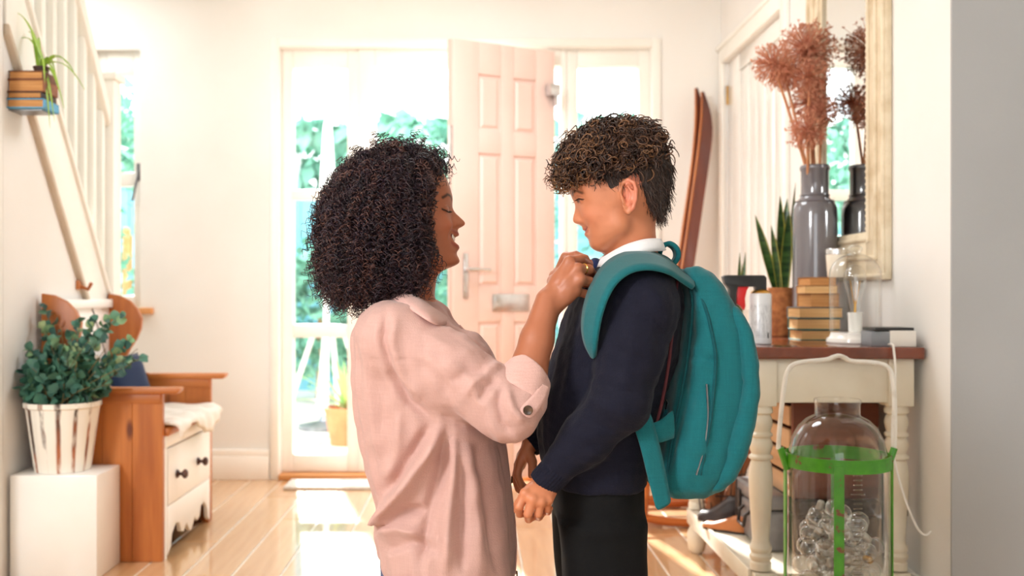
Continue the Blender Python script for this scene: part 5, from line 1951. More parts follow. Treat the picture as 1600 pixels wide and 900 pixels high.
def w_extra(v, Z):
    e = -.0075 * gauss(v, .030, .0135, Z, ez + .001, .0088)
    e = e + .0022 * gauss(v, .026, .016, Z, zof(309, WY), .0055)           # brow
    e = e + .0065 * gauss(v, .040, .017, Z, zof(352, WY), .014)            # smiling cheek
    e = e + .0058 * gauss(v, .0135, .0055, Z, zof(350, WY), .0062)         # nostril wing
    e = e - .0024 * gauss(v, .021, .004, Z, zof(357, WY), .006)            # crease beside the nose
    e = e - .0030 * gauss(v, .0285, .0045, Z, zof(367, WY), .009)          # crease at the mouth corner
    e = e + .0022 * gauss(v, .017, .012, Z, zof(408, WY), .008)
    return e
fn, lo, hi = head_fn(1, WY, 648, prof, base, width, back, (zof(424, WY), zof(272, WY)), (.080, zof(419.5, WY), .22, -.975), nsig, (14.0, zof(392, WY), zof(361, WY)), w_extra)
wv_.ell(wp(630, 318), (.0935, .073, .101), k=.0)
wv_.op(fn, lo, hi, k=.014)
# closed, smiling eyes: lid over the ball
for sg in (-1, 1):
    wv_.ell(wp(0, 0) * 0 + np.array([xof(692.6, WY), WY + sg * .030, ez - .0005]), (.0112, .0135, .0092), k=.004)
# jaw angle and neck
wv_.cap(wp(655, 392, WY - .040), wp(680, 406, WY - .022), .018, .014, k=.02)
wv_.cap(wp(655, 392, WY + .040), wp(680, 406, WY + .022), .018, .014, k=.02)
wv_.chain([wp(641, 385), wp(640, 425), wp(637, 455), wp(630, 485)], [.050, .0465, .048, .060], k=.022, sy=1.0)
wv_.cap(wp(660, 455, WY - .03), wp(672, 485, WY - .01), .012, .010, k=.014)
# trunk, arms and legs under the clothes
wv_.loft([(zof(a, WY), xof(b, WY) + .02, xof(c, WY) - .02, w_ - .022) for a, b, c, w_ in
          ((478, 582, 690, .12), (500, 564, 708, .165), (560, 556, 745, .175), (640, 566, 760, .165), (720, 585, 740, .15), (800, 605, 740, .15), (840, 618, 738, .13))], WY, k=.03)
RS, RE, RW = np.array(wp(612, 512, 1.83)), np.array(P(806, 646, 1.765)), np.array(P(856, 470, 1.842))
LS, LE, LW = np.array(wp(612, 512, 2.11)), np.array(P(800, 640, 2.17)), np.array(P(862, 470, 2.06))
for a, b, c in ((RS, RE, RW), (LS, LE, LW)):
    wv_.chain([a, b], [.045, .036], k=.02)
    wv_.chain([b, b * .72 + c * .28, b * .35 + c * .65, c], [.036, .0375, .0295, .0235], k=.012)
for sg in (-1, 1):
    hip, knee, ank, toe = np.array([xof(690, WY), WY + sg * .075, .46]), np.array([xof(690, WY) + .03, WY + sg * .105, .075]), np.array([xof(690, WY) - .36, WY + sg * .10, .06]), np.array([xof(690, WY) - .46, WY + sg * .10, .03])
    wv_.chain([hip, knee], [.062, .052], k=.02)
    wv_.chain([knee, ank, toe], [.052, .036, .026], k=.02)
# right hand closing on the tie knot, left hand behind it
kn = [P(890, 409, 1.852), P(903, 420, 1.836), P(907, 437, 1.832), P(900, 455, 1.838)]
ch = [[P(908, 405, 1.876), P(920, 412, 1.902), P(922, 421, 1.918)], [P(920, 421, 1.852), P(925, 428, 1.882), P(919, 432, 1.900)],
      [P(921, 440, 1.846), P(924, 443, 1.874), P(914, 444, 1.884)], [P(914, 459, 1.848), P(917, 460, 1.872), P(906, 458, 1.882)]]
hand(wv_, RW + np.array([.004, 0, -.004]), kn, ch, [P(866, 440, 1.868), P(886, 424, 1.905), P(906, 418, 1.928), P(922, 420, 1.935)], rp=.0135, rf=.0088)
wv_.ell((P(878, 442, 1.856) + 0), (.022, .010, .020), k=.012)
LW2 = LW
kn = [P(884, 402, 2.005), P(892, 410, 2.02), P(896, 424, 2.03), P(894, 440, 2.035)]
ch = [[P(900, 399, 1.985), P(914, 404, 1.970), P(921, 413, 1.962)], [P(906, 408, 2.0), P(920, 414, 1.985), P(924, 422, 1.972)],
      [P(910, 425, 2.008), P(920, 428, 1.99), P(916, 432, 1.975)], [P(908, 442, 2.014), P(914, 443, 1.995), P(908, 444, 1.98)]]
hand(wv_, LW2, kn, ch, [P(868, 432, 2.02), P(886, 422, 1.985), P(904, 418, 1.962), P(918, 420, 1.952)], rp=.0132, rf=.0085)
V, Q = wv_.skin(smooth=2, lam=.4)
u = V[:, 0] - xof(648, WY)
va = np.abs(V[:, 1] - WY)
lipc = S(150, 70, 62)
zc = V[:, 2] - 14.0 * va ** 2
lip = np.clip(1.3 - np.abs(zc - zof(366, WY)) / .0042, 0, 1) + np.clip(1.3 - np.abs(zc - zof(386, WY)) / .0045, 0, 1)
lip = np.where((va < .0255) & (u > .055), lip, 0)
mouth_in = np.where((va < .024) & (u > .05), np.clip(1.4 - np.abs(zc - zof(375, WY)) / .0045, 0, 1), 0)
spots = [(.55 * gauss(va, .042, .02, V[:, 2], zof(352, WY), .018) * (u > .02), S(190, 108, 76)), (lip * .8, lipc), (mouth_in, S(96, 36, 34))]
for sg in (-1, 1):
    spots.append((.9 * stroke(V, WY, 1, xof(648, WY), [(.012, zof(313, WY)), (.022, zof(308, WY)), (.034, zof(306.5, WY)), (.046, zof(312, WY))], .0030, sg), S(40, 26, 22)))
    spots.append((stroke(V, WY, 1, xof(648, WY), [(.018, ez - .0035), (.030, ez - .0058), (.042, ez - .0030), (.047, ez - .0005)], .0016, sg), S(30, 18, 16)))
    spots.append((.35 * stroke(V, WY, 1, xof(648, WY), [(.018, ez + .003), (.030, ez + .0062), (.043, ez + .003)], .0014, sg), S(90, 48, 36)))
tone = paint(V, SKW, spots)
woman = arrays_mesh('person', V, Q, M['skin'], None, base=(xof(672, WY), WY, 0), tone=tone)
tag(woman, 'person with dark curly hair and a loose pale pink shirt kneeling and straightening a tie', 'person', 'people in the hall')

# lashes and teeth
for sg in (-1, 1):
    mb = MB()
    for i in range(12):
        tt = i / 11
        v0 = .017 + .030 * tt
        yq = WY + sg * v0
        zq = ez - .0048 + .0035 * (2 * tt - .9) ** 2
        sl_ = np.arange(xof(720, WY), xof(670, WY), -.0006)
        dd = wv_.sample(np.stack([sl_, np.full_like(sl_, yq), np.full_like(sl_, zq)], 1))
        hit = np.nonzero(dd < 0)[0]
        if not len(hit):
            continue
        xs_ = sl_[hit[0]]
        out = Vector((.0062 * (1 - .5 * tt), sg * .004 * tt, -.0032))
        a = Vector((xs_ - .0006, yq, zq))
        mb.tube([a, a + out * .6, a + out + Vector((0, 0, .0012))], [.0007, .0005, .0002], n=4)
    build('eyelashes', mb, M['lash'], woman)
mb = MB()
for i in range(-4, 5):
    if i == 0:
        continue
    v0 = (abs(i) - .5) * .0052 * (1 if i > 0 else -1)
    zq = zof(373.5, WY) + 14 * v0 ** 2
    xq = xof(708.8, WY) - 9.5 * v0 ** 2
    mb.ball((xq, WY + v0, zq), (.0032, .0028, .0052), 8, 6)
build('teeth', mb, M['teeth'], woman)
# ring on a finger
rc = (np.array(P(903, 420, 1.836)) * .45 + np.array(P(920, 421, 1.852)) * .55)
rd = Vector(P(920, 421, 1.852) - P(903, 420, 1.836)).normalized()
e1 = rd.cross(Vector((0, 0, 1))).normalized()
e2 = rd.cross(e1)
mb = MB().tube([Vector(rc) + (e1 * math.cos(a) + e2 * math.sin(a)) * 0.0098 for a in np.linspace(0, 2 * PI, 21)[:-1]], .0013, n=7, closed=True)
mb.ball(Vector(rc) - Vector((0, .0102, 0)), .0022, 8, 6)
build('ring', mb, M['gold'], woman)

# jeans
jv = Vol(axis_steps((-.52, .10, .007)), axis_steps((1.74, 2.20, .007)), axis_steps((-.01, .60, .007)))
for sg in (-1, 1):
    hip, knee, ank = np.array([xof(684, WY), WY + sg * .080, .45]), np.array([xof(690, WY) + .03, WY + sg * .105, .082]), np.array([xof(690, WY) - .37, WY + sg * .10, .068])
    jv.chain([hip, knee], [.084, .070], k=.03)
    jv.chain([knee, ank], [.070, .052], k=.02)
jv.loft([(.34, xof(597, WY), xof(756, WY), .165), (.44, xof(595, WY), xof(756, WY), .17), (.50, xof(616, WY), xof(740, WY), .13), (.54, xof(630, WY), xof(730, WY), .11)], WY, k=.015)
V, Q = jv.skin(smooth=1)
arrays_mesh('jeans', V, Q, M['denim'], woman)
for sg in (-1, 1):
    c = np.array([xof(690, WY) - .40, WY + sg * .10, .0])
    mb = MB().ball((c[0] - .035, c[1], .045), (.085, .036, .042), 14, 9)
    build('shoe', mb, mat('canvas_shoe', S(220, 214, 206), rough=.7) if sg < 0 else bpy.data.materials['canvas_shoe'], woman)

# the loose shirt
sv = Vol(axis_steps((-.30, .20, .0038)), axis_steps((1.665, 2.27, .0042)), axis_steps((.385, .985, .0038)))
rows = [(462, 606, 668, .058), (472, 590, 688, .080), (482, 575, 699, .110), (496, 562, 706, .148), (520, 553, 724, .185), (560, 551, 748, .192), (600, 551.5, 765, .188), (650, 555, 780, .180), (700, 564, 789, .176),
        (740, 574, 794, .176), (770, 586, 797, .178), (795, 596, 800, .182), (812, 594, 802, .187), (832, 589, 803, .192), (860, 592, 804, .196), (890, 601, 803, .196), (905, 606, 802, .194)]
sv.loft([(zof(a, WY), xof(b, WY), xof(c, WY), w_) for a, b, c, w_ in rows], WY, k=.0, p=2.25)
sv.ell(wp(735, 590, WY - .075), (.052, .07, .085), k=.05)
sv.ell(wp(735, 590, WY + .075), (.052, .07, .085), k=.05)
def hem(X, Y, Z):
    ln = np.interp(X, [xof(585, WY), xof(598, WY), xof(630, WY), xof(645, WY)], [zof(852, WY), zof(860, WY), zof(900, WY), .30])
    return (Z - ln) * .7 + 0 * Y
sv.op(hem, (-.29, 1.68, .39), (-.11, 2.25, .46), k=.004, mode='s')
Rcuff, Lcuff = P(822, 598, 1.782), P(830, 598, 2.14)
for S_, E_, C_, sg in ((RS, RE, Rcuff, -1), (LS, LE, Lcuff, 1)):
    sv.chain([S_ + np.array([-.008, -sg * .03, -.006]), S_ + np.array([.01, sg * .004, -.022]), (S_ * .55 + E_ * .45) + np.array([0, 0, -.005]), E_ + np.array([-.012, 0, .004])], [.056, .064, .063, .058], k=.022)
    sv.chain([E_ + np.array([-.012, 0, .004]), E_ * .5 + C_ * .5, C_], [.055, .043, .030], k=.014)
V, Q = sv.skin(smooth=2)
N = vnormals(V, Q)
near = np.clip(.3 - N[:, 1] * 1.6, 0, 1)
px, py = pix(V)
arm = V[:, 1] < WY - .10
folds = [  # (line, amount, reach in pixels)
    ([(604, 486), (597, 530), (612, 585), (640, 628), (672, 652)], -.008, 7), ([(618, 492), (614, 540), (632, 590), (660, 622)], .005, 9),
    ([(640, 600), (675, 640), (715, 672), (770, 690)], .003, 12),
    ([(688, 668), (668, 705), (640, 752), (608, 800), (594, 832)], .017, 13), ([(676, 664), (650, 705), (618, 748), (596, 775)], -.009, 12),
    ([(697, 674), (690, 730), (672, 790), (660, 850), (655, 900)], -.008, 11), ([(708, 680), (706, 740), (700, 800), (697, 895)], .010, 12),
    ([(724, 690), (736, 750), (744, 820), (750, 900)], .007, 13), ([(742, 692), (760, 760), (770, 830), (776, 896)], -.006, 11), ([(716, 684), (720, 750), (722, 820), (724, 895)], -.005, 8),
    ([(596, 812), (630, 800), (668, 796)], -.008, 10), ([(592, 838), (628, 826), (664, 838)], .009, 12), ([(598, 862), (640, 846), (690, 862)], -.005, 10),
    ([(566, 560), (574, 640), (590, 720)], .004, 14), ([(590, 590), (600, 680), (612, 740)], -.004, 12), ([(625, 640), (622, 700), (612, 750)], .005, 10),
    ([(782, 570), (764, 578), (742, 596), (724, 622)], .006, 8), ([(778, 590), (760, 605), (748, 630)], -.006, 8), ([(786, 600), (778, 630), (784, 662), (800, 682)], -.006, 8),
    ([(770, 578), (730, 580), (700, 600)], -.004, 8), ([(792, 608), (800, 640), (820, 662)], .005, 8), ([(690, 560), (730, 590), (760, 640)], .003, 12), ([(660, 520), (700, 545), (740, 560)], .003, 12),
    ([(645, 560), (690, 600), (740, 655)], -.003, 12)]
for poly, amp, sig in folds:
    V = fold(V, N, poly, amp * (2.1 if poly[0][1] > 655 else 1.7), sig * .85, near)
Nw = N * 1.0
V = V + Nw * (wob(V * np.array([1, 1, .45]), 38, 3) * .0026 + wob(V * np.array([1, 1, .6]), 95, 4) * .0016 + wob(V * np.array([1, 1, .7]), 190, 5) * .0006)[:, None] * np.where(arm & (px < 700) & (py < 560), .5, 1)[:, None]
V[:, 2] = np.where(V[:, 2] < .405, np.maximum(V[:, 2], .388 + .012 * np.sin(V[:, 0] * 9 + 1)), V[:, 2])
V = relax(V, Q, .3)
shirt = arrays_mesh('shirt', V, Q, M['pink'], woman)
shirt_pts = V


def ring_sheet(name, rows, m, parent, solid, sub=1):
    return build(name, MB().grid(rows), m, parent, solid=solid, sub=sub, smooth=80)

# collar: a stand round the neck with the leaf folded down over it
def collar(Yc, top_c, r, low, n_=25):
    pass
def bez(pts, n_):
    return [np.array(q) for q in spline(pts, max(2, n_ // (len(pts) - 1)))]
cu = [wp(602, 449, WY), wp(608, 446, WY - .038), wp(628, 447, WY - .060), wp(655, 462, WY - .058), wp(680, 481, WY - .040), wp(698, 495, WY - .014)]
cl = [wp(580, 468, WY), wp(588, 466, WY - .06)] + [np.minimum(sv.front(a, b, .011), np.array([9, WY - c, 9])) for a, b, c in ((612, 468, .09), (648, 487, .088), (684, 508, .062))] + [wp(704, 505, WY - .020)]
mid = [(a + b) / 2 + np.array([0.002, -.012 if i else 0, .007]) for i, (a, b) in enumerate(zip(cu, cl))]
st_ = [a + np.array([.004, .008, -.022]) for a in cu]
for sg, nm in ((1, 'collar'), (-1, 'collar')):
    rr = []
    for row in (st_, cu, mid, cl):
        q = bez(row, 25)
        if sg < 0:
            q = [np.array([a[0], 2 * WY - a[1], a[2]]) for a in q]
        rr.append(q)
    ring_sheet(nm, rr, M['pink_d'], shirt, .004)
# button placket down the front
rows_ = []
for py_ in np.linspace(508, 896, 30):
    z = zof(py_, WY)
    xs_ = np.arange(.19, -.12, -.002)
    r = []
    for dy in (-.016, 0, .016):
        dd = sv.sample(np.stack([xs_, np.full_like(xs_, WY + dy), np.full_like(xs_, z)], 1))
        hit = np.nonzero(dd < 0)[0]
        xx = xs_[hit[0]] if len(hit) else 0
        r.append((xx + .004, WY + dy, z))
    rows_.append(r)
ring_sheet('placket', rows_, M['pink_d'], shirt, .003)
for py_ in (560, 640, 745, 892):
    q = rows_[int(round((py_ - 508) / (896 - 508) * 29))][1]
    build('button', MB().lathe([(0, 0), (.0065, 0), (.0072, .0015), (.006, .003), (.003, .0022), (0, .0022)], (q[0] + .002, q[1] - .006, q[2]), n=14, axis='x'), M['button'], shirt)
# curled-over front edge under the collar
build('collar_facing', MB().tube(spline([wp(700, 506, WY - .02), wp(708, 520, WY - .026), wp(722, 545, WY - .03), wp(742, 566, WY - .034)], 8), [.010 - .005 * i / 24 for i in range(25)], n=8), M['pink_d'], shirt)

# rolled cuffs
def rolled_cuff(E_, C_, W_, sg):
    d = (C_ - E_) / np.linalg.norm(C_ - E_)
    e1 = np.cross(d, np.array([0, 1., 0]))
    e1 /= np.linalg.norm(e1)
    e2 = np.cross(d, e1)
    rows = []
    Lc = np.linalg.norm(C_ - E_)
    for t_, r in ((.04, .048), (.0, .0535), (.06, .0555), (.35, .0520), (.7, .0465), (.94, .0420), (1.0, .0395), (.98, .0365), (.8, .035), (.5, .035)):
        rr = []
        for a in np.linspace(0, 2 * PI, 49):
            wv2 = 1 + .020 * math.sin(3 * a + 1 + t_ * 3) + .010 * math.sin(7 * a + 2 * t_)
            hh = Lc * t_ + .005 * math.sin(a + .6) + .005 * math.cos(a) * t_
            rr.append(E_ + d * hh + (e1 * math.cos(a) + e2 * math.sin(a) * .95) * r * wv2)
        rows.append(rr)
    return ring_sheet('cuff', rows, M['pink_d'], shirt, .0025, sub=1)
rolled_cuff(P(806, 622, 1.772), P(832, 580, 1.792), RW, -1)
rolled_cuff(P(812, 622, 2.15), P(836, 578, 2.12), LW, 1)
# tab and button that hold the roll
def strip(name, edge_a, edge_b, m, parent, solid, sub=1, n_=8):
    a, b = bez(edge_a, n_ * (len(edge_a) - 1)), bez(edge_b, n_ * (len(edge_b) - 1))
    c = [(p + q) / 2 + np.array([0, -.0015, 0]) for p, q in zip(a, b)]
    return build(name, MB().grid([a, c, b]), m, parent, solid=solid, sub=sub, smooth=80)
strip('cuff_tab', [P(845, 598, 1.746), P(836, 613, 1.730), P(820, 630, 1.715), P(813, 640, 1.710), P(818, 648, 1.708)],
      [P(858, 606, 1.752), P(852, 624, 1.735), P(840, 642, 1.718), P(831, 652, 1.711), P(823, 652, 1.708)], M['pink_d'], shirt, .003)
bc = P(825, 641, 1.7025)
build('button', MB().lathe([(0, .004), (.0072, .0038), (.0082, .002), (.0085, 0), (.0075, -.0012), (.0045, -.0004), (0, -.0004)], bc, n=20, axis='y'), M['button'], shirt)

# hair: a soft dark mass with thousands of ringlets over it
hv = Vol(axis_steps((-.36, .0, .0055)), axis_steps((1.80, 2.14, .0055)), axis_steps((.92, 1.28, .0055)))
hv.ell(wp(630, 312), (.104, .098, .109), k=.0)
hv.ell(wp(605, 325), (.108, .108, .112), k=.02)
hv.ell(wp(585, 355), (.100, .122, .102), k=.03)
hv.ell(wp(578, 400), (.090, .118, .072), k=.03)
for sg in (-1, 1):
    hv.ell(wp(632, 380, WY + sg * .082), (.040, .034, .075), k=.03)
    hv.ell(wp(645, 320, WY + sg * .070), (.050, .036, .085), k=.03)
def facecut(X, Y, Z):
    return (np.sqrt(((X - xof(760, WY)) / .113) ** 2 + ((Z - zof(340, WY)) / .150) ** 2) - 1) * .11 + 0 * Y
hv.op(facecut, (-.1, 1.8, .95), (.13, 2.15, 1.25), k=.012, mode='s')
hv.ell(wp(655, 430), (.055, .062, .07), k=.015, mode='s')
hv.op(lambda X, Y, Z: Z - zof(448, WY) + 0 * X + 0 * Y, (-.4, 1.7, .8), (.2, 2.2, zof(448, WY)), k=.01, mode='s')
V, Q = hv.skin(smooth=2)
N = vnormals(V, Q)
Vc = V + N * (wob(V, 60, 21) * .004 + wob(V, 150, 22) * .003 - .006)[:, None]
M['hair_core'] = mat('dark_hair_mass', S(30, 20, 24), S(20, 13, 16), scale=60, rough=.75, bump=.6, bscale=160)
M['curl'] = attr_mat('ringlet', rough=.42, spec=.5)
hair = arrays_mesh('hair', Vc, Q, M['hair_core'], woman)
def ringlets(V, N, count, length, rad, pitch, thick, flow, cols, name, parent, lift=.35, K=24, seed=5, weight=None, keep=None):
    r = np.random.default_rng(seed)
    pr = None
    if weight is not None:
        pr = weight / weight.sum()
    i = r.choice(len(V), count, p=pr)
    p0, n0 = V[i], N[i]
    f = flow(p0, n0)
    f = f - n0 * (f * n0).sum(1, keepdims=True) * .8 + n0 * lift + r.normal(size=f.shape) * .32
    f /= np.linalg.norm(f, axis=1, keepdims=True)
    L = length * r.uniform(.55, 1.25, count)
    R_ = rad * r.uniform(.6, 1.35, count)
    tt = np.linspace(0, 1, K)
    curlax = np.cross(f, n0)
    curlax /= np.linalg.norm(curlax, axis=1, keepdims=True) + 1e-9
    e2 = np.cross(f, curlax)
    sag = np.zeros_like(f)
    sag[:, 2] = -1
    ph = r.uniform(0, 6.28, count)
    ang = ph[:, None] + (L / pitch)[:, None] * 2 * PI * tt[None] * np.where(r.uniform(size=count) < .5, 1, -1)[:, None]
    grow = np.clip(tt * 5, 0, 1)[None, :, None]
    paths = p0[:, None] + f[:, None] * (L[:, None] * tt)[..., None] + sag[:, None] * (L[:, None] * .35 * tt ** 2)[..., None]
    paths = paths + (curlax[:, None] * np.cos(ang)[..., None] + e2[:, None] * np.sin(ang)[..., None]) * R_[:, None, None] * grow
    if keep is not None:
        ok = keep(paths)
        paths = paths[ok]
        r2 = np.arange(len(ok))[ok]
    else:
        r2 = np.arange(count)
    th_ = thick * r.uniform(.7, 1.3, len(paths))[:, None] * (1 - .65 * tt ** 2)[None]
    V2, Q2 = tubes_arrays(paths, th_, n=3)
    c = np.array([q[:3] for q in cols])
    t_ = c[r.integers(0, len(c), len(paths))]
    tone = np.repeat(t_, K * 3, axis=0)
    return arrays_mesh(name, V2, Q2, M['curl'], parent, tone=tone)
def wflow(p, n):
    d = np.tile(np.array([[0, 0, -1.]]), (len(p), 1))
    c = wp(625, 320)
    o = p - c
    o[:, 2] = 0
    return d + o * 3.0
def outface(pp):
    # keep ringlets off the face
    X, Z, Yv = pp[..., 0], pp[..., 2], np.abs(pp[..., 1] - WY)
    inside = ((X - xof(762, WY)) / .106) ** 2 + ((Z - zof(345, WY)) / .138) ** 2 < 1
    return ~(inside.mean(1) > .24)
wcol = [S(52, 32, 36), S(40, 26, 34), S(70, 42, 42), S(92, 58, 50), S(48, 32, 44), S(34, 23, 28)]
cam_side = np.clip(.6 - N[:, 1], .15, 2)
cs_ = ringlets(V - N * .006, N, 5600, .050, .0052, .0120, .0013, wflow, wcol, 'ringlets', hair, lift=.45, seed=11, weight=cam_side, keep=outface)
cs_['kind'] = 'stuff'
# a few loose curls across temple and cheek
lo_ = [(676, 282, .045), (679, 296, .045), (675, 330, .04), (672, 352, .045), (668, 380, .05), (660, 402, .045), (656, 418, .035)]
pl = []
for k, (a, b, L) in enumerate(lo_):
    p0 = np.array(P(a - 6, b - 8, WY - .078 + .010 * (k < 2)))
    tt = np.linspace(0, 1, 24)
    ang = tt * L / .012 * 2 * PI + k
    pl.append(p0[None] + np.stack([.010 * tt + .0045 * np.cos(ang), -.004 + .0045 * np.sin(ang), -L * tt], 1))
V2, Q2 = tubes_arrays(np.array(pl), np.full((len(pl), 24), .0011), n=4)
arrays_mesh('loose_curls', V2, Q2, M['curl'], hair, tone=np.tile(np.array(S(36, 22, 24)[:3]), (len(V2), 1)))

# ======================================================= the standing child
BY = 1.95
bp_ = lambda px, py, y=BY: P(px, py, y)
SKB = S(198, 124, 88)
bv = Vol(axis_steps((.05, .185, .0022), (.185, .40, .002), (.40, .46, .006)),
         axis_steps((1.72, 1.85, .0026), (1.85, 2.05, .002), (2.05, 2.20, .0032)),
         axis_steps((.0, .50, .012), (.50, .69, .0024), (.69, .98, .007), (.98, 1.30, .002)))
prof = [(215, 905), (240, 896), (262, 892), (280, 890.5), (290, 890.8), (300, 892), (306, 894), (311, 896.2), (315, 898.6), (319, 900), (323, 899.8), (329, 898.3), (335, 896.6), (340, 895.3), (344, 895), (347, 896), (349.5, 899), (351.5, 904), (353, 908), (355, 909.6), (357, 910.3),
        (359, 910.2), (360.5, 911.5), (361.6, 915), (362.8, 914.6), (364, 913.2), (366.5, 913), (369, 914.6), (372, 918), (375, 920.6), (378, 921), (382, 921.6), (386, 923.8), (389, 927), (391.5, 932), (393, 940)]
base = [(215, 905), (240, 896), (262, 892), (280, 890.5), (290, 890.8), (300, 892.5), (311, 897), (319, 901.5), (330, 904), (345, 909), (355, 913.5), (362, 916), (370, 918.5), (378, 921.5), (386, 925), (391.5, 933), (393, 941)]
width = [(215, .040), (245, .055), (270, .062), (295, .066), (320, .066), (340, .063), (355, .057), (368, .050), (380, .041), (390, .030), (394, .024)]
back = [(215, .05), (320, .055), (370, .04), (394, .03)]
nsig = [(300, .02), (314, .013), (324, .0085), (336, .0095), (345, .0115), (350, .012), (354, .0105), (357, .015), (361, .018), (366, .0165), (371, .018), (378, .019), (386, .019), (394, .018)]
bez_ = zof(315, BY)
def b_extra(v, Z):
    e = -.0068 * gauss(v, .029, .0125, Z, bez_, .0078)
    e = e + .0018 * gauss(v, .026, .016, Z, zof(300, BY), .005)
    e = e + .0048 * gauss(v, .040, .018, Z, zof(338, BY), .015)
    e = e + .0048 * gauss(v, .0120, .005, Z, zof(346, BY), .0055)
    e = e - .0018 * gauss(v, .0245, .004, Z, zof(358, BY), .005)
    e = e + .0022 * gauss(v, .034, .012, Z, zof(366, BY), .012)
    return e
fn, lo, hi = head_fn(-1, BY, 950, prof, base, width, back, (zof(398, BY), zof(258, BY)), (.030, zof(393.2, BY), .20, -.98), nsig, (17.0, zof(368, BY), zof(352, BY)), b_extra)
bv.ell(bp_(970, 284), (.0945, .074, .098), k=.0)
bv.op(fn, lo, hi, k=.014)
for sg in (-1, 1):
    bv.ell(np.array([xof(909.5, BY), BY + sg * .0285, bez_]), (.0098, .0118, .0082), k=.002)
    # jaw
    bv.cap(bp_(968, 352, BY + sg * .046), bp_(938, 380, BY + sg * .022), .020, .013, k=.02)
    # ear
    cE = bp_(983, 307, BY + sg * .071)
    R = (Matrix.Rotation(sg * .42, 3, 'Z') @ Matrix.Rotation(-.16, 3, 'Y'))
    Rn = np.array(R).T
    def E(a, b, c=0):
        return cE + np.array(R @ Vector((a, c * sg, b)))
    bv.ell(E(.002, 0, .006), (.0165, .006, .030), k=.004, rot=Rn)
    bv.ell(E(-.001, .001, .0125), (.0105, .0065, .020), k=.003, rot=Rn, mode='s')
    rim = [E(-.012, -.004, .008), E(-.013, .012, .009), E(-.006, .026, .010), E(.006, .030, .011), E(.016, .022, .012), E(.018, .008, .012), E(.014, -.010, .011), E(.006, -.024, .009), E(-.004, -.030, .007), E(-.010, -.024, .006)]
    bv.chain(rim, [.0026, .003, .0034, .0036, .0036, .0034, .0034, .0042, .0048, .004], k=.003)
    anti = [E(.004, .016, .010), E(.009, .006, .011), E(.007, -.008, .010), E(.0, -.015, .009)]
    bv.chain(anti, [.002, .003, .003, .0025], k=.003)
    bv.cap(E(-.011, -.004, .010), E(-.009, -.011, .009), .0032, .003, k=.003)
bv.chain([bp_(985, 330), bp_(987, 365), bp_(990, 400), bp_(990, 425)], [.043, .0405, .042, .052], k=.022)
bv.loft([(zof(a, BY), xof(b, BY) + .015, xof(c, BY) - .015, w_ - .02) for a, b, c, w_ in
         ((418, 925, 1045, .10), (440, 908, 1056, .15), (500, 882, 1062, .15), (600, 852, 1042, .14), (690, 848, 1016, .14), (760, 862, 1004, .14), (800, 866, 1002, .13))], BY, k=.03)
BS, BE, BW = bp_(1000, 462, 1.812), P(968, 628, 1.775), P(853, 752, 1.792)
CS, CE_, CW = bp_(1000, 462, 2.088), P(935, 610, 2.115), P(832, 690, 2.075)
for a, b, c in ((BS, BE, BW), (CS, CE_, CW)):
    bv.chain([a, b], [.04, .032], k=.02)
    bv.chain([b, c], [.032, .0205], k=.012)
for sg in (-1, 1):
    bv.chain([np.array([xof(936, BY), BY + sg * .065, .56]), np.array([xof(940, BY), BY + sg * .07, .30]), np.array([xof(945, BY), BY + sg * .07, .06])], [.062, .045, .03], k=.02)
    bv.cap(np.array([xof(945, BY), BY + sg * .07, .04]), np.array([xof(945, BY) - .13, BY + sg * .075, .025]), .028, .022, k=.02)
# left hand (near), loosely closed
W = P(851, 760, 1.790)
kn = [P(820, 772, 1.766), P(832, 781, 1.758), P(845, 785, 1.760), P(856, 782, 1.768)]
ch = [[P(811, 792, 1.764), P(812, 803, 1.782), P(821, 803, 1.796)], [P(825, 803, 1.758), P(826, 811, 1.780), P(835, 807, 1.794)],
      [P(841, 803, 1.764), P(842, 808, 1.784), P(848, 802, 1.796)], [P(855, 796, 1.774), P(856, 800, 1.790), P(860, 794, 1.798)]]
hand(bv, W, kn, ch, [P(836, 766, 1.782), P(818, 776, 1.796), P(810, 788, 1.804), P(808, 798, 1.808)], rp=.0116, rf=.0074)
bv.ell(P(841, 772, 1.774), (.018, .010, .016), k=.010)
# right hand (far), hanging with fingers down
W = P(828, 694, 2.075)
kn = [P(812, 722, 2.050), P(810, 726, 2.066), P(810, 728, 2.082), P(813, 727, 2.096)]
ch = [[P(808, 742, 2.046), P(814, 758, 2.050), P(822, 766, 2.055)], [P(805, 748, 2.064), P(810, 764, 2.066), P(818, 772, 2.070)],
      [P(806, 748, 2.084), P(811, 762, 2.086), P(818, 768, 2.088)], [P(810, 744, 2.10), P(815, 755, 2.10), P(821, 760, 2.10)]]
hand(bv, W, kn, ch, [P(826, 708, 2.056), P(832, 722, 2.040), P(832, 734, 2.034), P(830, 743, 2.034)], rp=.0115, rf=.0076)
V, Q = bv.skin(smooth=2, lam=.4)
u = -(V[:, 0] - xof(950, BY))
va = np.abs(V[:, 1] - BY)
zc = V[:, 2] - 17 * va ** 2
lip = np.clip(1.3 - np.abs(zc - zof(359, BY)) / .0028, 0, 1) + np.clip(1.3 - np.abs(zc - zof(365, BY)) / .0032, 0, 1)
lip = np.where((va < .0205) & (u > .022), lip, 0)
line = np.where((va < .022) & (u > .02), np.clip(1.5 - np.abs(zc - zof(361.6, BY)) / .0012, 0, 1), 0)
earw = np.where((np.hypot((V[:, 0] - xof(984, BY)) / .024, (V[:, 2] - zof(307, BY)) / .040) < 1) & (va > .070), .5, 0)
spots = [(.45 * gauss(va, .042, .022, V[:, 2], zof(340, BY), .018) * (u > .0), S(222, 136, 104)), (earw, S(220, 126, 104)), (lip * .7, S(172, 86, 78)), (line, S(110, 48, 44))]
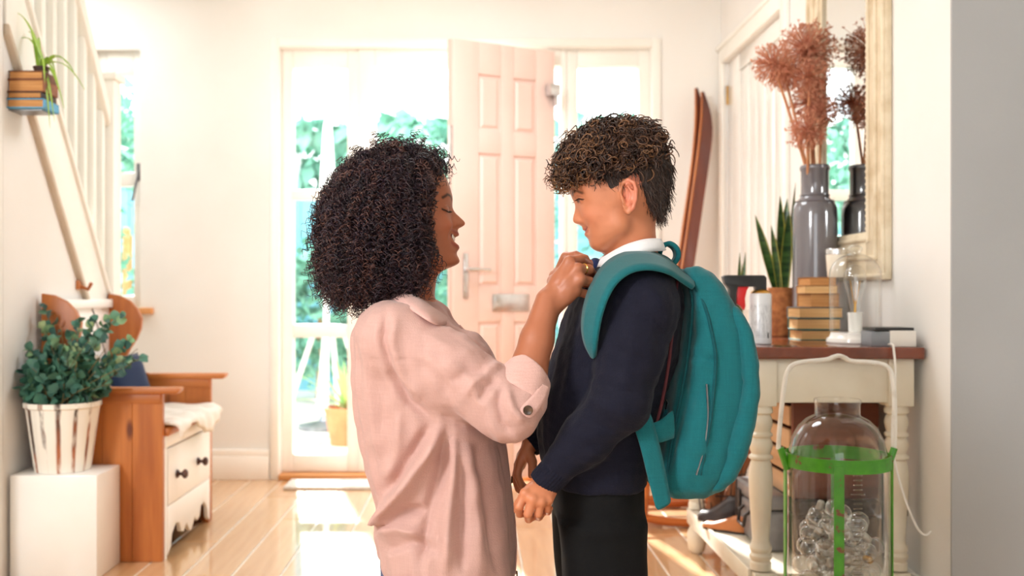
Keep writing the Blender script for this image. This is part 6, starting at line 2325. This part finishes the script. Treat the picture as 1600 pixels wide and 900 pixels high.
for sg in (-1, 1):
    spots.append((.85 * stroke(V, BY, -1, xof(950, BY), [(.012, zof(306, BY)), (.022, zof(302, BY)), (.034, zof(300.5, BY)), (.045, zof(305, BY))], .0030, sg), S(74, 46, 34)))
    spots.append((stroke(V, BY, -1, xof(950, BY), [(.018, bez_ + .001), (.028, bez_ + .0030), (.040, bez_ - .0002)], .0015, sg), S(44, 26, 22)))
    spots.append((.9 * stroke(V, BY, -1, xof(950, BY), [(.0195, bez_ - .0018), (.026, bez_ - .0016), (.031, bez_ - .0020)], .0030, sg), S(60, 36, 28)))
    spots.append((.4 * stroke(V, BY, -1, xof(950, BY), [(.017, bez_ + .006), (.029, bez_ + .0085), (.042, bez_ + .005)], .0013, sg), S(150, 84, 62)))
tone = paint(V, SKB, spots)
boy = arrays_mesh('person', V, Q, M['skin'], None, base=(xof(945, BY), BY, 0), tone=tone)
tag(boy, 'person with short curly brown hair, navy jumper and white collar standing with a teal backpack', 'person', 'people in the hall')
for sg in (-1, 1):
    mb = MB()
    for i in range(11):
        tt = i / 10
        v0 = .018 + .025 * tt
        yq, zq = BY + sg * v0, bez_ + .0012 + .002 * math.sin(tt * PI)
        sl_ = np.arange(xof(890, BY), xof(935, BY), .0006)
        dd = bv.sample(np.stack([sl_, np.full_like(sl_, yq), np.full_like(sl_, zq)], 1))
        hit = np.nonzero(dd < 0)[0]
        if len(hit):
            a = Vector((sl_[hit[0]] + .0006, yq, zq))
            out = Vector((-.0058 * (1 - .5 * tt), sg * .004 * tt, -.0026))
            mb.tube([a, a + out * .6, a + out + Vector((0, 0, .0010))], [.0006, .0005, .0002], n=4)
    build('eyelashes', mb, M['lash'], boy)

# trousers and shoes
tv = Vol(axis_steps((.08, .36, .006)), axis_steps((1.78, 2.12, .006)), axis_steps((.03, .62, .006)))
tv.loft([(zof(a, BY), xof(b, BY), xof(c, BY), w_) for a, b, c, w_ in ((740, 858, 1004, .142), (780, 864, 1004, .146), (810, 868, 1003, .148))], BY, k=.0)
for sg in (-1, 1):
    rr = [(zof(a, BY), xof(b, BY), xof(c, BY), .078) for a, b, c in ((800, 866, 1002), (850, 871, 1000), (900, 875, 1001), (1000, 884, 994), (1150, 896, 990), (1205, 898, 988))]
    tv.loft([(a, b, c, d) for a, b, c, d in rr], BY + sg * .069, k=.012)
V, Q = tv.skin(smooth=2)
N = vnormals(V, Q)
V = V + N * (wob(V * np.array([1, 1, .4]), 40, 8) * .003)[:, None]
arrays_mesh('trousers', V, Q, M['trouser'], boy)
for sg in (-1, 1):
    build('shoe', MB().ball((xof(945, BY) - .055, BY + sg * .072, .034), (.125, .042, .036), 18, 10), M['shoe_blk'], boy)

# jumper
uv = Vol(axis_steps((.07, .45, .0042)), axis_steps((1.70, 2.20, .0045)), axis_steps((.56, 1.03, .0042)))
rows = [(404, 955, 1022, .062), (412, 940, 1036, .088), (421, 925, 1046, .116), (434, 912, 1055, .143), (455, 899, 1060, .160), (480, 889, 1062, .166), (520, 874, 1060, .166), (560, 862, 1054, .160), (600, 850, 1042, .156), (640, 840.5, 1028, .154),
        (680, 838.5, 1018, .154), (710, 843, 1012, .154), (735, 852, 1008, .152), (752, 858, 1006, .150)]
uv.loft([(zof(a, BY), xof(b, BY), xof(c, BY), w_) for a, b, c, w_ in rows], BY, k=.0, p=2.3)
for a, b, c, sg in ((BS, BE, BW, -1), (CS, CE_, CW, 1)):
    uv.chain([a + np.array([.0, -sg * .02, .008]), a + np.array([.004, sg * .004, -.02]), (a + b) / 2 + np.array([.004, 0, 0]), b], [.058, .062, .060, .052], k=.02)
    e = b + (c - b) * (1.0 if sg < 0 else .98)
    uv.chain([b, b * .5 + e * .5, e + (b - e) * .03], [.052, .042, .0262], k=.02)
# flat wrist end and V neck
d = (BW - BE) / np.linalg.norm(BW - BE)
uv.cap(BW + d * .022, BW + d * .06, .030, .034, k=.0, mode='s')
d2 = (CW - CE_) / np.linalg.norm(CW - CE_)
uv.cap(CW + d2 * .022, CW + d2 * .06, .030, .034, k=.0, mode='s')
uv.cap(bp_(915, 405), bp_(975, 398), .020, .050, k=.006, mode='s')
V, Q = uv.skin(smooth=2)
N = vnormals(V, Q)
near = np.clip(.3 - N[:, 1] * 1.6, 0, 1)
for poly, amp, sig in [([(1000, 470), (985, 540), (975, 600), (955, 650)], .003, 14), ([(1040, 500), (1030, 560), (1005, 620)], -.004, 12), ([(935, 590), (960, 610), (1000, 620)], -.004, 8), ([(925, 620), (950, 640), (985, 650)], .004, 8),
                       ([(915, 640), (935, 665), (965, 672)], -.003, 8), ([(960, 540), (985, 560), (1020, 560)], -.003, 10), ([(890, 690), (915, 700), (940, 690)], -.003, 8), ([(900, 480), (885, 540), (872, 600)], -.003, 12),
                       ([(880, 520), (862, 580), (850, 640)], .003, 12), ([(1005, 440), (1030, 470), (1045, 520)], .003, 12), ([(865, 735), (880, 715), (905, 690)], .002, 8)]:
    V = fold(V, N, poly, amp, sig, near)
V = V + N * (wob(V * np.array([1, 1, .6]), 45, 13) * .0020 + wob(V, 110, 14) * .0008)[:, None]
jumper = arrays_mesh('jumper', V, Q, M['navy'], boy)
# cuff ribbing
for c, dd_, sg in ((BW, d, -1), (CW, d2, 1)):
    e1 = np.cross(dd_, np.array([0, 1., 0]))
    e1 /= np.linalg.norm(e1)
    e2 = np.cross(dd_, e1)
    rows_ = []
    for h_, r in ((-.040, .0285), (-.036, .0305), (.004, .0290), (.010, .0275), (.009, .0245), (-.01, .023)):
        rows_.append([c + dd_ * h_ + (e1 * math.cos(a) + e2 * math.sin(a)) * (r + .0006 * math.cos(a * 30)) for a in np.linspace(0, 2 * PI, 121)])
    build('cuff', MB().grid(rows_), M['navy'], jumper, smooth=80)

# white shirt collar, folded over
cu = [bp_(1031, 372, BY), bp_(1027, 369, BY - .034), bp_(1006, 370, BY - .052), bp_(978, 378, BY - .051), bp_(955, 390, BY - .035), bp_(942, 399, BY - .012)]
cl = [bp_(1040, 391, BY), bp_(1036, 392, BY - .044), bp_(1008, 395, BY - .070), bp_(974, 408, BY - .070), bp_(948, 420, BY - .052), bp_(932, 421, BY - .022)]
mid = [(a + b) / 2 + np.array([0, -.006 if i else 0, .004]) for i, (a, b) in enumerate(zip(cu, cl))]
st_ = [a + np.array([0, .007, -.022]) for a in cu]
for sg in (1, -1):
    rr = []
    for row in (st_, cu, mid, cl):
        q = bez(row, 25)
        if sg < 0:
            q = [np.array([a[0], 2 * BY - a[1], a[2]]) for a in q]
        rr.append(q)
    ring_sheet('shirt_collar', rr, M['white_shirt'], boy, .0028)
# tie: knot and blade under the jumper
kc = bp_(930, 420, BY)
build('tie_knot', MB().prism([(-.020, .014), (.016, .016), (.010, -.020), (-.012, -.020)], 'z', -.0, .0) if False else MB().ball(kc, (.016, .019, .022), 14, 9), M['tie'], boy)
build('tie_blade', MB().grid([[bp_(925, 430, BY - .014), bp_(920, 432, BY), bp_(925, 430, BY + .014)], [bp_(910, 455, BY - .020), bp_(905, 456, BY), bp_(910, 455, BY + .020)], [bp_(900, 490, BY - .024), bp_(896, 490, BY), bp_(900, 490, BY + .024)]]), M['tie'], boy, solid=.003, sub=1)

# hair: short sides, heavy curls on top falling over the brow
bh = Vol(axis_steps((.14, .42, .005)), axis_steps((1.83, 2.07, .005)), axis_steps((1.0, 1.33, .005)))
bh.ell(bp_(970, 279), (.0985, .0795, .104), k=.0)
bh.ell(bp_(958, 238), (.080, .072, .050), k=.03)
bh.ell(bp_(920, 262), (.046, .064, .034), k=.025)
bh.ell(bp_(994, 258), (.060, .074, .07), k=.02)
bh.ell(bp_(1010, 315), (.034, .056, .05), k=.02)
def hairline(X, Y, Z):
    xs_ = np.array([xof(q, BY) for q in (840, 893, 915, 936, 944, 957, 968, 985, 994, 1000, 1010, 1022, 1060)])
    zs2 = np.array([zof(q, BY) for q in (292, 290, 290, 298, 309, 309, 288, 275, 298, 316, 333, 338, 340)])
    side = np.interp(X, xs_, zs2)
    fr = np.interp(X, xs_, np.array([zof(q, BY) for q in (286, 284, 280, 276, 276, 276, 276, 280, 300, 320, 333, 338, 340)]))
    w_ = np.clip((np.abs(Y - BY) - .03) / .025, 0, 1)
    return Z - (side * w_ + fr * (1 - w_))
bh.op(hairline, (.1, 1.8, .95), (.45, 2.1, 1.20), k=.004, mode='s')
V, Q = bh.skin(smooth=2)
N = vnormals(V, Q)
up_w = np.clip((V[:, 2] - zof(300, BY)) / .05, 0, 1)
frontw = np.clip((xof(985, BY) - V[:, 0]) / .05, 0, 1)
topw = np.clip((V[:, 2] - zof(262, BY)) / .03, 0, 1)
Vc = V + N * (wob(V, 55, 31) * .004 * np.maximum(frontw, topw) + wob(V, 160, 32) * .0015 - .004 * np.maximum(frontw, topw))[:, None]
M['hair_brown'] = mat('brown_hair_mass', S(58, 39, 31), S(40, 27, 22), scale=80, stretch=(1, 1, .3), rough=.7, bump=.7, bscale=220, bstretch=(1, 1, .25))
bhair = arrays_mesh('hair', Vc, Q, M['hair_brown'], boy)
def bflow(p, n):
    d = np.tile(np.array([[-.75, 0, -.15]]), (len(p), 1))
    o = p - bp_(975, 285)
    return d + o * np.array([2.0, 6.0, 1.0])
wgt = np.maximum(np.maximum(topw, frontw * up_w * np.clip((V[:, 2] - zof(296, BY)) / .02, 0, 1)), .0) * np.clip((V[:, 2] - zof(285, BY)) / .03, 0.02 * (V[:, 0] < xof(960, BY)), 1) * np.clip(.55 - N[:, 1], .2, 2)
bcol = [S(74, 48, 36), S(58, 38, 30), S(98, 66, 46), S(48, 31, 25), S(122, 84, 56)]
def offface(pp):
    X, Z = pp[..., 0], pp[..., 2]
    ins = ((Z < zof(303, BY)) & (X < xof(940, BY))) | ((Z < zof(311, BY)) & (X < xof(985, BY)))
    return ~(ins.mean(1) > .05)
wgt = wgt * np.clip((xof(1040, BY) - V[:, 0]) / .03, .03, 1)
t1 = ringlets(V - N * .004, N, 1350, .042, .0076, .020, .0021, bflow, bcol, 'top_curls', bhair, lift=.42, seed=41, weight=wgt, keep=offface, K=22)
t1['kind'] = 'stuff'
# front fringe, the light on it painted in with paler curl colours
fw_ = np.clip((xof(925, BY) - V[:, 0]) / .03, 0, 1) * np.clip((V[:, 2] - zof(300, BY)) / .02, 0, 1) + 1e-6
t2 = ringlets(V - N * .004, N, 420, .038, .0068, .018, .0018, lambda p, n: np.tile(np.array([[-1., 0, -.55]]), (len(p), 1)), [S(140, 96, 62), S(104, 70, 48), S(176, 126, 82), S(78, 52, 38)], 'fringe_curls', bhair, lift=.25, seed=43, weight=fw_, keep=offface, K=22)
t2['kind'] = 'stuff'
# short combed strands on sides and nape
sw = np.clip(1 - topw, 0, 1) * (1 - frontw * .6) + 1e-6
t3 = ringlets(V - N * .002, N, 2600, .020, .0012, .02, .0008, lambda p, n: np.tile(np.array([[.55, 0, -1.]]), (len(p), 1)), [S(60, 41, 33), S(48, 33, 27), S(76, 51, 39)], 'side_strands', bhair, lift=.10, seed=44, weight=sw, K=7, keep=offface)
t3['kind'] = 'stuff'

# ------------------------------------------------------------------ the backpack
pk = thing('backpack', 'teal canvas backpack with padded straps worn by the person in the navy jumper', 'backpack', bp_(1100, 765))
kv = Vol(axis_steps((.30, .56, .0042)), axis_steps((1.72, 2.17, .0045)), axis_steps((.55, 1.02, .0042)))
prow = [(420, 1060, 1082, .085), (432, 1058, 1100, .112), (450, 1057, 1114, .128), (480, 1056, 1131, .142), (520, 1053, 1144, .152), (560, 1047, 1151, .157), (600, 1039, 1151, .158), (640, 1030, 1145, .158), (690, 1019, 1133, .155), (725, 1011, 1120, .150), (745, 1008, 1106, .143), (758, 1018, 1094, .125)]
kv.loft([(zof(a, BY), xof(b, BY), xof(c, BY), w_) for a, b, c, w_ in prow], BY, k=.0, p=3.6)
Vb, Qb = kv.skin(smooth=3)
N = vnormals(Vb, Qb)
near = np.clip(.3 - N[:, 1] * 1.6, 0, 1)
for poly, amp, sig in [([(1075, 440), (1080, 520), (1068, 600), (1050, 700), (1045, 740)], -.006, 7), ([(1088, 450), (1105, 510), (1118, 560)], .005, 10), ([(1095, 600), (1070, 640), (1066, 700)], -.004, 10), ([(1085, 470), (1090, 540), (1085, 600)], .004, 12),
                       ([(1075, 556), (1100, 560), (1128, 570)], -.004, 6), ([(1072, 562), (1100, 567), (1128, 577)], .003, 6), ([(1100, 620), (1098, 680), (1090, 735)], .005, 10), ([(1060, 700), (1085, 720), (1110, 715)], -.004, 8), ([(1066, 560), (1056, 640), (1040, 720)], .004, 8)]:
    Vb = fold(Vb, N, poly, amp, sig, near)
Vb = Vb + N * (wob(Vb, 32, 51) * .0028 + wob(Vb, 80, 52) * .0012)[:, None]
body = arrays_mesh('main_compartment', Vb, Qb, M['teal'], pk)
fv = Vol(axis_steps((.40, .58, .0042)), axis_steps((1.72, 2.17, .0045)), axis_steps((.55, .97, .0042)))
frow = [(478, 1104, 1132, .130), (492, 1108, 1143, .148), (520, 1114, 1154, .160), (560, 1118, 1161, .167), (600, 1117, 1162, .169), (640, 1110, 1156, .168), (690, 1098, 1144, .164), (725, 1086, 1130, .156), (745, 1074, 1115, .143), (758, 1066, 1099, .115)]
fv.loft([(zof(a, BY), xof(b, BY), xof(c, BY), w_) for a, b, c, w_ in frow], BY, k=.0, p=3.0)
V, Q = fv.skin(smooth=3)
N = vnormals(V, Q)
near = np.clip(.3 - N[:, 1] * 1.6, 0, 1)
for poly, amp, sig in [([(1136, 520), (1142, 580), (1138, 640)], .005, 8), ([(1128, 590), (1150, 596), (1160, 600)], -.004, 5), ([(1126, 650), (1120, 700), (1108, 740)], -.004, 6), ([(1140, 610), (1134, 670), (1122, 720)], .004, 7)]:
    V = fold(V, N, poly, amp, sig, near)
V = V + N * (wob(V, 36, 53) * .0024 + wob(V, 90, 54) * .001)[:, None]
pocket = arrays_mesh('front_pocket', V, Q, M['teal'], pk)
# back panel with a red lining edge, piping and zips laid on the side
def on_bag(pts, off=.003):
    return [kv.front(a, b, off) if kv.front(a, b, 0)[1] < 2.0 else P(a, b, 1.82) for a, b in pts]
build('back_panel_edge', MB().tube(spline([P(1058, 440, 1.835), P(1052, 500, 1.812), P(1046, 560, 1.803), P(1036, 620, 1.80), P(1022, 680, 1.802), P(1012, 730, 1.812)], 8), .003, n=8), mat('red_lining', S(84, 12, 24), S(70, 10, 20), scale=20, rough=.7), pk)
pipe = spline(on_bag([(1072, 432), (1082, 470), (1078, 530), (1068, 600), (1052, 680), (1042, 745)], .002), 8)
build('piping', MB().tube(pipe, .0032, n=7), M['teal_d'], pk)
pipe2 = spline(on_bag([(1078, 436), (1100, 476), (1112, 520), (1118, 560), (1114, 620), (1106, 680), (1094, 742)], .002), 8)
build('piping', MB().tube(pipe2, .0032, n=7), M['teal_d'], pk)
zip_ = spline(on_bag([(1104, 600), (1106, 650), (1100, 700), (1088, 742)], .0035), 8)
build('zip', MB().tube(zip_, .0018, n=6), M['steel'], pk)
zp2 = spline([fv.front(a, b, .003) for a, b in ((1118, 486), (1130, 530), (1136, 580), (1132, 640), (1120, 700), (1106, 745))], 8)
build('zip', MB().tube(zp2, .0024, n=7), M['teal_d'], pk)
def puller(px, py, vol, L=34):
    c = vol.front(px, py, .004)
    e = c + np.array([-.010, -.004, -L / F * 1.85])
    z_ = build('zip_puller', MB().tube([c + np.array([-.004, 0, .004]), c, c * .6 + e * .4], .0025, n=7), M['chrome'], pk)
    build('puller_tape', MB().tube([c * .6 + e * .4, c * .3 + e * .7, e], [.0032, .0045, .004], n=7), M['teal_d'], z_)
puller(1124, 600, fv)
puller(1138, 582, fv)
puller(1044, 628, kv, 30)
# straps
strip('shoulder_strap', [P(1084, 436, 1.86), P(1066, 426, 1.88), P(1040, 404, 1.89), P(1010, 393, 1.895), P(978, 395, 1.885), P(950, 409, 1.865), P(930, 434, 1.845), P(916, 468, 1.824), P(910, 505, 1.810), P(914, 535, 1.803), P(925, 558, 1.800)],
      [P(1084, 452, 1.815), P(1068, 441, 1.80), P(1046, 427, 1.765), P(1018, 420, 1.748), P(990, 423, 1.742), P(967, 437, 1.738), P(951, 460, 1.738), P(940, 490, 1.742), P(934, 520, 1.752), P(931, 545, 1.764), P(930, 560, 1.785)], M['teal'], pk, .0065, n_=4)
far = lambda px, py, y: P(px, py, 2 * BY - y)
strip('shoulder_strap', [far(1066, 426, 1.88), far(1040, 402, 1.89), far(1010, 396, 1.895), far(978, 400, 1.885), far(955, 416, 1.865), far(938, 440, 1.845), far(925, 475, 1.824), far(918, 505, 1.810), far(920, 540, 1.803)],
      [far(1068, 436, 1.80), far(1046, 426, 1.765), far(1018, 424, 1.748), far(990, 430, 1.742), far(970, 444, 1.738), far(955, 465, 1.738), far(944, 490, 1.742), far(936, 520, 1.752), far(930, 550, 1.764)], M['teal'], pk, .0065, n_=4)
strip('lower_strap', [P(996, 606, 1.795), P(1015, 644, 1.786), P(1029, 690, 1.782), P(1039, 735, 1.784), P(1049, 786, 1.786)],
      [P(976, 628, 1.790), P(988, 660, 1.780), P(1001, 700, 1.776), P(1012, 745, 1.778), P(1026, 799, 1.782)], M['teal'], pk, .004, n_=5)
strip('strap_gusset', [P(1012, 664, 1.789), P(1032, 656, 1.794), P(1052, 640, 1.80)], [P(1020, 694, 1.787), P(1036, 690, 1.792), P(1054, 684, 1.80)], M['teal'], pk, .004, n_=5)
# carry loop
lp_a = [P(1030, 402, BY - .012), P(1034, 388, BY - .012), P(1046, 380, BY - .012), P(1058, 388, BY - .012), P(1060, 402, BY - .012), P(1050, 416, BY - .012)]
lp_b = [a + np.array([0, .034, 0]) for a in lp_a]
strip('carry_loop', lp_a, lp_b, M['teal'], pk, .009, n_=5)
